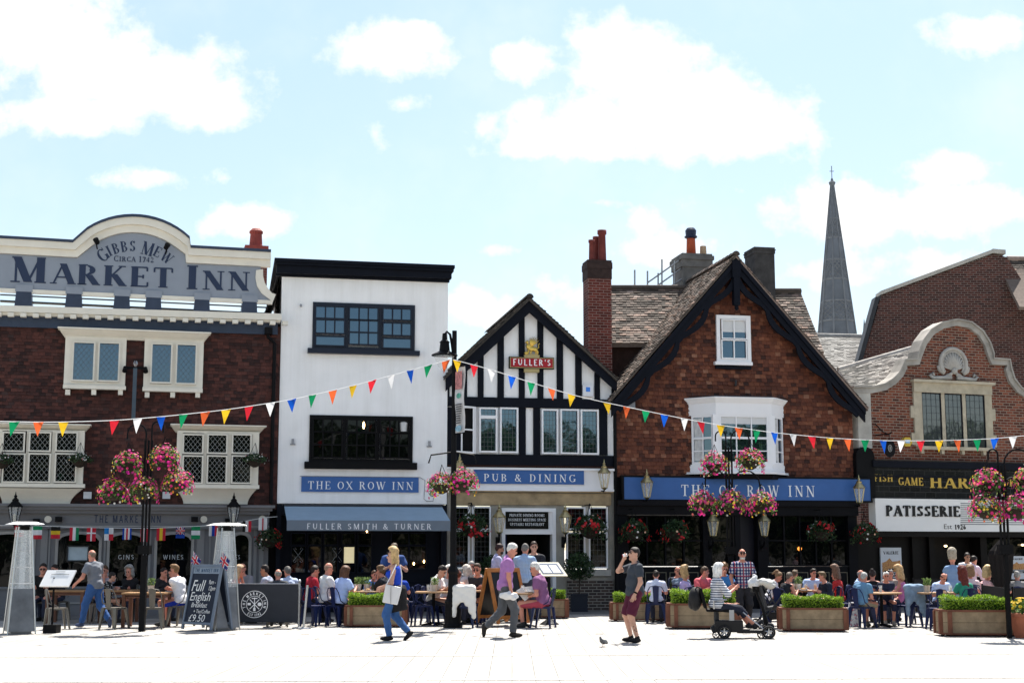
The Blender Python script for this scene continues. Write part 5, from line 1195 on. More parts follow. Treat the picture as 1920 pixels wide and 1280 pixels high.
# round hanging sign, alarm box, round black plaque
u, v = PA.uv(1668, 840, .5); T_ = PA.thing('hanging_sign', 'small oval black hanging sign on a wrought iron bracket', 'sign', u, v, .5)
mb = MB(); mb.prism([(u + .19 * math.cos(a * .3142), v + .26 * math.sin(a * .3142)) for a in range(20)], -.52, -.48); mb.build('board', BLACKP, T_)
mb = MB(); mb.tube([(u, -.525, v + .06), (u, -.525, v - .06)], .012, 6)
for r_, n in ((.1, 10),): mb.tube([(u + .06 * math.cos(a * .63), -.525, v + .1 * math.sin(a * .63)) for a in range(11)], .008, 5)
mb.build('emblem', M('sign_pale', (.4, .4, .38), .6), T_)
mb = MB(); mb.tube([(u - .12, 0, v + .42), (u, -.5, v + .42), (u + .02, -.62, v + .46)], .02, 6); mb.tube([(u - .12, 0, v + .75), (u - .05, -.25, v + .5), (u, -.45, v + .42)], .016, 6); mb.tube([(u, -.5, v + .42), (u, -.5, v + .24)], .01, 5); mb.build('bracket', BLACKP, T_)
u, v = PA.uv(1701, 828, .1); mb = MB(); mb.prism([(u + .17 * math.cos(R(60 * a)), v + .155 * math.sin(R(60 * a))) for a in range(6)], -.12, 0); a = mb.build_thing('alarm_box', M('alarm_yellow', (.55, .38, .05), .4), PA.loc(u, v, 0), PA.rz, 'yellow hexagonal alarm box on the brick shop wall', 'alarm', off=(u, 0, v)); OFF[a.name] = (u, 0, v)
mb = MB(); mb.box(u - .08, u + .08, -.126, -.118, v - .04, v + .06); mb.build('emblem', M('alarm_pale_blue', (.3, .5, .7), .4), a)
mb = MB(); a0, a1, b0, b1 = PA.rect(1606, 836, 1640, 940, .18); mb.box(a0, a1, -.2, .3, b0, b1 - .3); um = (a0 + a1) / 2; mb.prism([(um + (a1 - a0) / 2 * math.cos(R(a)), b1 - .3 + .28 * math.sin(R(a))) for a in range(0, 181, 15)], -.2, .3); mb.build('corner_console', BLACKP, H5)
# roofs behind this shop
mb = MB(); SLT = ISL('pale_slate', [(0, (.40, .38, .34)), (.5, (.52, .49, .45)), (1, (.62, .6, .56))], .9, bmpscale=7)
def pt(px, py, w): u, v = PA.uv(px, py, w); return (u, -w, v)
q = [pt(1572, 693, -3.2), pt(1720, 650, -3.2), pt(1598, 728, -.3), pt(1700, 724, -.3)]
roof_tiles(mb, *q, .24, .13); mb.poly3([q[0], q[1], q[3], q[2]], (0, .05, -.1)); mb.tube([q[0], q[1]], .09, 8); mb.build('roof', SLT, H5)
# ---------------------------------------------------------------- things far behind
def yp(px, py, Y): return onY(px, py, Y)
B6 = empty('brick_hall', (12, 52, 0), 0, 'large blank dark brick gable wall with tiled roof behind the cake shop', 'building', off=(12, 52, 0))
mb = MB(); Y = 52; pts = [yp(x, y, Y) for x, y in ((1617, 676), (1653, 553), (1864, 476), (1888, 482), (1990, 640), (1990, 760), (1600, 760))]; pts[-1].z = pts[-2].z = 0; mb.poly3(pts, (0, .5, 0)); mb.build('wall', BRICK('far_brick', .24, .085, .012, [(0, (.05, .020, .017)), (.5, (.088, .030, .023)), (1, (.14, .048, .036))], (.17, .13, .115), axes='xz', stain=.7), B6)
mb = MB(); a, b, c = yp(1652, 552, Y - .1), yp(1862, 474, Y - .1), yp(1886, 476, Y - .1); mb.poly3([a, b, b + Vector((0, 0, .14)), a + Vector((0, 0, .14))], (0, .8, 0)); mb.poly3([b, c, c + Vector((0, 0, .16)), b + Vector((0, 0, .16))], (0, .8, 0)); mb.build('coping', STONEG, B6)
mb = MB(); a, b = yp(1617, 676, Y - .08), yp(1650, 556, Y - .08); mb.poly3([a, b, b + Vector((-.16, 0, .0)), a + Vector((-.16, 0, 0))], (0, .6, 0)); mb.build('flashing', DKGREY, B6)
mb = MB(); roof_tiles(mb, yp(1868, 486, 53), yp(2000, 486, 53), yp(1900, 560, 50.5) + Vector((.6, 0, -.6)), yp(2000, 560, 50.5) + Vector((0, 0, -.6)), .26, .15); q = [yp(1868, 488, 53), yp(2000, 488, 53), yp(2000, 575, 50.6), yp(1912, 575, 50.6)]; mb.poly3(q, (0, .1, -.1)); mb.tube([yp(1888, 486, 53), yp(2000, 488, 53)], .13, 8); mb.build('roof', RT_OLD, B6)
B7 = empty('slate_roofed_house', (24, 58, 0), 0, 'house showing only a pale grey slate roof below the spire', 'building', off=(24, 58, 0))
mb = MB(); roof_tiles(mb, yp(1500, 629, 60), yp(1640, 632, 60), yp(1500, 720, 55), yp(1640, 724, 55), .25, .16); q = [yp(1500, 630, 60), yp(1640, 633, 60), yp(1640, 726, 55.1), yp(1500, 722, 55.1)]; mb.poly3(q, (0, .1, -.12)); mb.tube([yp(1500, 629, 60), yp(1640, 632, 60)], .12, 8); mb.build('roof', ISL('pale_slate2', [(0, (.28, .27, .25)), (.5, (.36, .35, .33)), (1, (.46, .45, .42))], .9, bmpscale=7), B7)
mb = MB(); a, b = yp(1500, 722, 55.4), yp(1640, 726, 55.4); mb.box(a.x, b.x, 55.4, 60, 0, a.z); mb.build('wall', M('far_wall', (.2, .15, .12), .9), B7)
# cathedral spire
Ys = 458; ap = yp(1569, 340, Ys); base = yp(1570, 640, Ys); rb = 36.5 / FPX * Ys * CP
SPM = M('spire_stone', (.125, .14, .162), .9, var=.28, scale=.12, bmp=0)
SP_ = empty('cathedral_spire', (base.x, Ys, 0), 0, 'tall slender grey stone cathedral spire rising far behind the roofs', 'spire')
H_ = ap.z; hb = base.z; mb = MB(); mb.lathe([(rb * 1.12, hb - 18), (rb, hb), (.45, H_)], (0, 0, 0), 8, rot=R(22.5)); mb.build('stone_shaft', SPM, SP_)
mb = MB()
for j in range(8):
    a = R(22.5 + 45 * j); mb.tube([(rb * 1.02 * math.cos(a), rb * 1.02 * math.sin(a), hb), (.5 * math.cos(a), .5 * math.sin(a), H_ - .5)], [.34, .14], 6)
mb.build('rib', M('spire_rib', (.15, .162, .18), .9, var=.2, scale=.3), SP_)
mb = MB()
for py in (603, 525, 447):
    z = onY(1569, py, Ys).z; f_ = (z - hb) / (H_ - hb); f2 = (z + 6.5 - hb) / (H_ - hb); r0, r1 = rb + (.45 - rb) * f_, rb + (.45 - rb) * f2
    for j in range(8):
        a0, a1 = R(22.5 + 45 * j), R(67.5 + 45 * j)
        for q in range(2):
            for s in range(4):
                z0_, z1_ = f_ + (f2 - f_) * s / 4, f_ + (f2 - f_) * (s + 1) / 4
                def pp(fr, f): rr = (rb + (.45 - rb) * f) * 1.012; p = Vector((rr * math.cos(a0), rr * math.sin(a0), 0)).lerp(Vector((rr * math.cos(a1), rr * math.sin(a1), 0)), fr); return (p.x, p.y, hb + (H_ - hb) * f)
                e0, e1 = (0, .5) if (s + q) % 2 == 0 else (.5, 0); mb.tube([pp(e0, z0_), pp(e1, z1_)], .13, 4); mb.tube([pp(1 - e0, z0_), pp(1 - e1, z1_)], .13, 4)
    for f in (f_, f2): rr = (rb + (.45 - rb) * f) * 1.03; mb.lathe([(rr, -.3), (rr * 1.02, 0), (rr, .3)], (0, 0, hb + (H_ - hb) * f), 8, rot=R(22.5))
mb.build('tracery_band', M('spire_band', (.16, .17, .185), .9, var=.25, scale=.4), SP_)
mb = MB(); mb.lathe([(.45, -1), (1.0, 0), (1.15, .6), (.5, 1.2), (.25, 2.)], (0, 0, H_ - 1), 10); mb.tube([(0, 0, H_), (0, 0, H_ + 5.2)], .13, 6); mb.tube([(-.7, 0, H_ + 3.4), (.7, 0, H_ + 3.4)], .12, 6); mb.build('finial', SPM, SP_)
for sx in (-1, 1):
    mb = MB(); x = sx * (rb + 2.0 if sx > 0 else rb + 1.0); mb.lathe([(.8, hb - 14), (.7, hb + (0 if sx < 0 else 1)), (.05, hb + (7 if sx > 0 else 3))], (x, -3, 0), 6); mb.build('pinnacle', SPM, SP_)
# ================================================================ STREET FURNITURE
# ---- lanterns
GLS = CLEAR
def make_lantern(metal, bracket):
    t_ = empty('wall_lantern')
    fm = MB(); n = 6
    r0, r1, z0, z1 = .085, .17, -.30, .12
    def ringp(r, z, k): a = 2 * math.pi * k / n; return (r * math.cos(a), r * math.sin(a), z)
    for k in range(n): fm.tube([ringp(r0, z0, k), ringp(r1, z1, k)], .010, 5); fm.tube([ringp(r1, z1, k), ringp(r1, z1, k + 1)], .014, 5); fm.tube([ringp(r0, z0, k), ringp(r0, z0, k + 1)], .012, 5)
    fm.lathe([(.02, -.36), (.06, -.33), (r0, z0)], (0, 0, 0), 8); fm.build('frame', metal, t_)
    m = MB(); m.lathe([(r1 + .025, z1), (r1 * .8, z1 + .07), (.075, z1 + .14), (.085, z1 + .17), (.05, z1 + .2), (.03, z1 + .23), (.045, z1 + .26), (.02, z1 + .29), (.004, z1 + .38)], (0, 0, 0), 12); m.build('lamp_cap', metal, t_, smooth=False)
    m = MB(); m.lathe([(r0 - .006, z0 + .004), (r1 - .008, z1 - .004)], (0, 0, 0), 6); m.build('glass', GLS, t_)
    m = MB(); m.tube([(0, 0, z0), (0, 0, z0 + .16)], .03, 8); m.ball((0, 0, z0 + .2), (.03, .03, .05), 8, 6); m.build('burner', M('pale_mantle', (.6, .55, .42), .6), t_)
    if bracket: m = MB(); m.tube([(0, .25, -.62), (0, .10, -.58), (0, 0, -.46), (0, 0, -.34)], [.045, .035, .03, .03], 7); m.tube([(0, .28, -.72), (0, .28, -.42)], .05, 8); m.build('bracket', BLACKP, t_)
    else: m = MB(); m.tube([(0, .3, -.38), (0, .06, -.40), (0, 0, -.34)], .02, 6); m.build('bracket', BLACKP, t_)
    return t_
for fac, px, py, w, met, br, lab in ((FU, 1133, 894, .45, BRASS, 0, 'brass gas style lantern on white fascia at right of pub and dining board'),
        (FU, 862, 884, .45, BRASS, 0, 'brass lantern half hidden by yellow and pink flowers near the lamp post'),
        (FU, 936, 977, .35, BRASS, 1, 'brass lantern on black bracket left of the white doorway'), (FU, 1060, 977, .35, BRASS, 1, 'brass lantern on black bracket right of the white doorway'),
        (OX, 1213, 912, .6, BRASS, 0, 'brass lantern in front of the left end of the long blue board'), (OX, 1611, 922, .6, BRASS, 0, 'brass lantern in front of the right end of the long blue board'),
        (OX, 1337, 984, .4, BRASS, 1, 'tarnished lantern left of the dark pub door under the long blue board'), (OX, 1433, 984, .4, BRASS, 1, 'tarnished lantern right of the dark pub door under the long blue board'),
        (MK, 28, 958, .65, BLACKP, 0, 'black wall lantern above the leftmost patio heater'), (MK, 438, 958, .65, BLACKP, 0, 'black wall lantern above the patio heater behind the chalkboard')):
    u, v = fac.uv(px, py, w); place('lantern%s%d' % (met.name, br), lambda: make_lantern(met, br), fac.loc(u, v, w), fac.rz, lab, 'lantern', 'wall lanterns on the pub fronts')
# ---- hanging baskets
LEAFG = ISL('basket_leaf', [(0, (.02, .055, .014)), (.5, (.07, .15, .03)), (.85, (.16, .27, .06)), (1, (.3, .36, .13))], .6, trans=.4)
LEAFD = ISL('dark_basket_leaf', [(0, (.008, .022, .008)), (.6, (.02, .05, .015)), (1, (.05, .09, .03))], .6, trans=.15)
PINK = ISL('pink_petal', [(0, (.62, .02, .17)), (.3, (.75, .04, .22)), (.55, (.50, .012, .28)), (.75, (.80, .12, .26)), (.88, (.36, .01, .22)), (.94, (.8, .2, .1)), (1, (.80, .25, .35))], .6, trans=.45)
MIXY = ISL('mixed_petal', [(0, (.80, .55, .04)), (.35, (.80, .60, .08)), (.5, (.75, .18, .04)), (.7, (.75, .72, .66)), (1, (.70, .14, .22))], .6, trans=.3, mode='CONSTANT')
REDP = ISL('red_petal', [(0, (.50, .012, .02)), (.5, (.62, .02, .03)), (.8, (.38, .01, .02)), (1, (.7, .06, .05))], .6, trans=.2)
WHIP = ISL('white_petal', [(0, (.75, .74, .72)), (.7, (.8, .78, .76)), (1, (.78, .4, .2))], .6, trans=.2)
def make_basket(kind, chain=.55):
    t_ = empty('hanging_basket'); rs = random.Random(kind); st = random.getstate(); random.seed(kind)
    R_ = .30
    m = MB(); m.lathe([(.05, -.26), (.17, -.20), (.24, -.08), (.26, 0), (.24, 0)], (0, 0, 0), 14); m.build('bowl', M('basket_liner', (.03, .022, .016), .9), t_)
    m = MB()
    for k in range(3): a = k * 2.094; m.tube([(.24 * math.cos(a), .24 * math.sin(a), 0), (0, 0, chain)], .007, 4)
    m.build('chain', BLACKP, t_)
    def shell(top=.36, tr=.36):
        a = random.uniform(0, 6.283); q = random.random()
        if q < .68:
            e = math.asin(random.uniform(0, 1)); rr = (R_ + .07) * random.uniform(.72, 1.12); return Vector((rr * math.cos(e) * math.cos(a), rr * math.cos(e) * math.sin(a), top * math.sin(e) * random.uniform(.75, 1.08) - .02)), Vector((math.cos(a) * math.cos(e), math.sin(a) * math.cos(e), math.sin(e) + .15))
        z = -tr * random.random() ** 1.2 * (.5 + .5 * abs(math.sin(a * 1.5 + kind))); rr = (R_ + .09) * random.uniform(.85, 1.12) * (1 + z * .25); return Vector((rr * math.cos(a), rr * math.sin(a), z)), Vector((math.cos(a), math.sin(a), -.1))
    red = kind >= 10 and kind < 20; sparse = kind >= 20
    m = MB()
    for i in range(420 if not red else 620): p, n = shell(.34 if not sparse else .22, .34 if not sparse else .12); m.leaf(p * random.uniform(.8, 1.04), random.uniform(.06, .10), n * .5)
    m.build('foliage', LEAFD if red or sparse else LEAFG, t_, kind='stuff')
    m = MB(); m2 = MB()
    if red:
        cs = [shell(.2, .34)[0] for _ in range(8)]
        for c in cs:
            for i in range(9): p = c + Vector((random.gauss(0, .05), random.gauss(0, .05), random.gauss(0, .045))); p = p.normalized() * max(p.length, .34); m.flower(p, (p.x, p.y - .2, .1), random.uniform(.026, .042))
        for i in range(9): p, n = shell(.3, .2); m2.flower(p * 1.04, n, .032)
    elif sparse:
        for i in range(26): p, n = shell(.26, .1); m2.flower(p * 1.12, n, .026)
        for i in range(3): p, n = shell(.26, .1); m.flower(p * 1.1, n, .03)
    else:
        off = rs.uniform(0, 6.28)
        for i in range(165):
            p, n = shell(); a = math.atan2(p.y, p.x)
            if math.sin(a * 2 + off) < -.35 and random.random() < .7: m2.flower(p * 1.07, n, random.uniform(.022, .036))
            else: m.flower(p * 1.07, n, random.uniform(.032, .050))
        for i in range(16): p, n = shell(); m2.flower(p * 1.1, n, .028)
    m.build('blossom', PINK if not red and not sparse else REDP, t_, kind='stuff'); m2.build('pale_blossom', MIXY if not red and not sparse else WHIP, t_, kind='stuff')
    random.setstate(st); return t_
def basket(kind, loc, label, scale=1., group='hanging flower baskets'):
    if 10 <= kind < 20: scale *= 1.14
    place('basket%d' % kind, lambda: make_basket(kind), loc, random.uniform(0, 6.28), label, 'flower basket', group, scale)
for i, (fac, px, py, w, k, s, lab) in enumerate(((MK, 506, 1010, .5, 10, .8, 'dark leaved basket of red and white flowers at the right edge of the grey shopfront'),
        (FU, 884, 985, .6, 11, 1.0, 'red and white basket hanging between the lamp post and the white doorway'), (FU, 1106, 988, .6, 12, 1.05, 'wide red flowered basket hanging right of the white doorway'),
        (OX, 1188, 996, .6, 10, .95, 'red basket hanging under the left end of the long blue board'), (OX, 1266, 996, .6, 11, .95, 'red and white basket hanging left of the dark pub door'),
        (OX, 1540, 996, .6, 12, .9, 'red and white basket hanging right of the dark pub door'), (OX, 1621, 1000, .6, 10, .9, 'red basket hanging below the rightmost brass lantern'),
        (MK, 150, 861, .62, 20, .8, 'sparse white flowered basket on the right edge of the left bay window'), (MK, 478, 861, .62, 20, .8, 'sparse white flowered basket on the right edge of the right bay window'), (MK, 3, 863, .62, 20, .8, 'sparse white flowered basket at the left edge of the left bay window'))):
    u, v = fac.uv(px, py, w); basket(k, fac.loc(u, v, w), lab, s)
    if w == .6: mb = MB(); L_ = fac.loc(u, v + .5, w); L2 = fac.loc(u, v + .62, 0); t_ = mb.tube([tuple(L_), tuple(L_ + Vector((0, 0, .12))), tuple(L2)], .014, 6).build_thing('basket_bracket', BLACKP, (0, 0, 0), 0, 'thin iron bracket carrying the %s' % lab.split(' hanging')[0] + ' ' + ' '.join(lab.split()[-4:]), 'bracket', 'iron basket brackets')
# ---- flower poles
def flower_pole(px, foot, hoops, lower, baskets, label, sizes=1.):
    base = g(px, foot); Y = base.y; t_ = empty('flower_pole', base, 0, label, 'flower stand', 'flower basket poles')
    def at(qx, qy, dy=0): p = onY(qx, qy, Y + dy); return (p.x - base.x, p.y - base.y, p.z)
    m = MB(); zt = onY(px, hoops[0][1] + 30, Y).z; zl = onY(px, 1040, Y).z
    wp = .04 if px > 1800 else .06; m.box(-wp, wp, -wp, wp, 0, max(zl, 1.3)); m.box(-.12, .12, -.12, .12, max(zl, 1.3) + .02, max(zl, 1.3) + .2); m.build('post', BLACKP, t_)
    for dx in (-.07, 0, .07): m = MB(); m.tube([(dx, 0, zl), (dx, 0, zt)], .024, 6); m.build('rod', BLACKP, t_)
    for (hx, hy, sg, dy) in hoops + lower:
        x0 = sg * .06; c = at(hx, hy, dy); r = abs(c[0] - x0) / 2; m = MB(); pts = [(x0, 0, c[2] - r - .5), (x0, 0, c[2] - r)]
        for k in range(9): a = math.pi * (1 - k / 8) if c[0] > x0 else math.pi * k / 8; pts.append(((x0 + c[0]) / 2 + r * math.cos(a), dy * (k / 8), c[2] - r + r * math.sin(a)))
        pts.append((c[0], dy, c[2] - r - .12)); m.tube(pts, .018, 6); m.build('hoop', BLACKP, t_)
    for i, (bx, by, dy, k, lab) in enumerate(baskets): basket(k, onY(bx, by, Y + dy), lab, sizes)
flower_pole(266, 1183, [(240, 795, -1, 0), (307, 790, 1, 0)], [(218, 852, -1, -.15), (333, 850, 1, .1)],
    [(240, 868, 0, 1, 'pink and orange basket upper left on the flower pole before the brown pub'), (308, 857, 0, 2, 'magenta basket upper right on the flower pole before the brown pub'), (213, 920, -.15, 3, 'pink basket lower left on the flower pole before the brown pub'), (270, 918, -.4, 1, 'yellow and pink basket lowest in the middle of the flower pole before the brown pub'), (334, 903, .1, 2, 'pink and yellow basket lower right on the flower pole before the brown pub')], 'black flower pole with hooped arms before the brown tiled pub', .8)
flower_pole(1373, 1166, [(1341, 808, -1, 0), (1404, 806, 1, 0)], [(1322, 882, -1, -.15), (1424, 882, 1, .1)],
    [(1340, 870, 0, 2, 'pink basket upper left on the flower pole before the bay window'), (1407, 863, 0, 1, 'orange and pink basket upper right on the flower pole before the bay window'), (1318, 942, -.15, 3, 'small pink basket lower left on the flower pole before the long blue board'), (1370, 940, -.4, 1, 'orange topped pink basket low in the middle before the long blue board'), (1428, 944, .1, 2, 'magenta basket lower right on the flower pole before the long blue board')], 'black flower pole with hooped arms before the white bay window', .86)
flower_pole(1893, 1196, [(1852, 842, -1, 0), (1935, 842, 1, 0)], [(1862, 895, -1, -.15), (1912, 895, 1, .1)],
    [(1852, 905, 0, 3, 'pink basket upper left on the rightmost flower pole'), (1932, 898, 0, 1, 'pink and white basket cut by the right picture edge'), (1848, 952, -.2, 2, 'bright pink basket lower left on the rightmost flower pole'), (1906, 954, -.3, 1, 'white yellow and pink basket lower right on the rightmost flower pole')], 'black flower pole with hooped arms before the cake shop sign', .82)
# ---- lamp post
b = g(849, 1176); Y = b.y; LP = empty('lamp_post', b, 0, 'tall black cast iron lamp post with hooked lantern arm', 'lamp post')
zt = onY(843, 620, Y).z; xt = onY(843, 620, Y).x - b.x
m = MB(); m.lathe([(.21, 0), (.21, .06), (.18, .10), (.17, .52), (.19, .56), (.15, .62), (.115, .75), (.10, 1.15), (.13, 1.2), (.10, 1.28), (.085, 1.32)], (0, 0, 0), 12); m.build('base', BLACKP, LP)
m = MB(); m.tube([(0, 0, 1.3), (0, 0, 3.0), (0, 0, zt)], [.075, .065, .055], 10); m.build('pole', BLACKP, LP)
m = MB(); zl = onY(835, 645, Y).z; m.tube([(0, 0, zt - .75), (-.06, 0, zt - .3), (-.1, 0, zt - .08), (-.17, 0, zt - .02), (-.23, 0, zt - .1), (-.24, 0, zl + .2)], .028, 8); m.box(-.05, 0, -.04, .04, zl - .1, zl - .02); m.build('arm', BLACKP, LP)
m = MB(); m.lathe([(.30, -.26), (.29, -.24), (.12, -.16), (.10, .02), (.12, .04), (.06, .10), (.05, .24)], (-.22, 0, zl), 16); lh = m.build('lamp_head', BLACKP, LP)
m = MB(); m.lathe([(.03, -.62), (.15, -.5), (.22, -.32), (.24, -.27)], (-.22, 0, zl), 16); m.build('glass_bowl', CLEAR, lh, smooth=True)
m = MB(); z = onY(848, 892, Y).z + .28; m.tube([(-.55, -.1, z), (-.5, -.05, z + .18), (0, 0, z + .25), (.45, -.05, z + .18), (.5, -.1, z)], .018, 6); m.build('basket_arm', BLACKP, LP)
basket(1, onY(828, 908, Y - .1), 'pink basket on the left side of the lamp post', .8); basket(2, onY(868, 902, Y - .1), 'yellow and magenta basket on the right side of the lamp post', .85)
m = MB(); z0, z1 = onY(856, 812, Y).z, onY(856, 690, Y).z
bt = empty('street_banner', (b.x, b.y, z0), R(-58), 'narrow street banner with red and green pictures on the lamp post', 'banner')
pts = []
m = MB()
for i in range(8):
    z = (z1 - z0) * i / 8; z2 = (z1 - z0) * (i + 1) / 8; y = .02 * math.sin(i * 1.1); y2 = .02 * math.sin((i + 1) * 1.1); m.poly3([(.06, y, z), (.42, y + .02, z), (.42, y2 + .02, z2), (.06, y2, z2)], (0, .006, 0))
m.build('cloth', M('banner_white', (.62, .62, .63), .8, trans=.2), bt)
m = MB(); zz = z1 - z0
m.box(.1, .38, -.03, -.022, zz * .66, zz * .93); m.build('red_picture', M('banner_red', (.40, .17, .17), .8, var=.6, scale=14), bt); m = MB(); m.ball((.24, -.026, zz * .56), (.10, .004, .06)); m.build('green_picture', M('banner_green', (.10, .34, .27), .8, var=.5, scale=14), bt)
m = MB()
for i in range(9): m.box(.1 + random.uniform(0, .05), .38 - random.uniform(0, .06), -.034, -.022, zz * (.42 - i * .035), zz * (.435 - i * .035))
m.build('print_line', DKGREY, bt); m = MB(); m.ball((.25, -.028, zz * .06), (.14, .004, .07)); m.build('blue_picture', M('banner_blue', (.25, .42, .52), .8, var=.5, scale=14), bt)
m = MB(); m.tube([(0, 0, zz + .02), (.44, 0, zz + .02)], .012, 6); m.tube([(0, 0, -.02), (.44, 0, -.02)], .012, 6); m.build('banner_arm', BLACKP, bt)
# ---- bunting
PC = {'g': (.005, .27, .10), 'o': (.75, .13, .035), 'y': (.75, .47, .02), 'r': (.62, .02, .035), 'w': (.82, .82, .82), 'b': (.006, .10, .58)}
PM = {k: M('pennant_' + k, c, .6, var=0, trans=.5) for k, c in PC.items()}
def bunting(label, ypts, flags, Yf, w_m=.195, h_m=.295):
    xs = [p[0] for p in ypts]; ys = [p[1] for p in ypts]
    def sp(x): return float(np.interp(x, xs, ys))
    def sm(x): return (sp(x - 25) + sp(x) * 2 + sp(x + 25)) / 4 if xs[0] + 25 < x < xs[-1] - 25 else sp(x)
    X = np.linspace(xs[0], xs[-1], 50); P = [onY(x, sm(x), Yf(x)) for x in X]; o = P[0]
    t_ = empty('bunting', o, 0, label, 'bunting', 'strings of bunting over the square', off=tuple(o))
    m = MB(); m.tube(P, .008, 5); m.build('cord', M('white_cord', (.8, .8, .8), .7, var=0), t_)
    for px, c in flags:
        p = onY(px, sm(px), Yf(px)); p2 = onY(px + 10, sm(px + 10), Yf(px + 10)); d = (p2 - p).normalized(); a = random.uniform(-.35, .35); dd = (Vector((d.x, d.y + a, d.z))).normalized()
        A, B = p - dd * w_m / 2, p + dd * w_m / 2; T = p + Vector((random.uniform(-.05, .04), random.uniform(-.06, .02), -h_m * random.uniform(.94, 1.05))); q = Vector((0, .012, 0)) * random.uniform(-1, 1)
        m = MB(); m.add([A, B, (A + T) / 2 + q, (B + T) / 2 + q, T], [(0, 1, 3, 2), (2, 3, 4)]); m.build('pennant', PM[c], t_)
LX = [27, 72, 119, 215, 258, 302, 344, 385, 424, 467, 507, 547, 586, 624, 662, 698, 733, 769, 803, 836]
bunting('left string of coloured pennants from the lamp post across the brown and white houses', [(-30, 789), (60, 791), (120, 791), (215, 788), (302, 781), (424, 768), (547, 749), (662, 723), (769, 694), (843, 674)], list(zip(LX, 'goyrwbgoyrwbgoyrwbgo')), lambda x: 26.8 + (x + 30) / 873 * 4.3)
RX = [857, 889, 922, 960, 996, 1034, 1072, 1138, 1175, 1211, 1246, 1283, 1314, 1351, 1385, 1419, 1452, 1487, 1522, 1556, 1589, 1622, 1656, 1690, 1726, 1761, 1795, 1832, 1865, 1899]
bunting('right string of coloured pennants from the lamp post across the gabled houses', [(850, 674), (922, 693), (996, 717), (1072, 740), (1138, 755), (1211, 770), (1283, 785), (1351, 797), (1452, 811), (1556, 821), (1656, 826), (1761, 826), (1865, 822), (1945, 814)], list(zip(RX, 'yrwbgoyyogbwryogbwryogbwryogbw')), lambda x: 31.1 + (x - 850) / 1095 * 1.6, .185, .28)
# ---- national flags on a string before the grey shopfront
FC = {'G': (.01, .24, .09), 'W': (.75, .75, .76), 'R': (.55, .02, .04), 'K': (.012, .012, .012), 'Y': (.75, .5, .03), 'B': (.01, .06, .38), 'L': (.02, .22, .6), 'D': (.02, .025, .16)}
FMK = list(FC); FMM = [M('flag_' + k, FC[k], .7, var=0, trans=.25) for k in FMK]
def flag_mesh(m, spec, W_, H_, wob=0.):
    n = 8
    def P(x, z, l=0): return (x, .018 * math.sin(x * 30 + wob) + .02 * math.sin(z * 9 + wob) - l * .003, z)
    def rect(c, x0, x1, z0, z1, l=0):
        m.mi = FMK.index(c)
        for i in range(n):
            a, b = x0 + (x1 - x0) * i / n, x0 + (x1 - x0) * (i + 1) / n; m.add([P(a * W_, z0 * H_, l), P(b * W_, z0 * H_, l), P(b * W_, z1 * H_, l), P(a * W_, z1 * H_, l)], [(0, 1, 2, 3)])
    def union(x0, x1, z0, z1, l):
        rect('D', x0, x1, z0, z1, l)
        for c, wd, ll in (('W', .13, l + 1), ('R', .05, l + 2)):
            m.mi = FMK.index(c)
            for s in (0, 1):
                xa, xb = (x0, x1) if s == 0 else (x1, x0); e = wd * (x1 - x0)
                m.add([P(max(x0, min(x1, xa - e)) * W_, z0 * H_, ll + s * .2), P(max(x0, min(x1, xa + e)) * W_, z0 * H_, ll + s * .2), P(max(x0, min(x1, xb + e)) * W_, z1 * H_, ll + s * .2), P(max(x0, min(x1, xb - e)) * W_, z1 * H_, ll + s * .2)], [(0, 1, 2, 3)])
        xm, zm = (x0 + x1) / 2, (z0 + z1) / 2; dx, dz = x1 - x0, z1 - z0
        rect('W', xm - .16 * dx, xm + .16 * dx, z0, z1, l + 3); rect('W', x0, x1, zm - .16 * dz, zm + .16 * dz, l + 3.3); rect('R', xm - .09 * dx, xm + .09 * dx, z0, z1, l + 4); rect('R', x0, x1, zm - .09 * dz, zm + .09 * dz, l + 4.3)
    k, s = spec
    if k == 'h':
        for i, c in enumerate(s): rect(c, 0, 1, -(i + 1) / len(s), -i / len(s))
    elif k == 'v':
        for i, c in enumerate(s): rect(c, i / len(s), (i + 1) / len(s), -1, 0)
    elif k == 'cross': rect(s[0], 0, 1, -1, 0); rect(s[1], .42, .58, -1, 0, 1); rect(s[1], 0, 1, -.5, -.38, 1.3)
    elif k == 'quart': rect('L', 0, .5, -.5, 0); rect('W', .5, 1, -.5, 0); rect('W', 0, .5, -1, -.5); rect('R', .5, 1, -1, -.5); rect('L', .7, .82, -.32, -.2, 1); rect('B', .18, .3, -.8, -.68, 1)
    elif k == 'ens': rect('B', 0, 1, -1, 0); union(0, 1, -.6, 0, 1)
    elif k == 'union': union(0, 1, -1, 0, 0)
fl = [(36, ('h', 'RWR')), (70, ('h', 'GWR')), (104, ('h', 'KYR')), (139, ('v', 'RWG')), (171, ('cross', 'RW')), (204, ('quart', '')), (238, ('v', 'BWRWB')), (272, ('v', 'RWR')), (302, ('v', 'RYR')), (338, ('ens', '')), (367, ('h', 'GWG')), (400, ('v', 'WBR')), (463, ('v', 'KWR')), (493, ('cross', 'WR'))]
fy = lambda x: float(np.interp(x, [0, 70, 140, 280, 370, 430, 463, 505], [984, 985, 988, 990, 986, 981, 976, 968]))
u, v = MK.uv(0, fy(0), .6); FS = MK.thing('flag_string', 'string of small national flags across the grey pub shopfront', 'flags', u, v, .6)
m = MB(); m.tube([(MK.uv(x, fy(x), .6)[0], -.6, MK.uv(x, fy(x), .6)[1]) for x in range(-30, 521, 25)], .006, 5); m.build('cord', M('white_cord'), FS)
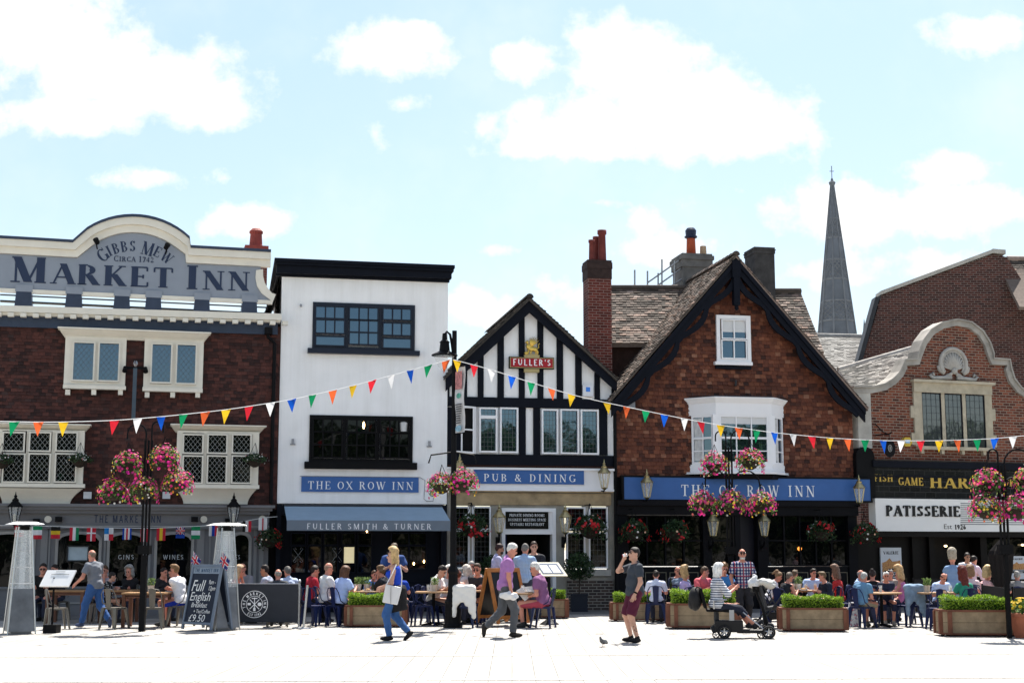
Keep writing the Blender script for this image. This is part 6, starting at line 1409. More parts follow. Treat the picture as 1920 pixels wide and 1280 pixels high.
for px, sp_ in fl:
    m = MB(); flag_mesh(m, sp_, .225, .31, px); u, v = MK.uv(px - 8, fy(px), .6); m.v = [(x + u, y - .61, z + v - .005 - .03 * (z < -.2) * math.sin(px)) for x, y, z in m.v]; m.build('flag', FMM, FS)
# ---- planters with box hedge
HEDGE = ISL('box_leaf', [(0, (.07, .14, .012)), (.4, (.15, .27, .02)), (.8, (.26, .40, .03)), (1, (.36, .48, .06))], .5, trans=.4)
def make_planter():
    t_ = empty('planter'); W_, D_, H_, c = 1.34, .56, .47, .14; pl = [(-W_ / 2, -D_ / 2 + c), (-W_ / 2 + c, -D_ / 2), (W_ / 2 - c * .3, -D_ / 2), (W_ / 2, -D_ / 2 + c * .3), (W_ / 2, D_ / 2), (-W_ / 2, D_ / 2)]
    def ringbox(m, z0, z1, o):
        k = len(pl); vs = [(x * (1 + o / W_ * 2), y * (1 + o / D_ * 2), z0) for x, y in pl] + [(x * (1 + o / W_ * 2), y * (1 + o / D_ * 2), z1) for x, y in pl]; m.add(vs, [tuple(range(k - 1, -1, -1)), tuple(range(k, 2 * k))] + [(i, (i + 1) % k, (i + 1) % k + k, i + k) for i in range(k)])
    for z0, z1 in ((.06, .245), (.25, .44)): m = MB(); ringbox(m, z0, z1, -.01); m.build('plank', PLANK, t_)
    m = MB(); ringbox(m, .44, .475, .012); ringbox(m, .03, .06, .008)
    for x, y in pl: m.box(x * .985 - .035, x * .985 + .035, y * .985 - .035, y * .985 + .035, .031, .439)
    m.build('frame', REDBR, t_)
    m = MB(); ringbox(m, .245, .25, -.015); m.build('gap', BLACKP, t_)
    for x in (-W_ / 2 + .12, W_ / 2 - .12): m = MB(); m.tube([(x, -.2, 0), (x, -.2, .035)], .035, 8); m.tube([(x, .2, 0), (x, .2, .035)], .035, 8); m.build('foot', BLACKP, t_)
    m = MB(); m.box(-W_ / 2 + .12, W_ / 2 - .12, -D_ / 2 + .1, D_ / 2 - .1, .44, .64); h = m.build('hedge', M('hedge_core', (.02, .045, .008), .9), t_)
    m = MB()
    for i in range(4200):
        f = random.random(); x = random.uniform(-W_ / 2 + .06, W_ / 2 - .06); y = random.uniform(-D_ / 2 + .04, D_ / 2 - .04); z = random.uniform(.46, .70)
        if f < .45: z = .68 + .03 * math.sin(x * 9) + random.gauss(0, .02)
        elif f < .85: y = -D_ / 2 + .07 + random.gauss(0, .02)
        elif f < .93: x = random.choice((-1, 1)) * (W_ / 2 - .09 + random.gauss(0, .015))
        m.leaf((x, y, z), random.uniform(.025, .045), (0, -.2, .5))
    m.build('foliage', HEDGE, h, kind='stuff'); return t_
for px, foot, sc, rz, lab in ((705, 1174, 1., .02, 'timber planter with clipped hedge behind the woman with the white bag'), (1194, 1163, .92, 0, 'timber planter with clipped hedge behind the man in maroon shorts'), (1318, 1177, 1.13, -.06, 'timber planter with clipped hedge beside the mobility scooter'),
        (1524, 1182, 1.02, -.08, 'timber planter with clipped hedge before the table of young men'), (1830, 1191, 1.08, -.06, 'timber planter with clipped hedge at the right before the red haired woman'), (1014, 1158, 1.0, 0, 'timber planter mostly hidden behind the seated man in purple')):
    place('planter', make_planter, g(px, foot), rz, lab, 'planter', 'timber planters of clipped hedge', sc)
# ---- metal café chairs
def make_chair(mat):
    t_ = empty('metal_chair')
    m = MB(); s = .19; m.hexa([(-s, -s, .44), (s, -s, .44), (s * .93, s, .44), (-s * .93, s, .44), (-s, -s, .455), (s, -s, .455), (s * .93, s, .455), (-s * .93, s, .455)]); m.box(-s + .02, s - .02, -s + .02, s - .02, .415, .44); m.build('seat', mat, t_)
    for sx in (-1, 1):
        for sy in (-1, 1):
            m = MB(); a = .028; top = (sx * .165, sy * .165, .44); bot = (sx * .215, sy * (.21 if sy < 0 else .24), 0)
            m.hexa([(bot[0] - a * .6, bot[1] - a * .6, 0), (bot[0] + a * .6, bot[1] - a * .6, 0), (bot[0] + a * .6, bot[1] + a * .6, 0), (bot[0] - a * .6, bot[1] + a * .6, 0), (top[0] - a * 1.5, top[1] - a, .435), (top[0] + a * 1.5, top[1] - a, .435), (top[0] + a * 1.5, top[1] + a, .435), (top[0] - a * 1.5, top[1] + a, .435)]); m.build('leg', mat, t_)
    # the back is at -y (the sitter faces +y)
    m = MB(); m.tube([(-.19, .02, .46), (-.2, -.16, .56), (-.185, -.215, .74), (-.13, -.235, .83), (0, -.24, .855), (.13, -.235, .83), (.185, -.215, .74), (.2, -.16, .56), (.19, .02, .46)], .011, 6); m.build('back_hoop', mat, t_)
    m = MB(); m.hexa([(-.055, -.19, .45), (.055, -.19, .45), (.055, -.18, .45), (-.055, -.18, .45), (-.075, -.243, .845), (.075, -.243, .845), (.075, -.233, .845), (-.075, -.233, .845)]); m.build('back_slat', mat, t_)
    return t_
def YS(Y): return Y * 1.028 if Y < 35 else Y
def chair(x, y, face, label, col='blue', group=None):
    place('chair_' + col, lambda: make_chair(BLUEM if col == 'blue' else GUN), (x, y, 0), -R(face), label, 'chair', group or ('navy metal pub chairs' if col == 'blue' else 'bare metal pub chairs'))
# ---- tables
def make_table(rnd, W_=.75, D_=.7, ped=False):
    t_ = empty('pub_table'); m = MB()
    if rnd: m.lathe([(W_ / 2 - .01, .715), (W_ / 2, .725), (W_ / 2, .745), (W_ / 2 - .01, .75)], (0, 0, 0), 28)
    else: m.box(-W_ / 2, W_ / 2, -D_ / 2, D_ / 2, .715, .75)
    m.build('tabletop', WOODT, t_, bevel=.006)
    if rnd or ped:
        m = MB(); m.tube([(0, 0, .04), (0, 0, .715)], .035, 10); m.build('pedestal', BLACKP, t_)
        for k in range(4): a = k * 1.571 + .4; m = MB(); m.tube([(0, 0, .06), (.28 * math.cos(a), .28 * math.sin(a), .015)], [.03, .018], 6); m.build('foot', BLACKP, t_)
    else:
        for sx in (-1, 1):
            for sy in (-1, 1): m = MB(); x, y = sx * (W_ / 2 - .05), sy * (D_ / 2 - .05); m.box(x - .035, x + .035, y - .035, y + .035, 0, .714); m.build('leg', M('table_leg', (.14, .06, .035), .55, var=.2), t_)
        m = MB(); frame(m, -W_ / 2 + .03, W_ / 2 - .03, .64, .714, .03, -D_ / 2 + .03, D_ / 2 - .03); m.build('apron', M('table_leg'), t_)
    return t_
def table(px, Y, label, rnd=False, W_=.8, D_=.7, rz=0.):
    Y = YS(Y); x = gx(px, Y); ped = px > 600; place('table%d%.2f%d' % (rnd, W_, ped), lambda: make_table(rnd, W_, D_, ped), (x, Y, 0), rz, label, 'table', 'pub tables on the terrace'); return x
# ---- patio heaters
def make_heater():
    t_ = empty('patio_heater'); B, T = .27, .13; H_ = 2.14
    m = MB(); k = .9; q = B + (T - B) * k / H_ - .012
    m.hexa([(-B + .012, -B + .012, .05), (B - .012, -B + .012, .05), (B - .012, B - .012, .05), (-B + .012, B - .012, .05), (-q, -q, k), (q, -q, k), (q, q, k), (-q, q, k)]); m.box(-.2, .2, -.2, .2, 0, .05); m.build('cabinet', M('brushed_steel', (.17, .18, .2), .4, .9, var=.3, scale=2), t_)
    for sx in (-1, 1):
        for sy in (-1, 1): m = MB(); m.tube([(sx * B, sy * B, 0), (sx * T, sy * T, H_)], .016, 6); m.build('leg', STEEL, t_)
    m = MB(); m.tube([(0, 0, k), (0, 0, H_ - .05)], .055, 14); m.build('glass_tube', CLEAR, t_); m = MB(); a_, b_ = B + (T - B) * k / H_ - .004, T - .004; m.hexa([(-a_, -a_, k), (a_, -a_, k), (a_, a_, k), (-a_, a_, k), (-b_, -b_, H_ - .07), (b_, -b_, H_ - .07), (b_, b_, H_ - .07), (-b_, b_, H_ - .07)]); m.build('glass_panel', GLASSY('heater_glass', .3), t_)
    for s in ((0, -1), (1, 0), (0, 1), (-1, 0)):
        m = MB()
        for i in range(4):
            z = 1.0 + i * .33; r = B + (T - B) * z / H_; 
            if s[0] == 0: m.tube([(-r, s[1] * r, z), (r, s[1] * r, z)], .0025, 4)
            else: m.tube([(s[0] * r, -r, z), (s[0] * r, r, z)], .0025, 4)
        m.build('guard', STEEL, t_)
    m = MB(); m.box(-.09, .09, -.09, .09, H_ - .06, H_); m.lathe([(.12, H_), (.12, H_ + .03)], (0, 0, 0), 8); m.build('burner', BLACKP, t_)
    m = MB(); m.hexa([(-.34, -.34, H_ + .05), (.34, -.34, H_ + .05), (.34, .34, H_ + .05), (-.34, .34, H_ + .05), (-.2, -.2, H_ + .1), (.2, -.2, H_ + .1), (.2, .2, H_ + .1), (-.2, .2, H_ + .1)]); m.build('hood', M('hood_steel', (.8, .81, .83), .4, .6, var=.03), t_, bevel=.006); return t_
place('heater', make_heater, g(36, 1187), R(28), 'pyramid patio heater at the left edge beside the white menu stand', 'patio heater', 'pyramid patio heaters'); place('heater', make_heater, g(418, 1180), R(32), 'pyramid patio heater behind the chalkboard and dark banner', 'patio heater', 'pyramid patio heaters')
# ---- chalkboard
def a_board(name, label, cat, loc, rz, W_, H_, spl, fm, face, thick=.05, st=.05, loose=False):
    t_ = empty(name, loc, rz, label, cat); 
    for sg in (-1, 1):      # sg -1 is the front
        tilt = Matrix.Rotation(math.atan2(spl, H_) * (-1 if sg < 0 else 1), 3, 'X')
        def tr(m): m.v = [tuple(Vector((0, 0, H_)) + tilt @ Vector((x, sg * .0 + y * (1 if sg < 0 else 1), z - H_))) for x, y, z in m.v]; return m
        y0, y1 = (-thick, -.002) if sg < 0 else (.002, thick)
        m = MB(); m.box(-W_ / 2, -W_ / 2 + st, y0, y1, 0, H_); m.box(W_ / 2 - st, W_ / 2, y0, y1, 0, H_); m.box(-W_ / 2 + st, W_ / 2 - st, y0, y1, H_ - st * 1.2, H_); m.box(-W_ / 2 + st, W_ / 2 - st, y0, y1, .10, .10 + st); tr(m).build('frame', fm, t_)
        m = MB(); m.box(-W_ / 2 + st, W_ / 2 - st, y0 * .6, y1 * .6 + .0005, .10 + st, H_ - st * 1.2); tr(m).build('panel', face, t_)
        if sg < 0: front = (tilt, y0)
    return t_, front
CB, (tilt, y0) = a_board('chalkboard', 'grey framed chalkboard offering full English breakfast beside the patio heater', 'chalkboard', g(388, 1181), R(-36), .92, 1.36, .27, M('frame_bluegrey', (.14, .175, .23), .5), M('board_navy', (.012, .018, .035), .6, var=.15))
def cbx(x, z): return (x, z)
m = MB(); chalk(m, 'Full', -.36, .80, .34, y0 * .6 - .004, .25, .40); chalk(m, '9am -', .14, .95, .13, y0 * .6 - .004, .2, .2); chalk(m, '12pm', .16, .82, .13, y0 * .6 - .004, .2, .2); chalk(m, 'English', -.36, .60, .26, y0 * .6 - .004, .2, .62); chalk(m, 'Breakfast', -.28, .46, .14, y0 * .6 - .004, .2, .48); chalk(m, '+ Tea/Coffee', -.18, .34, .11, y0 * .6 - .004, .2, .5); chalk(m, '£9.50', -.30, .165, .21, y0 * .6 - .004, .15, .50)
m.v = [tuple(Vector((0, 0, 1.36)) + tilt @ Vector((x, y, z - 1.36))) for x, y, z in m.v]; m.build('chalk_writing', M('chalk', (.75, .76, .76), .9, var=.1, scale=20), CB)
m = MB(); m.box(-.41, .41, y0 * .62 - .001, y0 * .5, 1.17, 1.30); m.v = [tuple(Vector((0, 0, 1.36)) + tilt @ Vector((x, y, z - 1.36))) for x, y, z in m.v]; m.build('header', M('header_grey', (.22, .27, .34), .5), CB)
m = MB(); text(m, 'THE MARKET INN', -.36, .36, 1.20, .075, y0 * .62 - .001, T=.15, t=.13, serif=False, depth=.003, space=.2); m.v = [tuple(Vector((0, 0, 1.36)) + tilt @ Vector((x, y, z - 1.36))) for x, y, z in m.v]; m.build('lettering', M('slate_letter', (.03, .07, .13), .5), CB)
for dx, lab in ((-.43, 'small union flag on the left corner of the chalkboard'), (.46, 'small union flag on the right corner of the chalkboard')):
    p = CB.matrix_basis @ Vector((dx, 0, 1.33)); t_ = empty('hand_flag', p, R(-10), lab, 'flag', 'union flags on the chalkboard'); m = MB(); m.tube([(0, 0, -.05), (-.05, 0, .32)], .006, 5); m.build('stick', M('stick_white', (.7, .7, .7), .6), t_)
    m = MB(); flag_mesh(m, ('union', ''), .19, .22, 1.); m.v = [(x * .9 + z * .25 - .045, y - .005, z * 1.0 - x * .9 + .30) for x, y, z in m.v]; m.build('flag', FMM, t_)
# wooden A frame
a_board('wooden_board', 'orange wooden A frame blackboard behind the man in the purple polo', 'blackboard', g(942, 1173), R(34), .86, 1.26, .44, WOODO, M('glossy_black', (.012, .012, .013), .25, var=.1), .045, .075)
# ---- banner barrier of the left pub
bl, br = g(430, 1177), g(560, 1177); d = (br - bl); rz = math.atan2(d.y, d.x); Lb = d.length
BB = empty('banner_barrier', bl, rz, 'dark café barrier banner with round white pub emblem', 'barrier'); zt = onY(500, 1094, bl.y).z
m = MB(); m.box(.03, Lb - .03, -.012, .012, .13, zt); m.build('banner', M('banner_char', (.030, .033, .042), .8, var=.1), BB); m = MB(); m.tube([(0, 0, zt), (Lb, 0, zt)], .014, 6); m.build('rail', STEEL, BB)
cx = gx(478, bl.y, .8) - bl.x; cz = onY(478, 1132, bl.y).z; m = MB(); rr = .29
for r_, th in ((rr, .012), (rr * .62, .010)): m.strip([(cx + r_ * math.cos(R(a)), cz + r_ * math.sin(R(a))) for a in range(0, 361, 10)], [(cx + (r_ - th) * math.cos(R(a)), cz + (r_ - th) * math.sin(R(a))) for a in range(0, 361, 10)], -.016, -.010)
arc_text(m, 'THE MARKET INN', cx, cz, rr * .69, 205, -25, rr * .2, -.012, T=.2, t=.17); arc_text(m, 'EST 1742', cx, cz, rr * .90, 232, 308, rr * .19, -.012, T=.2, t=.17, inward=True)
for a in (45, 135, 90): ca, sa = math.cos(R(a)), math.sin(R(a)); r_ = rr * .5; nx, nz = -sa * .008, ca * .008; m.prism([(cx - ca * r_ + nx, cz - sa * r_ + nz), (cx + ca * r_ + nx, cz + sa * r_ + nz), (cx + ca * r_ - nx, cz + sa * r_ - nz), (cx - ca * r_ - nx, cz - sa * r_ - nz)], -.017 - a * 1e-5, -.010)
m.box(cx - .06, cx + .06, -.0185, -.01, cz + rr * .40, cz + rr * .47); m.box(cx - rr * .52, cx - rr * .28, -.0186, -.01, cz - .02, cz + .03); m.ball((cx + rr * .38, -.012, cz), (.045, .006, .04)); m.box(cx - .025, cx + .025, -.0187, -.01, cz - rr * .5, cz - rr * .25)
m.build('emblem', LETW, BB)
for nm, px in (('left', 440), ('right', 560)):
    x = .0 if nm == 'left' else Lb; m = MB(); m.tube([(x, 0, .02), (x, 0, zt + .02)], .022, 8); m.ball((x, 0, zt + .06), .035); m.lathe([(.15, 0), (.14, .02), (.03, .035)], (x, 0, 0), 14); m.build('post', STEEL, BB)
p = g(569, 1178); t_ = empty('barrier_post', p, 0, 'steel barrier post leaning at the right end of the dark banner', 'post'); m = MB(); m.tube([(0, 0, .02), (.07, 0, .92)], .028, 8); m.build('pole', STEEL, t_); m = MB(); m.lathe([(.16, 0), (.15, .02), (.03, .04)], (0, 0, 0), 14); m.build('base', STEEL, t_)
# ---- menu stands
p = g(97, 1186); MS = empty('menu_stand', p, R(-6), 'white angled menu board on black pole beside the left patio heater', 'menu stand'); zt = onY(105, 1082, p.y).z
m = MB(); m.box(-.14, .14, -.12, .12, 0, .17); m.build('base', BLACKP, MS); m = MB(); m.tube([(0, 0, .16), (0, 0, zt)], .022, 8); m.build('pole', BLACKP, MS)
m = MB(); m.hexa([(-.26, -.12, zt - .17), (.36, -.12, zt - .17), (.36, -.09, zt - .19), (-.26, -.09, zt - .19), (-.20, .10, zt + .15), (.42, .10, zt + .15), (.42, .13, zt + .13), (-.20, .13, zt + .13)]); m.build('menu_panel', M('menu_white', (.82, .83, .84), .4, var=.02), MS)
m = MB()
for t0, w0, w1 in ((.88, -.02, .2), (.72, -.1, .3)): y = -.12 + .22 * t0; z = zt - .17 + .32 * t0; m.box(w0 + .02, w1, y - .004, y - .002, z, z + .012)
m.build('heading', M('grey_ink', (.3, .3, .3)), MS)
p = g(1030, 1170); MS = empty('menu_stand', p, R(8), 'cream framed angled menu case on black pole beside the seated man in purple', 'menu stand'); zt = onY(1030, 1066, p.y).z
m = MB(); m.lathe([(.22, 0), (.21, .02), (.06, .12), (.035, .2)], (0, 0, 0), 18); m.build('base', BLACKP, MS); m = MB(); m.tube([(0, 0, .15), (0, 0, zt - .05)], .032, 8); m.build('pole', BLACKP, MS)
def slab(x0, x1, t0, t1, lift): 
    def q(x, t, l): return (x - .10 * (t - .5) * 1.6, -.16 + .32 * t - l * .5, zt - .15 + .30 * t + l)
    return [q(x0, t0, lift), q(x1, t0, lift), q(x1, t0, lift - .02), q(x0, t0, lift - .02), q(x0, t1, lift), q(x1, t1, lift), q(x1, t1, lift - .02), q(x0, t1, lift - .02)]
m = MB(); m.hexa(slab(-.28, .32, 0, 1, .0)); m.build('case', M('cream_case', (.55, .52, .40), .45), MS); m = MB(); m.hexa(slab(-.22, .26, .14, .88, .006)); m.build('lining', M('case_blue', (.08, .11, .18), .3), MS)
for a, b_ in ((-.19, .0), (.04, .21)): m = MB(); m.hexa(slab(a, b_, .18, .74, .011)); m.build('menu_sheet', M('menu_paper', (.75, .77, .78), .6, var=.05, scale=30), MS)
# ---- bay trees
BAYL = ISL('bay_leaf', [(0, (.006, .018, .007)), (.6, (.018, .045, .014)), (1, (.05, .09, .03))], .45, trans=.1)
def make_bay():
    t_ = empty('bay_tree'); m = MB(); m.box(-.22, .22, -.22, .22, 0, .46); m.box(-.24, .24, -.24, .24, .44, .48); frame(m, -.14, .14, .1, .36, .02, -.225, -.2); m.build('pot', M('pot_navy', (.012, .016, .026), .5), t_)
    m = MB(); m.tube([(0, 0, .45), (.02, 0, .8), (0, 0, 1.2)], .02, 6); m.build('trunk', M('bark', (.05, .035, .025), .9), t_); m = MB()
    for i in range(2600):
        v = Vector((random.gauss(0, 1), random.gauss(0, 1), random.gauss(0, 1))).normalized() * (.40 * random.uniform(.55, 1.08)); v.z *= .95
        k = 1 + .12 * math.sin(v.x * 11 + 1) * math.sin(v.z * 9); m.leaf(v * k + Vector((0, 0, 1.22)), random.uniform(.05, .085), v * 1.2)
    m.build('crown', BAYL, t_, kind='stuff'); return t_
for px, foot, sc, lab in ((1086, 1146, 1.0, 'round clipped bay tree in dark pot right of the white doorway'), (922, 1146, .95, 'round clipped bay tree left of the white doorway half hidden by people')): place('bay', make_bay, g(px, foot), 0, lab, 'bay tree', 'clipped bay trees by the doorway', sc)
# ---- closed parasol, dark barriers, flower pot on the right
p = Vector((gx(1880, 33), 33, 0)); t_ = empty('closed_parasol', p, 0, 'closed dark parasol standing behind the rightmost flower pole', 'parasol'); zt = onY(1880, 1012, 33).z; m = MB(); n = 12; prof = [(.10, .75), (.16, 1.0), (.21, 1.25), (.22, 1.45), (.24, zt - .32), (.21, zt - .24), (.03, zt)]
vs = []
for r_, z in prof:
    for j in range(24): a = j * math.pi / 12; q = r_ * (1 + .18 * (j % 2)); vs.append((q * math.cos(a), q * math.sin(a), z))
m.add(vs, [(i * 24 + j, i * 24 + (j + 1) % 24, (i + 1) * 24 + (j + 1) % 24, (i + 1) * 24 + j) for i in range(len(prof) - 1) for j in range(24)]); m.build('canopy', M('parasol_cloth', (.018, .016, .016), .9, spec=.08), t_); m = MB(); m.tube([(0, 0, 0), (0, 0, .8)], .025, 8); m.lathe([(.25, 0), (.24, .05), (.05, .08)], (0, 0, 0), 16); m.build('base', BLACKP, t_); m = MB(); m.tube([(0, 0, zt), (0, 0, zt + .06)], .012, 6); m.build('finial', STEEL, t_)
def barrier(pxa, pxb, Ya, Yb, label, top=.92):
    a = Vector((gx(pxa, Ya), Ya, 0)); b_ = Vector((gx(pxb, Yb), Yb, 0)); d = b_ - a; L_ = d.length; t_ = empty('cafe_barrier', a, math.atan2(d.y, d.x), label, 'barrier', 'dark café barriers of the cake shop')
    m = MB(); m.box(.04, L_ - .04, -.01, .01, .12, top); m.build('banner', M('barrier_black', (.014, .013, .014), .7), t_)
    m = MB(); w = min(L_ * .8, 1.0); text(m, 'PATISSERIE VALERIE', (L_ - w) / 2, (L_ + w) / 2, top - .33, .10, -.01, T=.2, t=.1, depth=.003); m.build('lettering', M('barrier_letter', (.55, .54, .5), .6), t_)
    for x in (0, L_): m = MB(); m.tube([(x, 0, .02), (x, 0, top + .04)], .02, 7); m.lathe([(.13, 0), (.12, .02), (.03, .03)], (x, 0, 0), 12); m.build('post', BLACKP, t_)
    m = MB(); m.tube([(0, 0, top), (L_, 0, top)], .012, 6); m.build('rail', BLACKP, t_)
barrier(1842, 1886, 31, 28.6, 'dark lettered barrier between the blond woman and the right flower pole'); barrier(1899, 1975, 28.6, 29, 'dark lettered barrier cut by the right picture edge'); barrier(1712, 1800, 36.5, 36.8, 'dark lettered barrier behind the man in the blue and white shirt'); barrier(1800, 1862, 36.8, 36.9, 'dark barrier behind the girl and the blond woman')
p = g(1918, 1195); t_ = empty('flower_pot', p, 0, 'terracotta pot of yellow flowers at the right picture edge', 'flower pot'); m = MB(); m.lathe([(.14, 0), (.17, .1), (.23, .38), (.25, .40), (.25, .46), (.22, .46)], (0, 0, 0), 18); m.build('pot', TERRA, t_); m = MB(); m2 = MB()
for i in range(260): v = Vector((random.gauss(0, 1), random.gauss(0, 1), abs(random.gauss(0, 1)))).normalized() * .25 * random.uniform(.6, 1.1); m.leaf(v + Vector((0, 0, .48)), .09, v)
for i in range(40): v = Vector((random.gauss(0, 1), random.gauss(0, 1), abs(random.gauss(0, 1)))).normalized() * .27; m2.flower(v + Vector((0, 0, .5)), v, .04)
m.build('foliage', LEAFG, t_, kind='stuff'); m2.build('blossom', M('yellow_petal', (.75, .52, .03), .6, trans=.3), t_, kind='stuff')
p = g(1903, 1196); 
# ---- small things on the tables
HERB = ISL('herb_leaf', [(0, (.06, .12, .03)), (.6, (.14, .22, .06)), (1, (.25, .33, .12))], .6, trans=.3)
def make_herb():
    t_ = empty('herb_pot'); m = MB(); m.lathe([(.055, 0), (.075, .15), (.08, .15), (.07, .13)], (0, 0, 0), 14); m.build('pot', M('zinc_pot', (.5, .5, .48), .5, .4), t_); m = MB()
    for i in range(150): a, r_, z = random.uniform(0, 6.28), random.uniform(0, .10), random.uniform(.14, .30); m.leaf((r_ * math.cos(a), r_ * math.sin(a), z), .06, (.6 * math.cos(a), .6 * math.sin(a), 1), .35)
    m.build('foliage', HERB, t_, kind='stuff'); return t_
def make_glass(col):
    t_ = empty('drink_glass'); m = MB(); m.lathe([(.03, 0), (.04, .15)], (0, 0, 0), 12); m.build('glass', TUMB, t_); m = MB(); m.lathe([(.026, .01), (.034, .11)], (0, 0, 0), 12); m.build('drink', M('drink_%s' % col, {'beer': (.55, .28, .03), 'water': (.6, .65, .66), 'juice': (.75, .28, .03)}[col], .2), t_); return t_
def make_bottle():
    t_ = empty('bottle'); m = MB(); m.lathe([(.035, 0), (.036, .13), (.015, .19), (.013, .26), (.016, .27)], (0, 0, 0), 12); m.build('glass', M('bottle_glass', (.012, .02, .012), .1), t_); return t_
def make_plate():
    t_ = empty('plate'); m = MB(); m.lathe([(.07, 0), (.13, .02), (.13, .025), (.07, .008)], (0, 0, 0), 20); m.build('dish', M('china', (.8, .8, .8), .25, var=0), t_); m = MB(); m.ball((0, 0, .03), (.06, .05, .03), 8, 6); m.build('food', M('food', (.4, .22, .08), .7, var=.4, scale=20), t_); return t_
KM = {'herb': make_herb, 'beer': lambda: make_glass('beer'), 'water': lambda: make_glass('water'), 'juice': lambda: make_glass('juice'), 'bottle': make_bottle, 'plate': make_plate}
KC = {'herb': 'herb pot', 'beer': 'drink', 'water': 'drink', 'juice': 'drink', 'bottle': 'bottle', 'plate': 'plate'}
def on_table(kind, x, y, label): place('item_' + kind, KM[kind], (x, y, .752), random.uniform(0, 6), label, KC[kind])
# ---- pigeon
p = g(1131, 1212); m = MB(); m.ball((0, 0, .13), (.11, .055, .062), 14, 10, Matrix.Rotation(R(18), 3, 'Y')); m.ball((.085, 0, .19), (.045, .032, .05)); m.ball((-.115, 0, .235 - .02), (.028, .026, .028)) if False else None
m.ball((-.10, 0, .20), (.034, .03, .045)); m.ball((-.125, 0, .238), (.03, .026, .027)); m.tube([(-.148, 0, .236), (-.175, 0, .228)], [.009, .002], 6)
m.v = [q for q in m.v]
pg = MB(); pg.ball((0, 0, .125), (.115, .058, .06), 16, 10, Matrix.Rotation(R(12), 3, 'Y')); pg.tube([(-.07, 0, .15), (-.10, 0, .19), (-.118, 0, .225)], [.05, .036, .024], 10); pg.ball((-.122, 0, .232), (.028, .024, .025)); pg.tube([(-.145, 0, .23), (-.172, 0, .222)], [.008, .002], 6); pg.tube([(.08, 0, .115), (.17, 0, .085)], [.045, .03], 8)
b_ = pg.build_thing('pigeon', M('pigeon_grey', (.10, .105, .115), .7, var=.35, scale=14), p, R(52), 'grey pigeon walking on the pale paving in front', 'pigeon', smooth=True)
b_.scale = (.72,) * 3
m = MB(); m.ball((.03, -.045, .135), (.095, .02, .042), 12, 8, Matrix.Rotation(R(12), 3, 'Y')); m.ball((.03, .045, .135), (.095, .02, .042), 12, 8, Matrix.Rotation(R(12), 3, 'Y')); m.build('wing', M('wing_grey', (.17, .175, .185), .7, var=.5, scale=22), b_, smooth=True)
for s in (-1, 1): m = MB(); m.tube([(0, s * .022, .09), (.01, s * .022, .035), (-.005, s * .022, .006)], .006, 5); m.tube([(-.04, s * .022, .005), (.02, s * .022, .005)], .004, 4); m.tube([(-.005, s * .022, .006), (-.03, s * .035, .005)], .004, 4); m.build('leg', M('pigeon_leg', (.35, .1, .08), .6), b_)
# ---- trees on the far side of the square (seen in the window panes)
LT = ISL('tree_leaf', [(0, (.012, .03, .008)), (.5, (.035, .075, .018)), (1, (.09, .15, .035))], .6, trans=.25)
def make_tree():
    t_ = empty('plane_tree'); m = MB(); m.tube([(0, 0, 0), (.1, 0, 2.), (0, .1, 4.), (.2, 0, 7)], [.35, .28, .22, .1], 8)
    for a in range(6): m.tube([(0, 0, 3. + a * .4), (1.2 * math.cos(a * 1.1), 1.2 * math.sin(a * 1.1), 4.6 + a * .4), (2.6 * math.cos(a * 1.1), 2.6 * math.sin(a * 1.1), 6 + a * .4)], [.14, .09, .03], 6)
    m.build('trunk', M('bark'), t_); m = MB()
    cl = [(Vector((random.gauss(0, 1.9), random.gauss(0, 1.9), random.uniform(1.2, 10.2))), random.uniform(.9, 1.7)) for _ in range(48)]
    for i in range(7000): c, r_ = random.choice(cl); v = Vector((random.gauss(0, 1), random.gauss(0, 1), random.gauss(0, .8))).normalized() * r_ * random.uniform(.6, 1.05); m.leaf(c + v, random.uniform(.28, .5), v)
    m.build('crown', LT, t_, kind='stuff'); return t_
for i, (x, y, s) in enumerate(((-13, -21, 1.05), (-5, -24, 1.15), (2, -21, 1.), (9, -24, 1.1), (16, -21, 1.02), (23, -24, 1.1), (30, -21, 1.05), (37, -23, 1.1), (44, -20, 1.1), (51, -22, 1.), (58, -19, 1.1), (65, -15, 1.), (69, -7, 1.1), (70, 2, 1.05), (70, 11, 1.1), (12.5, -31, 1.1), (27, -31, 1.1), (41, -30, 1.1), (-1, -31, 1.1), (56, -28, 1.1))):
    place('tree', make_tree, (x, y, 0), i * 1.3, 'broad green tree across the square, seen only as reflection in the panes', 'tree', 'trees across the square', s)
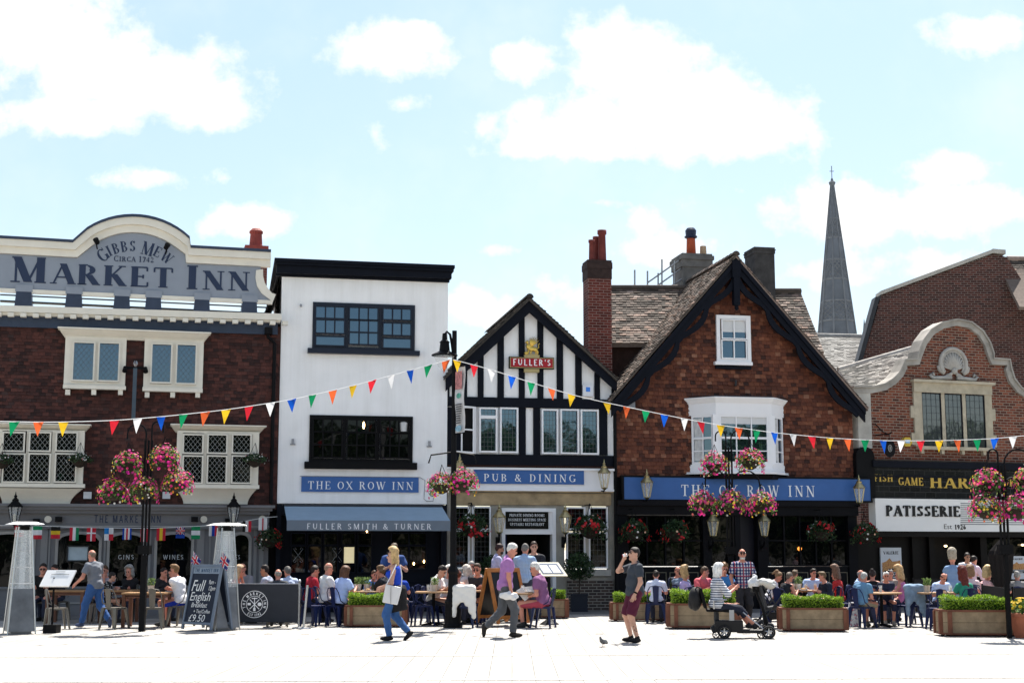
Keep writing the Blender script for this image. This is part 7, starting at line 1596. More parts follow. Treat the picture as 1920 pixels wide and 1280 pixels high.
# ================================================================ PEOPLE
def V(*a): return np.array(a, float)
def nrm(v): return v / max(1e-9, np.linalg.norm(v))
class Sdf:
    def __init__(s): s.p = []
    def cone(s, a, b, ra, rb, clip=None): s.p.append(('c', V(*a), V(*b), ra, rb, clip)); return s
    def ell(s, c, r, ax=None, clip=None): s.p.append(('e', V(*c), V(*r), np.eye(3) if ax is None else np.array(ax, float), 0, clip)); return s
    def mesh(s, h, k=.03, clips=(), wob=0.):
        lo = np.full(3, 1e9); hi = -lo; bb = []
        for q in s.p:
            if q[0] == 'c': r = max(q[3], q[4]); a = np.minimum(q[1], q[2]) - r; b = np.maximum(q[1], q[2]) + r
            else: e = np.sqrt(((q[3] * q[2][:, None]) ** 2).sum(0)); a, b = q[1] - e, q[1] + e
            bb.append((a, b)); lo = np.minimum(lo, a); hi = np.maximum(hi, b)
        m = k + 2.5 * h; lo -= m; n = np.ceil((hi + m - lo) / h).astype(int) + 1
        F = np.full(n, 1.0, np.float32)
        for q, (a, b) in zip(s.p, bb):
            i0 = np.maximum(0, ((a - m - lo) / h).astype(int)); i1 = np.minimum(n, ((b + m - lo) / h).astype(int) + 2)
            X = [lo[d] + h * np.arange(i0[d], i1[d]) for d in range(3)]
            gx_, gy_, gz_ = X[0][:, None, None], X[1][None, :, None], X[2][None, None, :]
            if q[0] == 'c':
                A, B = q[1], q[2]; d = B - A; L2 = max(1e-9, d @ d)
                t = np.clip(((gx_ - A[0]) * d[0] + (gy_ - A[1]) * d[1] + (gz_ - A[2]) * d[2]) / L2, 0, 1)
                f = np.sqrt((gx_ - A[0] - t * d[0]) ** 2 + (gy_ - A[1] - t * d[1]) ** 2 + (gz_ - A[2] - t * d[2]) ** 2) - (q[3] + (q[4] - q[3]) * t)
            else:
                c, r, ax = q[1], q[2], q[3]; l = []
                for i in range(3): l.append((gx_ - c[0]) * ax[i][0] + (gy_ - c[1]) * ax[i][1] + (gz_ - c[2]) * ax[i][2])
                k0 = np.sqrt(sum((l[i] / r[i]) ** 2 for i in range(3))); k1 = np.sqrt(sum((l[i] / r[i] ** 2) ** 2 for i in range(3))) + 1e-9; f = k0 * (k0 - 1) / k1
            for (pt, nn) in (q[5] or ()): f = np.maximum(f, (gx_ - pt[0]) * nn[0] + (gy_ - pt[1]) * nn[1] + (gz_ - pt[2]) * nn[2])
            sl = tuple(slice(i0[d], i1[d]) for d in range(3)); o = F[sl]
            hh = np.clip(.5 + .5 * (o - f) / k, 0, 1); F[sl] = (o + (f - o) * hh - k * hh * (1 - hh)).astype(np.float32)
        G = [lo[d] + h * np.arange(n[d]) for d in range(3)]; gx_, gy_, gz_ = G[0][:, None, None], G[1][None, :, None], G[2][None, None, :]
        if wob: F += (wob * (np.sin(gz_ * 34 + gx_ * 21 + 5 * np.sin(gy_ * 9)) + .7 * np.sin(gz_ * 57 - gx_ * 33 + gy_ * 26))).astype(np.float32)
        for (pt, nn) in clips: F = np.maximum(F, ((gx_ - pt[0]) * nn[0] + (gy_ - pt[1]) * nn[1] + (gz_ - pt[2]) * nn[2]).astype(np.float32))
        S = F < 0; c = n - 1; pos = np.zeros((c[0], c[1], c[2], 3), np.float32); cnt = np.zeros(tuple(c), np.float32)
        cor = [(i, j, l) for i in (0, 1) for j in (0, 1) for l in (0, 1)]
        def sl(o): return tuple(slice(o[d], o[d] + c[d]) for d in range(3))
        act = np.zeros(tuple(c), np.int8)
        for o in cor: act += S[sl(o)]
        ids = np.argwhere((act > 0) & (act < 8)); 
        if len(ids) == 0: return np.zeros((0, 3)), np.zeros((0, 4), int)
        P = np.zeros((len(ids), 3)); N = np.zeros(len(ids))
        fv = {o: F[ids[:, 0] + o[0], ids[:, 1] + o[1], ids[:, 2] + o[2]] for o in cor}
        for o in cor:
            for d in range(3):
                if o[d] == 1: continue
                o2 = list(o); o2[d] = 1; o2 = tuple(o2); a, b = fv[o], fv[o2]; mk = (a < 0) != (b < 0); t = np.where(mk, a / np.where(mk, a - b, 1), 0)
                for e in range(3): P[:, e] += mk * (o[e] + (t if e == d else 0))
                N += mk
        P = (P / N[:, None] + ids) * h + lo
        idx = np.full(tuple(c), -1, np.int32); idx[ids[:, 0], ids[:, 1], ids[:, 2]] = np.arange(len(ids)); Q = []
        for d in range(3):
            a = [slice(None)] * 3; b = [slice(None)] * 3; a[d] = slice(0, -1); b[d] = slice(1, None); s0, s1 = S[tuple(a)], S[tuple(b)]
            e = np.argwhere(s0 != s1); u, v = (d + 1) % 3, (d + 2) % 3; e = e[(e[:, u] > 0) & (e[:, v] > 0) & (e[:, u] < c[u]) & (e[:, v] < c[v])]
            flip = s0[e[:, 0], e[:, 1], e[:, 2]]
            def cell(du, dv): x = e.copy(); x[:, u] += du; x[:, v] += dv; return idx[x[:, 0], x[:, 1], x[:, 2]]
            q = np.stack([cell(-1, -1), cell(0, -1), cell(0, 0), cell(-1, 0)], 1); q[~flip] = q[~flip][:, ::-1]; q = q[(q >= 0).all(1)]; Q.append(q)
        return P, np.concatenate(Q)
def np_mesh(name, P, Q, mats, extra=None):
    me = bpy.data.meshes.new(name); ev, ef, em = extra if extra else ([], [], [])
    nv = len(P); vs = np.concatenate([P, np.array(ev).reshape(-1, 3)]) if ev else P
    me.from_pydata(vs.tolist(), [], Q.tolist() + [tuple(nv + i for i in f) for f in ef])
    for q in mats: me.materials.append(q)
    mi = [0] * len(Q) + list(em); me.polygons.foreach_set('material_index', mi); me.polygons.foreach_set('use_smooth', [True] * len(me.polygons)); me.update(); return me
SKINS = {'l': (.52, .29, .21), 'r': (.55, .24, .17), 't': (.40, .20, .125), 'd': (.33, .17, .11)}
def skin(k): return M('skin_' + k, SKINS[k], .5, var=.08, scale=7)
EYE = M('eye_dark', (.02, .015, .012), .3, var=0); LIP = M('lip', (.30, .09, .075), .5, var=0); GLASSES = M('dark_lens', (.008, .008, .01), .12, var=0)
def cloth(c, pat=None):
    key = 'cloth_%s_%s' % ('_'.join('%.3f' % x for x in c), pat)
    if key in MC: return MC[key]
    m = M(key, c, .85, var=.10, scale=9, bmp=.25)
    if pat:
        t = m.node_tree; b = next(n for n in t.nodes if n.type == 'BSDF_PRINCIPLED'); tcn = t.nodes.new('ShaderNodeTexCoord'); s = t.nodes.new('ShaderNodeSeparateXYZ'); t.links.new(tcn.outputs['Object'], s.inputs[0])
        def band(sock, f, w):
            a = t.nodes.new('ShaderNodeMath'); a.operation = 'MULTIPLY'; a.inputs[1].default_value = f; t.links.new(sock, a.inputs[0]); fr = t.nodes.new('ShaderNodeMath'); fr.operation = 'FRACT'; t.links.new(a.outputs[0], fr.inputs[0]); l = t.nodes.new('ShaderNodeMath'); l.operation = 'LESS_THAN'; l.inputs[1].default_value = w; t.links.new(fr.outputs[0], l.inputs[0]); return l.outputs[0]
        if pat == 'stripe': col = mixrgb(t, band(s.outputs[2], 22, .38), c, (.02, .035, .09))
        elif pat == 'plaid':
            col = mixrgb(t, band(s.outputs[0], 15, .5), c, (.05, .07, .19)); c2 = mixrgb(t, band(s.outputs[2], 15, .5), (1, 1, 1), (.2, .22, .38)); col = mixrgb(t, 1., col, c2, 'MULTIPLY'); col = mixrgb(t, band(s.outputs[0], 5.5, .10), col, (.38, .05, .07)); col = mixrgb(t, band(s.outputs[2], 5.5, .10), col, (.38, .05, .07))
        elif pat == 'dots':
            vo = t.nodes.new('ShaderNodeTexVoronoi'); vo.inputs['Scale'].default_value = 22; vo.inputs['Randomness'].default_value = .25; t.links.new(tcn.outputs['Object'], vo.inputs['Vector']); l = t.nodes.new('ShaderNodeMath'); l.operation = 'LESS_THAN'; l.inputs[1].default_value = .26; t.links.new(vo.outputs['Distance'], l.inputs[0]); col = mixrgb(t, l.outputs[0], c, (.75, .75, .75))
        elif pat == 'check': col = mixrgb(t, band(s.outputs[0], 30, .3), c, tuple(x * .75 for x in c)); c2 = mixrgb(t, band(s.outputs[2], 30, .3), (1, 1, 1), (.78, .8, .86)); col = mixrgb(t, 1., col, c2, 'MULTIPLY')
        t.links.new(col, b.inputs['Base Color'])
    return m
def ik(a, tgt, l1, l2, pole):
    d = tgt - a; D = np.linalg.norm(d); D2 = min(max(D, abs(l1 - l2) + .01), (l1 + l2) * .995); u = d / max(D, 1e-6)
    x = (D2 * D2 + l1 * l1 - l2 * l2) / (2 * D2); y = math.sqrt(max(0, l1 * l1 - x * x)); p = pole - u * (pole @ u); p = nrm(p)
    return a + u * x + p * y, a + u * D2
def rotv(v, axis, deg): return np.array(Matrix.Rotation(R(deg), 3, Vector(axis)) @ Vector(v))
HANDS = {'table': ((-.15, .36, .79), (.15, .38, .79)), 'lap': ((-.10, .26, .66), (.12, .28, .66)), 'chin': ((-.04, .21, 1.05), (.12, .34, .79)), 'chinboth': ((-.05, .24, 1.06), (.06, .24, 1.06)), 'hang': ((-.24, .03, .80), (.24, .05, .80)),
         'eat': ((-.03, .24, 1.08), (.14, .36, .82)), 'fold': ((.12, .38, .80), (-.12, .36, .80)), 'out': ((-.12, .55, .86), (.20, .30, .79))}
def person(label, px, hy, Y, face, seated=True, lean=8., skin_='l', female=False, hair='short', hcol=(.05, .03, .02), top='tee', tcol=(.5, .5, .5), pat=None, bot='trousers', bcol=(.03, .035, .06),
           shoe=(.03, .03, .03), hands='table', L=None, Rh=None, feet=None, hyaw=0., hpitch=10., fat=1., shades=False, res=.016, glasses=None, chairc='blue', chairlab=None, twist=0., seat=.0, watch=False, vest=None, beard=None, tattoo=False, hscale=None):
    st = .45; Y = YS(Y)
    if seated: pel = V(0, 0, .545 + seat)
    else: pel = V(0, 0, .945)
    a = R(lean); tv = V(0, math.sin(a), math.cos(a)); fv = V(0, math.cos(a), -math.sin(a)); rv = V(1, 0, 0)
    rs = rotv((1, 0, 0), (0, 0, 1), twist); fs = rotv(tuple(fv), (0, 0, 1), twist)
    sw = .165 if female else .195; nb = pel + tv * .52; sh = [pel + tv * .435 + rs * s * sw for s in (-1, 1)]
    yaw = hyaw; hf = rotv((0, 1, 0), (0, 0, 1), -yaw); hr = rotv((1, 0, 0), (0, 0, 1), -yaw); hf = rotv(tuple(hf), tuple(hr), -hpitch); hu = np.cross(hr, hf)
    hc = nb + nrm(tv * .7 + hu * .6) * .155 + hf * .03
    ztop = hc[2] + .125
    hl, hrr = HANDS[hands] if isinstance(hands, str) else hands
    up = V(0, 0, .4 if not seated and hands in ('table', 'lap', 'fold', 'chin', 'eat', 'chinboth') else 0)
    hl = V(*L) if L else V(*hl) + up; hrr = V(*Rh) if Rh else V(*hrr) + up
    arms = []
    for S_, T_, sg in ((sh[0], hl, -1), (sh[1], hrr, 1)):
        E, Wp = ik(S_, T_, .285, .25, V(sg * .55, -.5, -.7)); arms.append((S_, E, Wp, nrm(Wp - E)))
    hip = [pel + V(s * .09, 0, -.03) for s in (-1, 1)]
    if feet is None: feet = ((-.11, .40, .085), (.11, .43, .085)) if seated else ((-.11, .0, .085), (.12, .03, .085))
    legs = []
    for H, T_, sg in zip(hip, feet, (-1, 1)):
        K, A = ik(H, V(*T_), .44, .43, V(sg * .12, 1, .25 if seated else 0)); legs.append((H, K, A))
    HW = 1.10 if female else 1.0; CW = .92 if female else 1.0; ax = (rs, fs, tv)
    # ---- body
    B = Sdf()
    def torso(D, g_):
        D.ell(pel + tv * .02, (.165 * HW + g_, .118 * fat + g_, .135 + g_), (rv, fv, tv)); D.ell(pel + tv * .17 + fv * .015 * (fat - 1) * 4, (.142 * fat + g_, .105 * fat ** 1.6 + g_, .16 + g_), ax); D.ell(pel + tv * .34, (.165 * CW * fat ** .5 + g_, .115 * fat ** .6 + g_, .17 + g_), ax)
        D.cone(pel + tv * .475, sh[0] + rs * .02, .068 + g_, .056 + g_); D.cone(pel + tv * .475, sh[1] - rs * .02, .068 + g_, .056 + g_)
        if female:
            for s in (-1, 1): D.ell(pel + tv * .33 + fs * .095 + rs * s * .07, (.065 + g_ * .7,) * 3)
    torso(B, 0); B.cone(nb - tv * .04, hc - hu * .03, .058, .052)
    B.ell(hc + hu * .03 - hf * .01, (.075, .093, .098), (hr, hf, hu)); B.ell(hc + hf * .028 - hu * .06, (.054, .062, .06), (hr, hf, hu)); B.ell(hc + hf * .098 - hu * .012, (.014, .02, .024), (hr, hf, hu)); B.ell(hc + hf * .075 - hu * .095, (.025, .022, .02), (hr, hf, hu))
    for s in (-1, 1): B.ell(hc + hr * s * .078 - hu * .005 - hf * .01, (.012, .022, .032), (hr, hf, hu))
    for (S_, E, Wp, hd) in arms: B.cone(S_, E, .052, .041); B.cone(E, Wp, .041, .027); B.ell(Wp + hd * .048, (.024, .040, .055), (nrm(np.cross(hd, V(0, 0, 1) + V(.3, 0, 0))), nrm(np.cross(np.cross(hd, V(0, 0, 1) + V(.3, 0, 0)), hd)), hd))
    ft = []
    for (H, K, A), sg in zip(legs, (-1, 1)):
        sf = 1.0 if fat <= 1.1 else 1.1; B.cone(H, K, .088 * sf, .056 * sf); B.cone(K, A, .056 * sf, .036); d = nrm(A - K); f_ = nrm(V(sg * .12, 1, 0)) if abs(d[2]) > .75 else nrm(np.cross(V(1, 0, 0), d))
        if f_[1] < 0: f_ = -f_
        if not seated and abs(A[2] - .085) > .03: f_ = nrm(f_ + V(0, 0, -.9))
        u_ = nrm(np.cross(np.cross(f_, V(0, 0, 1)), f_)) if abs(f_[2]) < .9 else V(0, -1, 0); u_ = u_ if u_[2] > 0 else -u_
        ft.append((A, f_, u_)); B.ell(A + f_ * .05 - u_ * .04, (.038, .11, .035), (nrm(np.cross(f_, u_)), f_, u_))
    P, Q = B.mesh(res, .03)
    ex = MB()
    for (S_, E, Wp, hd), sg in zip(arms, (-1, 1)):   # four fingers and a thumb, bent
        pn = nrm(np.cross(hd, V(0, 0, 1) + V(.3, 0, 0))); wd = nrm(np.cross(pn, hd)); base = Wp + hd * .085; curl = -V(0, 0, 1) if abs(hd[2]) < .8 else V(0, 1, 0)
        for i, ln in enumerate((.058, .068, .063, .05)):
            b0 = base + wd * (i - 1.5) * .019; b1 = b0 + nrm(hd + curl * .15) * ln * .5; b2 = b1 + nrm(hd * .8 + curl * .7) * ln * .5; ex.tube([tuple(b0 - hd * .02), tuple(b0), tuple(b1), tuple(b2)], [.010, .0095, .0085, .006], 6)
        t0 = Wp + hd * .03 - wd * .033; ex.tube([tuple(t0), tuple(t0 + nrm(hd - wd * .8) * .03), tuple(t0 + nrm(hd - wd * .3) * .06)], [.013, .011, .007], 6)
    em = [0] * len(ex.f)
    for s in (-1, 1):
        n0 = len(ex.f); ex.ball(tuple(hc + hf * .077 + hr * s * .031 + hu * .014), .0135, 8, 6); ex.tube([tuple(hc + hf * .092 + hr * s * .012 + hu * .036), tuple(hc + hf * .086 + hr * s * .05 + hu * .036)], .006, 5); em += [1] * (len(ex.f) - n0)
    n0 = len(ex.f); ex.ball(tuple(hc + hf * .086 - hu * .052), tuple((.022, .008, .006)), 8, 6, Matrix(np.stack([hr, hf, hu], 1).tolist())); em += [2] * (len(ex.f) - n0)
    if tattoo:
        (H, K, A) = legs[0]; c0 = K + (A - K) * .45
        for i in range(9): n0 = len(ex.f); t = .28 + .05 * i; c0 = K + (A - K) * t; ex.ball(tuple(c0 + V(-.035, .018 * math.sin(i * 2), 0)), (.016, .022, .012), 6, 4); em += [3] * (len(ex.f) - n0)
    Hn = onY(px, hy, Y).z
    if hscale: s = hscale
    elif seated: s = min(1.17, max(.84, (Hn - st) / (ztop - st)))
    else: s = min(1.12, max(.88, Hn / ztop))
    def post(A):
        A = np.array(A, float).reshape(-1, 3).copy(); z = A[:, 2].copy()
        A[:, :2] *= s; A[:, 2] = np.where(z > st, st + (z - st) * s, z) if seated else z * s; return A
    hx = rotv(tuple(hc), (0, 0, 1), -face) * s
    loc = Vector((gx(px, Y, Hn) - hx[0], Y, 0))
    sm = skin(skin_); me = np_mesh('person', post(P), Q, [sm, EYE, LIP, M('tattoo_ink', (.07, .06, .06), .6, var=.3)], (post(ex.v).tolist(), ex.f, em)); o = bpy.data.objects.new('person', me); COL.objects.link(o); o.location = loc; o.rotation_euler = (0, 0, -R(face)); tag(o, label, 'person')
    def child(nm, S_, mat, h, k=.025, clips=(), wob=0.):
        P_, Q_ = S_.mesh(h, k, clips, wob)
        if len(P_) == 0: return None
        c = bpy.data.objects.new(nm, np_mesh(nm, post(P_), Q_, [mat])); COL.objects.link(c); c.parent = o; return c
    g_ = .017
    # ---- bottoms
    D = Sdf(); D.ell(pel + tv * .02, (.165 * HW + g_, .118 * fat + g_, .14 + g_), (rv, fv, tv)); pass
    bm = cloth(bcol); wc = [(pel + tv * .03, tv)]
    sf = 1.0 if fat <= 1.1 else 1.1
    if bot == 'trousers':
        for H, K, A in legs: D.cone(H, K, .092 * sf + g_, .062 * sf + g_); e = K + (A - K) * .97; D.cone(K, e, .062 * sf + g_, .052 + g_ * .6, [(e, nrm(A - K))])
        child('trousers', D, bm, res, .03, wc, .0034)
    elif bot in ('shorts', 'capri'):
        for H, K, A in legs:
            if bot == 'shorts': e = H + (K - H) * 1.0; D.cone(H, K, .09 * sf + g_, .072 * sf + g_, [(e, nrm(K - H))])
            else: e = K + (A - K) * .42; D.cone(H, K, .09 + g_, .06 + g_); D.cone(K, e, .06 + g_, .055 + g_, [(e, nrm(A - K))])
        child('shorts' if bot == 'shorts' else 'trousers', D, bm, res, .012, wc, .0034)
    else:
        m_ = (legs[0][0] + legs[1][0]) / 2; e = (legs[0][1] + legs[1][1]) / 2
        for H, K, A in legs: D.cone(H, K, .10 + g_, .085 + g_)
        D.cone(m_, m_ + (e - m_) * .95, .13, .10); child('skirt', D, bm, res, .05, wc, .002)
    # ---- top
    D = Sdf(); torso(D, g_ * (1.0 if top != 'vest' else .8)); D.ell(pel - tv * .01, (.17 * HW + g_ * 1.6, .122 * fat + g_ * 1.6, .15), (rv, fv, tv)); tm = cloth(tcol, pat)
    fr = {'tee': .66, 'polo': .66, 'shirt': .75, 'rolled': 1.0, 'long': 1.0, 'vest': 0, 'dress': .5}[top]
    for (S_, E, Wp, hd) in arms:
        if fr <= 0: continue
        e = S_ + (E - S_) * fr
        if fr < 1: D.cone(S_, S_ + (E - S_) * min(1, fr + .1), .056 + g_ * 1.1, .052 + g_ * 1.5, [(e, nrm(E - S_))])
        else: D.cone(S_, E, .056 + g_ * .9, .047 + g_); q = E + (Wp - E) * (.25 if top == 'rolled' else .97); D.cone(E, q, .047 + g_, (.044 if top == 'rolled' else .032) + g_ * .8, [(q, nrm(Wp - E))])
    hem = pel - tv * (.10 if not seated else .07); cl = [(hem, -tv), (nb + tv * .0 - fs * .0, nrm(tv * .9 + fs * .35 - fs * 0))]
    if top == 'vest': cl[1] = (nb - tv * .07, nrm(tv + fs * .5))
    if top == 'dress':
        for H, K, A in legs: D.cone(H, K, .10 + g_, .09 + g_)
        cl[0] = (V(0, 0, .4), V(0, 0, -1))
    tn = {'tee': 'shirt', 'polo': 'polo_shirt', 'shirt': 'shirt', 'rolled': 'shirt', 'long': 'jacket', 'vest': 'vest_top', 'dress': 'dress'}[top]
    tp = child(tn, D, tm, res, .028, cl, .0034)
    if top in ('polo', 'shirt', 'rolled'):
        D = Sdf(); D.cone(nb - tv * .02, nb + nrm(hc - nb) * .035 - hf * .004, .072, .064, [(nb - tv * .02, -tv), (nb + tv * .03, nrm(tv + fs * .5))]); child('collar', D, tm, .012, .01)
    if vest:
        D = Sdf(); torso(D, g_ * 1.55); child('waistcoat', D, cloth(vest), res, .03, [(hem, -tv), (nb - tv * .05, nrm(tv + fs * .6)), (sh[0] + rs * .03, -rs), (sh[1] - rs * .03, rs)])
    # ---- shoes
    for (A, f_, u_) in ft:
        D = Sdf(); D.ell(A + f_ * .052 - u_ * .042, (.048, .132, .045), (nrm(np.cross(f_, u_)), f_, u_)); D.cone(A - u_ * .02, A + u_ * .015, .048, .046); child('shoe', D, cloth(shoe), .014, .02, [(A - u_ * .083, -u_)])
    # ---- hair
    hm = M('hair_%.2f_%.2f_%.2f' % hcol, hcol, .55, var=.35, scale=26, bmp=.5); D = Sdf(); ha = (hr, hf, hu); hc0 = hc + hu * .032 - hf * .012
    fc = [(hc + hu * .045 + hf * .035, nrm(hf * .72 - hu * .62))]
    if hair in ('short', 'curly', 'quiff', 'beanie', 'cap'):
        D.ell(hc0, (.084, .103, .108) if hair != 'curly' else (.10, .115, .12), ha, fc)
        if hair == 'quiff': D.ell(hc + hu * .11 + hf * .045, (.06, .055, .035), ha)
        if hair == 'cap': D.ell(hc + hu * .06 + hf * .12, (.06, .07, .012), ha)
        child('cap' if hair in ('cap', 'beanie') else 'hair', D, hm, .012, .012, (), .003 if hair != 'curly' else .008)
    elif hair == 'fringe':
        D.ell(hc0, (.082, .100, .104), ha, fc + [(hc + hu * .065, nrm(hu - hf * .1))]); child('hair', D, hm, .012, .012)
    elif hair in ('long', 'bob', 'pony', 'bun'):
        D.ell(hc0 - hu * (.012 if hair == 'bob' else 0), (.112, .116, .112) if hair == 'bob' else (.100, .114, .110), ha, fc)
        if hair == 'long':
            for s in (-1, 0, 1): D.cone(hc0 - hu * .05 - hf * .05 + hr * s * .035, hc - hu * (.44 if hcol[0] < .14 and hcol[1] < .03 else .22) - hf * .075 + hr * s * .05, .056, .034)
            for s in (-1, 1): D.cone(hc0 - hu * .05 + hr * s * .072 + hf * .01, hc - hu * .18 + hr * s * .085 - hf * .01, .034, .028)
        elif hair == 'bob':
            for s in (-1, 0, 1): D.cone(hc0 - hu * .06 - hf * .05 + hr * s * .04, hc - hu * .145 - hf * .055 + hr * s * .055, .062, .05)
            for s in (-1, 1): D.cone(hc0 - hu * .05 + hr * s * .078 + hf * .01, hc - hu * .12 + hr * s * .082 + hf * .005, .03, .026)
        elif hair == 'pony': D.ell(hc + hu * .12 - hf * .09, (.035, .04, .035), ha); D.cone(hc + hu * .12 - hf * .12, hc - hu * .02 - hf * .19, .04, .02)
        else: D.ell(hc + hu * .11 - hf * .09, (.05, .05, .05), ha)
        child('hair', D, hm, .013, .02, (), .003)
    if beard: D = Sdf(); D.ell(hc + hf * .035 - hu * .07, (.06, .068, .052), ha, [(hc - hu * .045, hu)]); child('beard', D, M('beard_%.2f' % beard[0], beard, .7, var=.3, scale=25), .011, .01)
    if shades or glasses:
        m_ = MB(); rot = Matrix(np.stack([hr, hf, hu], 1).tolist())
        for s in (-1, 1): m_.ball(tuple(hc + hf * .094 + hr * s * .034 + hu * .014), (.029, .008, .020), 10, 6, rot); m_.tube([tuple(hc + hf * .09 + hr * s * .062 + hu * .02), tuple(hc + hr * s * .083 + hu * .015)], .004, 4)
        m_.tube([tuple(hc + hf * .10 - hr * .01 + hu * .02), tuple(hc + hf * .10 + hr * .01 + hu * .02)], .004, 4); m_.v = [tuple(q) for q in post(m_.v)]; m_.build('sunglasses', GLASSES, o, smooth=True)
    if watch: m_ = MB(); S_, E, Wp, hd = arms[1 if watch == 'R' else 0]; m_.tube([tuple(Wp - hd * .045), tuple(Wp - hd * .015)], .036, 10); m_.v = [tuple(q) for q in post(m_.v)]; m_.build('watch', BLACKP, o)
    if seated and chairc:
        short = chairlab or label; w_ = short.split()
        chair(loc.x, loc.y, face, ('navy metal chair under the ' if chairc == 'blue' else 'bare metal chair under the ') + ' '.join(w_[:9]), chairc)
    o_w = lambda p: loc + Vector(tuple(rotv(tuple(post([p])[0]), (0, 0, 1), -face)))
    return {'o': o, 'loc': loc, 's': s, 'hand': [o_w(arms[0][2] + arms[0][3] * .06), o_w(arms[1][2] + arms[1][3] * .06)], 'sh': [o_w(sh[0]), o_w(sh[1])], 'elbow': [o_w(arms[0][1]), o_w(arms[1][1])], 'pel': o_w(pel), 'head': o_w(hc), 'w': o_w}
NAVYT, BLK, WHT, GRY = (.02, .028, .055), (.009, .009, .011), (.75, .75, .76), (.16, .16, .17)
DENIM, LBL, RED = (.035, .085, .21), (.33, .46, .70), (.42, .03, .04)
HB, HBR, HBL, HW_, HG, HRD = (.018, .012, .01), (.07, .035, .018), (.50, .34, .16), (.66, .64, .60), (.26, .25, .24), (.12, .03, .015)
# ---- walking and standing
W1 = person('man in grey tee shirt and blue jeans walking away past the outdoor tables', 171, 1031, 30.8, -62, False, 9, 'r', hair='fringe', hcol=(.2, .15, .11), tcol=(.17, .185, .215), bcol=(.03, .09, .26), shoe=(.05, .07, .14), fat=1.12, L=(-.30, .30, .98), Rh=(.24, .18, .80), feet=((-.11, .26, .09), (.13, -.34, .16)), hpitch=16, res=.013)
W2 = person('blond woman in blue top and jeans walking with a white shoulder bag', 736, 1030, 26.4, -88, False, 3, 'l', True, 'long', HBL, 'vest', (.012, .055, .46), None, 'trousers', (.035, .10, .27), BLK, L=(-.10, .26, 1.02), Rh=(.16, .22, 1.00), feet=((-.08, .10, .085), (.08, -.26, .15)), shades=True, res=.012, hpitch=5)
W3 = person('white haired man in purple polo shirt walking right with grey jeans', 960, 1018, 27.4, 86, False, 7, 'r', hair='short', hcol=HW_, top='polo', tcol=(.37, .17, .40), bcol=(.085, .09, .10), shoe=(.025, .022, .02), L=(-.24, .06, .80), Rh=(.235, .10, .84), feet=((-.10, -.36, .18), (.10, .14, .085)), hpitch=26, res=.012, fat=1.03)
W4 = person('man in dark polo and maroon shorts standing and drinking, facing left', 1189, 1026, 25.9, -106, False, -2, 'l', hair='short', hcol=HB, top='polo', tcol=(.04, .048, .062), bot='shorts', bcol=(.085, .012, .032), shoe=BLK, L=(-.25, .10, .88), Rh=(.06, .20, 1.52), feet=((-.15, .02, .085), (.17, .02, .085)), shades=True, res=.012, fat=1.24, hpitch=-4, watch='L', tattoo=True)
person('waiter in blue polo shirt standing behind the blond woman under the awning', 740, 1018, 33.6, 168, False, 8, 'l', hair='short', hcol=(.10, .07, .05), top='polo', tcol=(.03, .07, .22), hands='table', hpitch=30)
person('bearded man in lilac shirt standing left of the white doorway', 937, 1019, 34.2, 80, False, 6, 'd', hair='beanie', hcol=(.03, .012, .012), top='rolled', tcol=(.42, .42, .62), hands='table', beard=(.03, .02, .015))
person('man in pale blue checked shirt standing with his back in the doorway', 985, 1019, 33.6, 20, False, 5, 'r', hair='short', hcol=(.16, .15, .14), top='shirt', tcol=(.36, .50, .72), pat='check', hands='table')
person('smiling young man in dark patterned shirt standing inside the white doorway', 1001, 1015, 35.5, 200, False, 3, 'l', hair='short', hcol=(.035, .02, .015), top='tee', tcol=(.02, .022, .03), hands='hang', hyaw=-25)
S5 = person('white bearded man in plaid shirt and sunglasses standing beside the scooter', 1391, 1029, 31.4, 174, False, 0, 'r', hair='fringe', hcol=HW_, top='shirt', tcol=(.62, .60, .62), pat='plaid', bcol=(.035, .032, .035), hands='hang', L=(-.26, .12, .88), Rh=(.25, .1, .88), shades=True, beard=(.6, .58, .55), fat=1.12, hyaw=8, res=.013)
person('grey blond woman in pale blue dress standing with her back by the cake shop', 1787, 1043, 35.6, 12, False, 5, 'r', True, 'bob', (.38, .33, .25), 'dress', (.19, .30, .48), hands='table', bot='skirt', bcol=(.19, .30, .48))
person('waiter in grey waistcoat and black tie at the cake shop door', 1812, 1036, 38.0, 176, False, 2, 't', hair='short', hcol=HB, top='long', tcol=(.55, .57, .62), vest=(.16, .20, .27), hands='table')
person('dark haired man in pale pink shirt standing before the cake shop waiter', 1828, 1049, 36.3, 60, False, 12, 'r', hair='short', hcol=HB, top='rolled', tcol=(.66, .52, .62), hands='table')
# ---- sitting: left pub terrace
person('man in dark jacket and sunglasses sitting behind the white menu board', 84, 1056, 33.5, 170, True, 6, 'r', hair='short', hcol=HB, top='long', tcol=BLK, shades=True, chairc='gun')
person('dark haired diner in black sitting right behind the white menu board', 106, 1058, 33.8, 205, True, 10, 'r', hair='short', hcol=HB, top='long', tcol=(.02, .02, .025), chairc='gun')
person('man in dark clothes sitting behind the walking man in grey', 199, 1060, 33.6, 190, True, 6, 'r', hair='short', hcol=HBR, top='shirt', tcol=(.35, .33, .38), chairc=None, hands='chin')
person('woman in black polka dot top sitting bent over a table', 208, 1078, 32.6, 60, True, 24, 'l', True, 'short', HB, 'long', (.012, .012, .014), 'dots', chairc='gun')
person('grey haired woman in black sitting facing the square', 245, 1063, 33.4, 195, True, 10, 'r', True, 'bob', HG, 'long', BLK, hands='fold', chairc='gun')
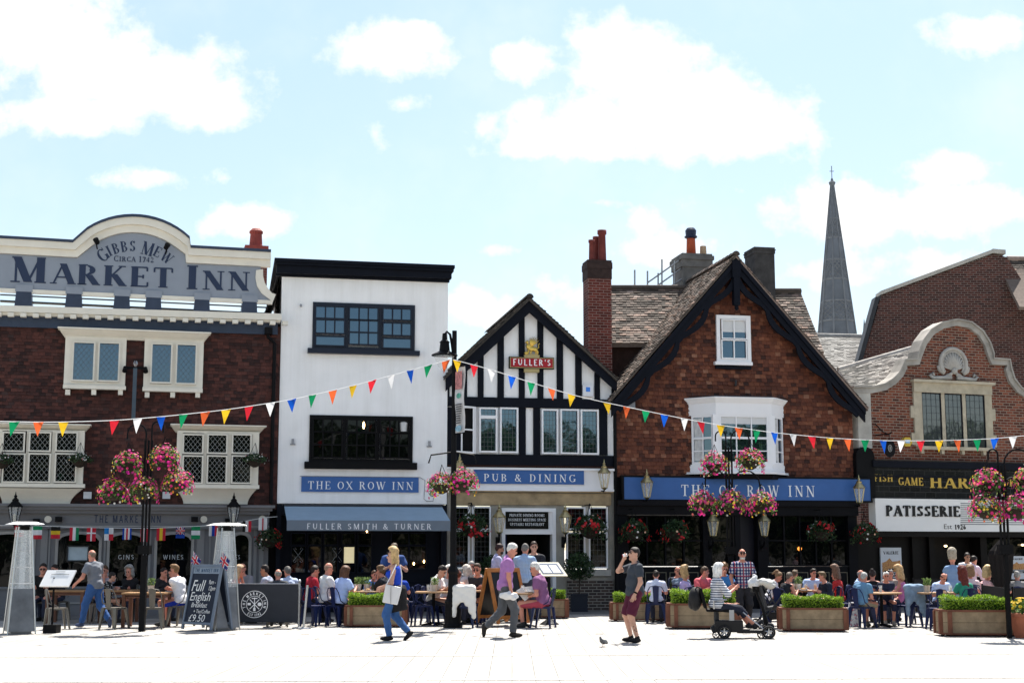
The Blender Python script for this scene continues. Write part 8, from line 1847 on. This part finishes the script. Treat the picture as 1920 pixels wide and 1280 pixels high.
person('man in white tee shirt and bright blue shorts sitting left of the chalkboard', 326, 1058, 31.2, -70, True, 16, 'r', hair='quiff', hcol=(.20, .11, .05), tcol=(.72, .72, .76), bot='shorts', bcol=(.012, .035, .36), hands='chin', shades=True, chairc='gun', hpitch=6)
person('woman in dark top sitting behind the man in white and blue', 309, 1064, 33.6, 120, True, 12, 'r', True, 'short', HB, 'long', (.02, .018, .02), chairc=None, hands='chin')
person('blond woman sitting behind the dark banner right of the heater', 449, 1062, 32.4, 80, True, 10, 'r', True, 'long', (.45, .30, .18), 'vest', (.25, .05, .04), hands='chin', chairc='gun')
person('balding man sitting behind the blond woman at the dark banner', 456, 1056, 34.0, 200, True, 4, 'r', hair='fringe', hcol=HBR, tcol=(.2, .2, .22), chairc=None)
person('dark haired young man in grey tee sitting behind the dark banner', 496, 1059, 32.6, -80, True, 10, 't', hair='short', hcol=HB, tcol=(.30, .33, .42), chairc='gun')
person('bald man sitting with one arm stretched along the dark banner', 521, 1067, 31.0, -12, True, 2, 'r', hair='fringe', hcol=(.30, .27, .24), tcol=(.05, .055, .065), L=(-.50, -.30, .93), hands='lap', chairc='gun')
person('man in flat cap and pale shirt sitting at the right end of the dark banner', 538, 1062, 32.4, -40, True, 8, 'r', hair='cap', hcol=(.12, .11, .10), top='shirt', tcol=(.45, .52, .68), chairc='gun')
# ---- sitting: under the awning
person('man in red tee shirt sitting under the awning', 590, 1060, 32.8, 62, True, 10, 'r', hair='short', hcol=HB, tcol=(.38, .018, .035), hands='chin', bcol=BLK)
person('bald man in white tee shirt sitting under the awning', 616, 1055, 32.0, 60, True, 4, 'r', hair='fringe', hcol=(.33, .2, .14), tcol=(.70, .70, .70), bcol=(.02, .022, .03))
person('brown haired woman in pale blue top sitting with her back to the square', 647, 1061, 31.3, 40, True, 12, 'r', True, 'bob', (.10, .045, .025), 'tee', (.40, .50, .80), None, 'trousers', (.015, .017, .025), hands='eat', fat=1.15)
person('curly haired woman in dark jacket sitting behind the left planter', 713, 1060, 32.2, -75, True, 12, 'r', True, 'curly', (.13, .075, .04), 'long', (.02, .022, .032), hands='chin', shades=True)
person('person in royal blue top sitting behind the walking blond woman', 748, 1071, 32.8, 10, True, 8, 'r', hair='short', hcol=(.2, .13, .08), tcol=(.012, .06, .42))
person('diner in pale blue top behind the curly haired woman', 703, 1069, 33.4, 150, True, 12, 'r', hair='short', hcol=HBR, tcol=(.10, .22, .50), chairc=None)
person('white haired diner close on the left side of the lamp post', 843, 1062, 33.4, 160, True, 10, 'r', True, 'bob', HW_, 'tee', (.6, .58, .56), chairc=None)
# ---- around the lamp post
person('dark haired man in white shirt looking down left of the lamp post', 829, 1060, 32.0, 110, True, 14, 'l', hair='short', hcol=HB, top='shirt', tcol=(.62, .63, .64), hands='fold', hpitch=35)
person('woman in pink top sitting with her back against the lamp post', 858, 1070, 31.6, 10, True, 14, 'r', True, 'bun', HRD, 'vest', (.62, .42, .36), hands='out', chairc=None)
person('white haired diner in pale top right of the lamp post', 874, 1058, 33.0, -50, True, 10, 'r', True, 'bob', (.55, .50, .44), 'tee', (.55, .50, .50), chairc='blue')
person('grey haired diner at the back right of the lamp post', 884, 1052, 34.4, 175, True, 4, 'r', hair='short', hcol=HG, tcol=(.2, .2, .22), chairc=None)
person('man in open dark shirt and mirrored sunglasses right of the lamp post', 895, 1056, 33.0, 200, True, 14, 'r', hair='quiff', hcol=(.06, .04, .03), top='shirt', tcol=(.03, .03, .035), hands='fold', shades=True)
D1 = person('white haired man in purple polo and red shorts sitting by the menu case', 1003, 1054, 30.6, -72, True, 12, 'r', hair='short', hcol=HW_, top='polo', tcol=(.22, .09, .20), bot='shorts', bcol=(.35, .05, .08), hands='lap', hpitch=20, fat=1.08, chairlab='seated white haired man in purple polo')
# ---- tables left of the scooter
person('person in white shirt sitting with back turned behind the planter', 1231, 1079, 32.6, 8, True, 8, 'r', hair='short', hcol=HB, top='shirt', tcol=(.62, .66, .80), fat=.95)
person('bald man in navy jacket sitting at the back near the dark window', 1270, 1062, 34.6, 170, True, 6, 'r', hair='fringe', hcol=HBR, top='long', tcol=(.015, .02, .04), chairc=None)
person('dark haired man in grey blue denim jacket sitting with back turned', 1280, 1066, 33.6, 30, True, 18, 'd', hair='short', hcol=HB, top='long', tcol=(.13, .18, .26))
person('blond woman in lilac top and sunglasses leaning back and laughing', 1285, 1079, 32.0, 75, True, 2, 'r', True, 'bob', (.42, .27, .13), 'tee', (.46, .36, .62), shades=True, hpitch=-8)
person('man in coral polo shirt and sunglasses sitting facing the square', 1321, 1062, 33.0, 150, True, 4, 'r', hair='short', hcol=(.09, .055, .035), top='polo', tcol=(.66, .13, .16), shades=True, hyaw=-55, fat=1.1)
person('curly brown haired woman in blue looking down beside the plaid shirt man', 1356, 1055, 32.8, 170, True, 6, 'r', True, 'curly', (.20, .11, .05), 'tee', (.05, .22, .52), hpitch=25)
# ---- young men's table
person('woman with ponytail in white top bending over the table', 1459, 1073, 33.6, 100, True, 22, 'r', True, 'pony', (.25, .15, .08), 'tee', (.70, .70, .74), hpitch=30)
person('tattooed man in black sleeveless vest sitting behind the middle planter', 1482, 1081, 31.6, 62, True, 20, 'r', hair='short', hcol=(.14, .11, .09), top='vest', tcol=(.016, .018, .024), fat=1.1)
person('man in dark grey top with back turned at the young peoples table', 1492, 1070, 34.0, 40, True, 14, 'r', hair='quiff', hcol=(.12, .08, .05), top='long', tcol=(.045, .047, .05), chairc=None)
person('dark haired man in pale blue shirt looking left at the young peoples table', 1523, 1066, 34.0, 195, True, 8, 'r', hair='quiff', hcol=HB, top='shirt', tcol=(.42, .55, .78), hyaw=-35)
person('young man in navy polo looking back over his shoulder', 1541, 1076, 31.8, 250, True, 16, 'r', hair='quiff', hcol=(.16, .10, .05), top='long', tcol=(.014, .018, .034), hyaw=35)
person('brown haired woman in red top with back half turned', 1567, 1079, 33.0, -55, True, 8, 'r', True, 'long', (.16, .09, .06), 'tee', (.50, .03, .03))
# ---- right hand round table
G1 = person('grey haired man in steel blue tee and khaki shorts sitting on a navy chair', 1622, 1074, 30.6, 48, True, 12, 'r', hair='short', hcol=(.36, .36, .35), tcol=(.13, .26, .40), bot='shorts', bcol=(.30, .25, .17), hands='lap', shoe=(.12, .10, .08), fat=1.12)
person('older man in pale blue shirt half hidden behind the grey haired man', 1613, 1069, 33.2, 120, True, 6, 'r', hair='fringe', hcol=HG, top='shirt', tcol=(.35, .50, .70))
person('woman with dark pinned up hair and black top at the round table', 1638, 1077, 33.2, 20, True, 8, 'r', True, 'bun', (.03, .02, .018), 'vest', BLK)
G4 = person('white haired woman in navy cardigan and sunglasses facing the square', 1659, 1083, 31.6, 185, True, 10, 'r', True, 'short', HW_, 'long', (.018, .022, .045), hands='fold', shades=True, bot='capri', bcol=(.02, .025, .06), shoe=(.40, .36, .30))
person('man in sunglasses at the back beside the pastry poster', 1668, 1075, 34.0, 180, True, 4, 'r', hair='short', hcol=HG, tcol=(.25, .22, .2), shades=True, chairc=None)
person('blond woman in pink top sitting at the right of the round table', 1686, 1078, 32.4, -62, True, 6, 'r', True, 'long', (.55, .34, .16), 'vest', (.55, .17, .34))
# ---- cake shop terrace
person('balding man in blue and white shirt looking down at his plate', 1764, 1080, 31.8, 165, True, 18, 'r', hair='fringe', hcol=HB, top='shirt', tcol=(.44, .56, .80), hpitch=38)
person('woman with very long red brown hair sitting with back turned', 1808, 1089, 30.6, -10, True, 8, 'r', True, 'long', (.13, .022, .014), 'tee', (.03, .25, .16), chairc='blue')
person('light brown haired girl sitting beyond the red haired woman', 1822, 1083, 33.6, 5, True, 8, 'r', True, 'bob', (.22, .13, .07), 'tee', (.62, .50, .52))
person('short haired blond woman in pink top and sunglasses facing right', 1853, 1083, 32.4, 75, True, 8, 'r', True, 'bob', (.52, .38, .19), 'tee', (.66, .40, .40), shades=True)
person('grey haired diner half cut by the right picture edge', 1911, 1091, 32.0, 20, True, 10, 'r', hair='short', hcol=HG, tcol=(.25, .24, .24))
# ---- the rider and the scooter
SCY = 27.1; SX = gx(1352, SCY, 1.2)
RID = person('white haired woman in striped top riding the black mobility scooter', 1349, 1070, SCY, 80, True, 4, 'r', True, 'bob', (.74, .73, .70), 'rolled', (.66, .67, .70), 'stripe', 'capri', (.014, .017, .032), (.03, .03, .035), hands=((-.16, .34, .96), (.16, .34, .96)), feet=((-.12, .70, .25), (.12, .74, .25)), chairc=None, seat=.10, hpitch=4, res=.013, hscale=.97)
# ================================================================ THINGS PEOPLE HOLD, SCOOTER, PUSHCHAIR
def wheel(parent, c, r, wd, axis_y=True, name='wheel'):
    m = MB(); pr = [(r * .72, -wd / 2), (r * .95, -wd / 2), (r, -wd * .3), (r, wd * .3), (r * .95, wd / 2), (r * .72, wd / 2)]
    n = 20; vs = []
    for a in range(n):
        t = 2 * math.pi * a / n
        for q, y in pr: vs.append((c[0] + q * math.cos(t), c[1] + y, c[2] + q * math.sin(t)))
    k = len(pr); m.add(vs, [(a * k + i, a * k + (i + 1) % k, ((a + 1) % n) * k + (i + 1) % k, ((a + 1) % n) * k + i) for a in range(n) for i in range(k)])
    w = m.build(name, M('tyre', (.015, .015, .016), .8), parent); m = MB(); m.tube([(c[0], c[1] - wd * .4, c[2]), (c[0], c[1] + wd * .4, c[2])], r * .22, 10)
    for a in range(5): t = a * 1.2566 + .3; m.tube([(c[0], c[1], c[2]), (c[0] + r * .74 * math.cos(t), c[1], c[2] + r * .74 * math.sin(t))], [r * .16, r * .1], 6)
    m.tube([(c[0] + r * .72 * math.cos(t * .314), c[1], c[2] + r * .72 * math.sin(t * .314)) for t in range(21)], r * .05, 5); m.build('rim', STEEL, w); return w
pl = RID['loc']; SCY = YS(SCY); s0 = g(1392, 1196); SCO = empty('mobility_scooter', (s0.x, SCY - .0, 0), R(-6), 'black mobility scooter ridden by the woman in the striped top', 'mobility scooter')
px_ = pl.x - s0.x     # rider's hips, local x
for x, y in ((-.34, -.24), (-.34, .24), (.50, -.20), (.50, .20)): wheel(SCO, (x, y, .125), .125 if x < 0 else .125, .075)
wheel(SCO, (-.50, -.14, .07), .07, .04); wheel(SCO, (.36, -.12, .08), .08, .04)
m = MB(); m.box(-.52, .02, -.19, .19, .12, .34); m.box(-.1, .5, -.15, .15, .10, .17); m.hexa([(-.56, -.15, .10), (-.5, -.15, .1), (-.5, .15, .1), (-.56, .15, .1), (-.6, -.13, .2), (-.48, -.13, .3), (-.48, .13, .3), (-.6, .13, .2)]); m.hexa([(.42, -.16, .15), (.62, -.15, .17), (.62, .15, .17), (.42, .16, .15), (.5, -.13, .3), (.6, -.12, .28), (.6, .12, .28), (.5, .13, .3)]); m.build('body', M('scooter_black', (.012, .012, .014), .4, var=.1), SCO, bevel=.015)
m = MB(); m.box(px_ - .2, px_ + .26, -.2, .2, .50, .56); m.build('seat', BLACKP, SCO, bevel=.03); m = MB(); m.hexa([(px_ - .24, -.2, .56), (px_ - .17, -.2, .56), (px_ - .17, .2, .56), (px_ - .24, .2, .56), (px_ - .33, -.19, .96), (px_ - .27, -.19, .96), (px_ - .27, .19, .96), (px_ - .33, .19, .96)]); m.build('backrest', BLACKP, SCO, bevel=.03)
m = MB(); m.tube([(px_, 0, .3), (px_, 0, .5)], .05, 8); m.build('seat_post', DKGREY, SCO)
m = MB(); m.tube([(.5, 0, .2), (.40, 0, .6), (.28, 0, .92)], [.04, .03, .03], 8); m.tube([(.30, -.24, .96), (.27, 0, .92), (.30, .24, .96)], .016, 6); m.box(.22, .34, -.09, .09, .88, .98); m.build('tiller', BLACKP, SCO)
m = MB(); m.tube([(.02, -.2, .5), (.42, -.2, .17)], .013, 6); m.tube([(px_ - .05, -.23, .56), (px_ - .05, -.24, .72), (px_ + .2, -.24, .74)], .018, 6); m.build('arm', STEEL, SCO)
m = MB(); m.box(-.24, -.15, -.2, -.16, .34, .54); m.build('battery_panel', M('pale_grey', (.4, .4, .4), .5), SCO)
B_ = empty('backpack', (s0.x, SCY, 0), R(-6), 'black bag hanging on the back of the mobility scooter seat', 'bag'); m = MB(); m.ball((px_ - .40, 0, .74), (.13, .19, .23), 14, 10); m.ball((px_ - .47, 0, .66), (.07, .13, .12), 12, 8); m.build('body', M('bag_black', (.016, .016, .018), .7, var=.3, scale=8), B_, smooth=True); m = MB(); m.tube([(px_ - .30, -.1, .95), (px_ - .36, -.1, .97), (px_ - .42, -.1, .9)], .012, 5); m.tube([(px_ - .30, .1, .95), (px_ - .36, .1, .97), (px_ - .42, .1, .9)], .012, 5); m.build('strap', BLACKP, B_)
# pushchair
p = g(1448, 1170); PC_ = empty('pushchair', (gx(1448, 31.4, .5), 31.4, 0), R(4), 'dark pushchair seen from the side between scooter and navy chair', 'pushchair')
for x, y in ((-.32, -.2), (-.32, .2), (.30, -.22), (.30, .22)): wheel(PC_, (x, y, .1), .1, .05)
m = MB()
for y in (-.22, .22): m.tube([(-.42, y, 1.02), (-.30, y, .98), (.28, y, .12)], .016, 6); m.tube([(.22, y, .78), (-.30, y, .12)], .016, 6)
m.tube([(-.42, -.22, 1.02), (-.42, .22, 1.02)], .02, 6); m.build('frame', DKGREY, PC_); m = MB(); m.hexa([(-.2, -.2, .36), (.22, -.2, .42), (.22, .2, .42), (-.2, .2, .36), (-.2, -.2, .44), (.22, -.2, .5), (.22, .2, .5), (-.2, .2, .44)]); m.hexa([(-.2, -.2, .4), (-.14, -.2, .4), (-.14, .2, .4), (-.2, .2, .4), (-.34, -.2, .95), (-.28, -.2, .95), (-.28, .2, .95), (-.34, .2, .95)]); m.build('seat', M('push_grey', (.06, .06, .065), .8), PC_)
m = MB(); n = 8
for i in range(n): a0, a1 = R(80 + i * 100 / n), R(80 + (i + 1) * 100 / n); m.poly3([(-.1 + .34 * math.cos(a0), -.2, .70 + .30 * math.sin(a0)), (-.1 + .34 * math.cos(a1), -.2, .70 + .30 * math.sin(a1)), (-.1 + .34 * math.cos(a1), .2, .70 + .30 * math.sin(a1)), (-.1 + .34 * math.cos(a0), .2, .70 + .30 * math.sin(a0))], (0, 0, -.012))
m.build('hood', M('push_black', (.02, .02, .022), .8), PC_); m = MB(); m.hexa([(-.1, -.2, .18), (.25, -.2, .2), (.25, .2, .2), (-.1, .2, .18), (-.16, -.22, .32), (.28, -.22, .33), (.28, .22, .33), (-.16, .22, .32)]); m.build('basket', M('push_black'), PC_)
def lump(name, mat, loc, label, cat, pts, k=.04, h=.014, wob=.004, rz=0):
    D = Sdf()
    for c, r in pts: D.ell(c, r)
    P, Q = D.mesh(h, k, (), wob); o = bpy.data.objects.new(name, np_mesh(name, P, Q, [mat])); COL.objects.link(o); o.location = loc; o.rotation_euler = (0, 0, rz); return tag(o, label, cat)
PLAS = M('white_plastic', (.78, .78, .79), .4, var=.05, trans=.15)
lump('plastic_bag', PLAS, (gx(1413, 31.2, 1.), 31.2, .86), 'white plastic bag lying on top of the pushchair hood', 'bag', [((0, 0, .1), (.13, .1, .11)), ((.02, 0, .22), (.06, .05, .07))], wob=.008)
lump('folded_jacket', M('cream_cloth', (.62, .61, .58), .85, var=.08), (gx(1437, 31.2, 1.), 31.2, .92), 'crumpled pale jacket over the pushchair handle', 'jacket', [((0, 0, .05), (.17, .13, .08)), ((.08, 0, .0), (.12, .12, .08)), ((-.1, 0, .08), (.1, .1, .06))], wob=.008)
h = W3['hand'][1]; lump('plastic_bag', PLAS, (h.x - .05, h.y - .02, h.z - .03), 'rolled white plastic bag in the hand of the man in purple polo', 'bag', [((-.09, 0, 0), (.11, .06, .07)), ((.08, 0, -.01), (.10, .05, .06)), ((0, 0, .02), (.09, .06, .07))], wob=.012)
# shoulder bag
h = W2['pel']; BG = empty('shoulder_bag', (h.x - .06, h.y - .28, 0), R(8), 'white shoulder bag carried by the blond woman in blue', 'bag'); z = h.z - .06
m = MB(); m.hexa([(-.16, -.06, z - .17), (.12, -.06, z - .22), (.12, .06, z - .22), (-.16, .06, z - .17), (-.10, -.035, z + .16), (.20, -.035, z + .10), (.20, .035, z + .10), (-.10, .035, z + .16)]); m.build('body', M('bag_white', (.66, .65, .65), .5, var=.04), BG, bevel=.02)
m = MB(); m.box(-.0105, -.004, -.064, -.05, z - .19, z + .12); m.build('seam', M('seam_grey', (.2, .2, .2)), BG)
m = MB(); sh_ = W2['sh'][0]; m.tube([(.19, 0, z + .10), (.20, .02, z + .3), (.17, .10, z + .52)], .010, 5); m.tube([(-.09, 0, z + .15), (.02, -.03, z + .36), (.10, .1, z + .52)], .010, 5); m.build('strap', M('bag_white'), BG)
# the dark cardigan tied round her waist
pe = W2['pel']; m_ = Sdf(); m_.ell((0, 0, 0), (.185, .20, .12)); m_.cone((0.02, 0, -.05), (.07, 0, -.36), .19, .16); P, Q = m_.mesh(.014, .05, [((0, 0, .08), (0, 0, 1)), ((0, 0, -.42), (.2, 0, -1))], .003); o = bpy.data.objects.new('tied_cardigan', np_mesh('tied_cardigan', P, Q, [cloth(BLK)])); COL.objects.link(o); o.parent = W2['o']; o.matrix_parent_inverse = Matrix.Identity(4); o.location = W2['o'].rotation_euler.to_matrix().inverted() @ (pe - W2['loc']); o.rotation_euler = (0, 0, -W2['o'].rotation_euler.z)
# bottle / can in the drinker's hand
h = W4['hand'][1]; t_ = empty('drink_can', h, 0, 'small white drinking cup at the mouth of the man in maroon shorts', 'cup'); m = MB(); m.tube([(-.03, -.02, .0), (.05, -.02, .015)], [.026, .03], 12); m.build('cup', M('cup_white', (.75, .72, .72), .4), t_); m = MB(); m.tube([(-.04, -.02, -.003), (-.028, -.02, 0.)], [.02, .024], 12); m.build('rim', M('cup_red', (.5, .05, .06), .4), t_)
# newspaper held by the seated man in purple
h = D1['hand'][0]; t_ = empty('newspaper', (h.x - .06, h.y - .05, h.z), R(10), 'folded newspaper held by the seated man in purple polo', 'newspaper'); m = MB(); m.poly3([(-.2, 0, .12), (-.02, -.06, -.10), (.12, 0, .0), (-.05, .06, .20)], (0, .01, .0)); m.poly3([(.12, 0, .0), (.32, -.04, .06), (.16, .06, .22), (-.03, .07, .2)], (0, .01, 0)); m.build('page', M('newsprint', (.68, .68, .67), .8, var=.1, scale=25), t_)
# jackets on chairs
def draped(loc, rz, mat, label, W_=.46, H_=.62):
    D = Sdf(); D.cone((-W_ / 2 + .06, 0, .86), (W_ / 2 - .06, 0, .86), .06, .06)
    for x, zb, r in ((-W_ / 2 + .05, .86 - H_ * .95, .045), (-.12, .86 - H_ * .5, .05), (-.03, .86 - H_ * .42, .05), (.06, .86 - H_ * .55, .05), (.14, .86 - H_ * .8, .05), (W_ / 2 - .03, .86 - H_, .05)): D.cone((x, -.05, .84), (x * 1.12, -.09, zb), .065, r)
    P, Q = D.mesh(.013, .07, (), .003); o = bpy.data.objects.new('draped_jacket', np_mesh('draped_jacket', P, Q, [mat])); COL.objects.link(o); o.location = loc; o.rotation_euler = (0, 0, rz); tag(o, label, 'jacket')
cx1 = gx(873, 31.5); chair(cx1, 31.6, 12, 'navy metal chair under the white jacket beside the lamp post'); draped((cx1 - .03, 31.42, 0), R(-6), M('white_jacket', (.74, .72, .68), .9, var=.06), 'white jacket draped over a navy chair beside the lamp post')
cx2 = gx(1706, 32.0); chair(cx2, 32.2, -20, 'navy metal chair under the pale denim jacket'); draped((cx2 + .06, 32.0, 0), R(20), M('pale_denim', (.20, .28, .38), .9, var=.3, scale=7), 'pale denim jacket draped over a chair at the right round table')
t_ = empty('shopping_bag', (gx(1599, 31.9, .3), 31.9, 0), 0, 'white patterned shopping bag on the ground beside the navy chair', 'bag'); m = MB(); m.hexa([(-.16, -.07, .0), (.15, -.07, 0), (.15, .07, 0), (-.16, .07, 0), (-.19, -.05, .42), (.18, -.05, .40), (.18, .05, .40), (-.19, .05, .42)]); mt, tt, bb, oo = newmat('bag_print'); tt.links.new(ramp(tt, noise(tt, 13, 2), [(.4, (.7, .7, .7)), (.5, (.35, .4, .5)), (.58, (.6, .1, .12)), (.64, (.7, .7, .7))], 'CONSTANT'), bb.inputs['Base Color']); m.build('body', mt, t_, bevel=.015)
m = MB()
for y in (-.05, .05): m.tube([(-.08, y, .40), (-.06, y, .52), (.05, y, .52), (.07, y, .40)], .010, 5)
m.build('handle', PLAS, t_)
# ---- empty chairs
for px, Y, f, lab, c in ((108, 30.0, 60, 'empty bare metal chair right behind the white menu stand', 'gun'), (216, 30.2, 25, 'empty bare metal chair right of the man in grey', 'gun'), (288, 30.2, -8, 'bare metal chair with pale back tucked under the wooden table', 'gun'), (180, 32.4, -40, 'bare metal chair behind the walking man in grey', 'gun'), (792, 31.4, 75, 'empty navy chair at the table left of the lamp post', 'blue'), (818, 33.2, 178, 'navy chair beyond the table left of the lamp post', 'blue'), (768, 33.5, -60, 'empty navy chair at the back under the awning', 'blue'),
        (1452, 30.6, -4, 'navy chair with tall back right of the pushchair', 'blue'), (1757, 29.9, 4, 'empty navy chair in the sun left of the right hand planter', 'blue'), (1727, 32.2, -70, 'navy chair left of the man in the blue and white shirt', 'blue'), (1215, 33.6, 60, 'navy chair behind the man in maroon shorts', 'blue'), (1300, 31.6, 20, 'navy chair showing its back above the planter near the scooter', 'blue'), (1580, 32.4, -75, 'empty navy chair right of the young man in navy', 'blue'), (910, 32.0, -60, 'navy chair half hidden by the wooden board', 'blue'), (590, 31.2, 30, 'navy chair behind the steel barrier post', 'blue')): chair(gx(px, YS(Y)), YS(Y), f, lab, c)
# ---- tables and what stands on them
TB_ = [(276, 30.9, 0, .95, 'wooden table with herb pot left of the chalkboard'), (130, 32.6, 0, .9, 'wooden table behind the white menu stand'), (224, 32.8, 0, .8, 'dark table in front of the grey haired woman'), (480, 32.2, 0, .9, 'table hidden behind the dark banner'), (681, 32.0, 1, .9, 'round table under the awning behind the left planter'), (813, 31.6, 0, .8, 'wooden table with plant left of the lamp post'), (886, 32.4, 0, .8, 'wooden table right of the lamp post'), (984, 30.8, 0, .7, 'small wooden table of the seated man in purple'),
       (1258, 33.4, 0, .8, 'table behind the planter near the scooter'), (1330, 32.4, 0, .8, 'table before the man in the coral shirt'), (1508, 32.6, 0, 1.0, 'table with beers behind the middle planter'), (1652, 30.9, 1, .9, 'round table with a wine glass before the white haired woman'), (1760, 31.0, 0, .95, 'table with a plant before the man in the blue and white shirt'), (1835, 34.6, 0, .9, 'table at the back by the cake shop door'), (955, 33.0, 0, .8, 'high shadowed table beside the lilac shirt man')]
for px, Y, rd, w, lab in TB_: table(px, Y, lab, bool(rd), w)
for k, px, Y, lab in (('herb', 283, 30.9, 'small potted plant with purple flowers on the table left of the chalkboard'), ('herb', 672, 32.0, 'left potted herb on the round table under the awning'), ('herb', 688, 32.1, 'right potted herb on the round table under the awning'), ('bottle', 699, 31.9, 'dark bottle on the round table under the awning'), ('plate', 690, 31.8, 'white plate on the round table under the awning'), ('water', 664, 31.9, 'clear glass beside the herbs under the awning'),
        ('herb', 815, 31.6, 'potted herb on the table left of the lamp post'), ('water', 803, 31.6, 'clear glass left of the herb by the lamp post'), ('water', 980, 30.8, 'clear glass on the small table of the man in purple'), ('plate', 990, 30.7, 'plate on the small table of the man in purple'), ('bottle', 1258, 33.3, 'dark bottle behind the planter near the scooter'), ('herb', 1497, 32.5, 'round green plant on the young peoples table'), ('beer', 1511, 32.4, 'tall beer glass right of the plant'), ('juice', 1529, 32.5, 'orange drink before the navy shirt man'), ('beer', 1488, 32.5, 'half full beer left of the plant'), ('plate', 1506, 32.3, 'white plate on the young peoples table'),
        ('water', 1651, 30.9, 'wine glass before the white haired woman in sunglasses'), ('herb', 1738, 31.0, 'zinc pot of herbs left of the man in blue and white'), ('plate', 1768, 31.0, 'white plate before the man in blue and white'), ('bottle', 1700, 32.6, 'dark sauce bottle right of the blond woman in pink'), ('water', 1782, 31.0, 'clear glass right of the white plate at the cake shop')): on_table(k, gx(px, YS(Y)), YS(Y), lab)
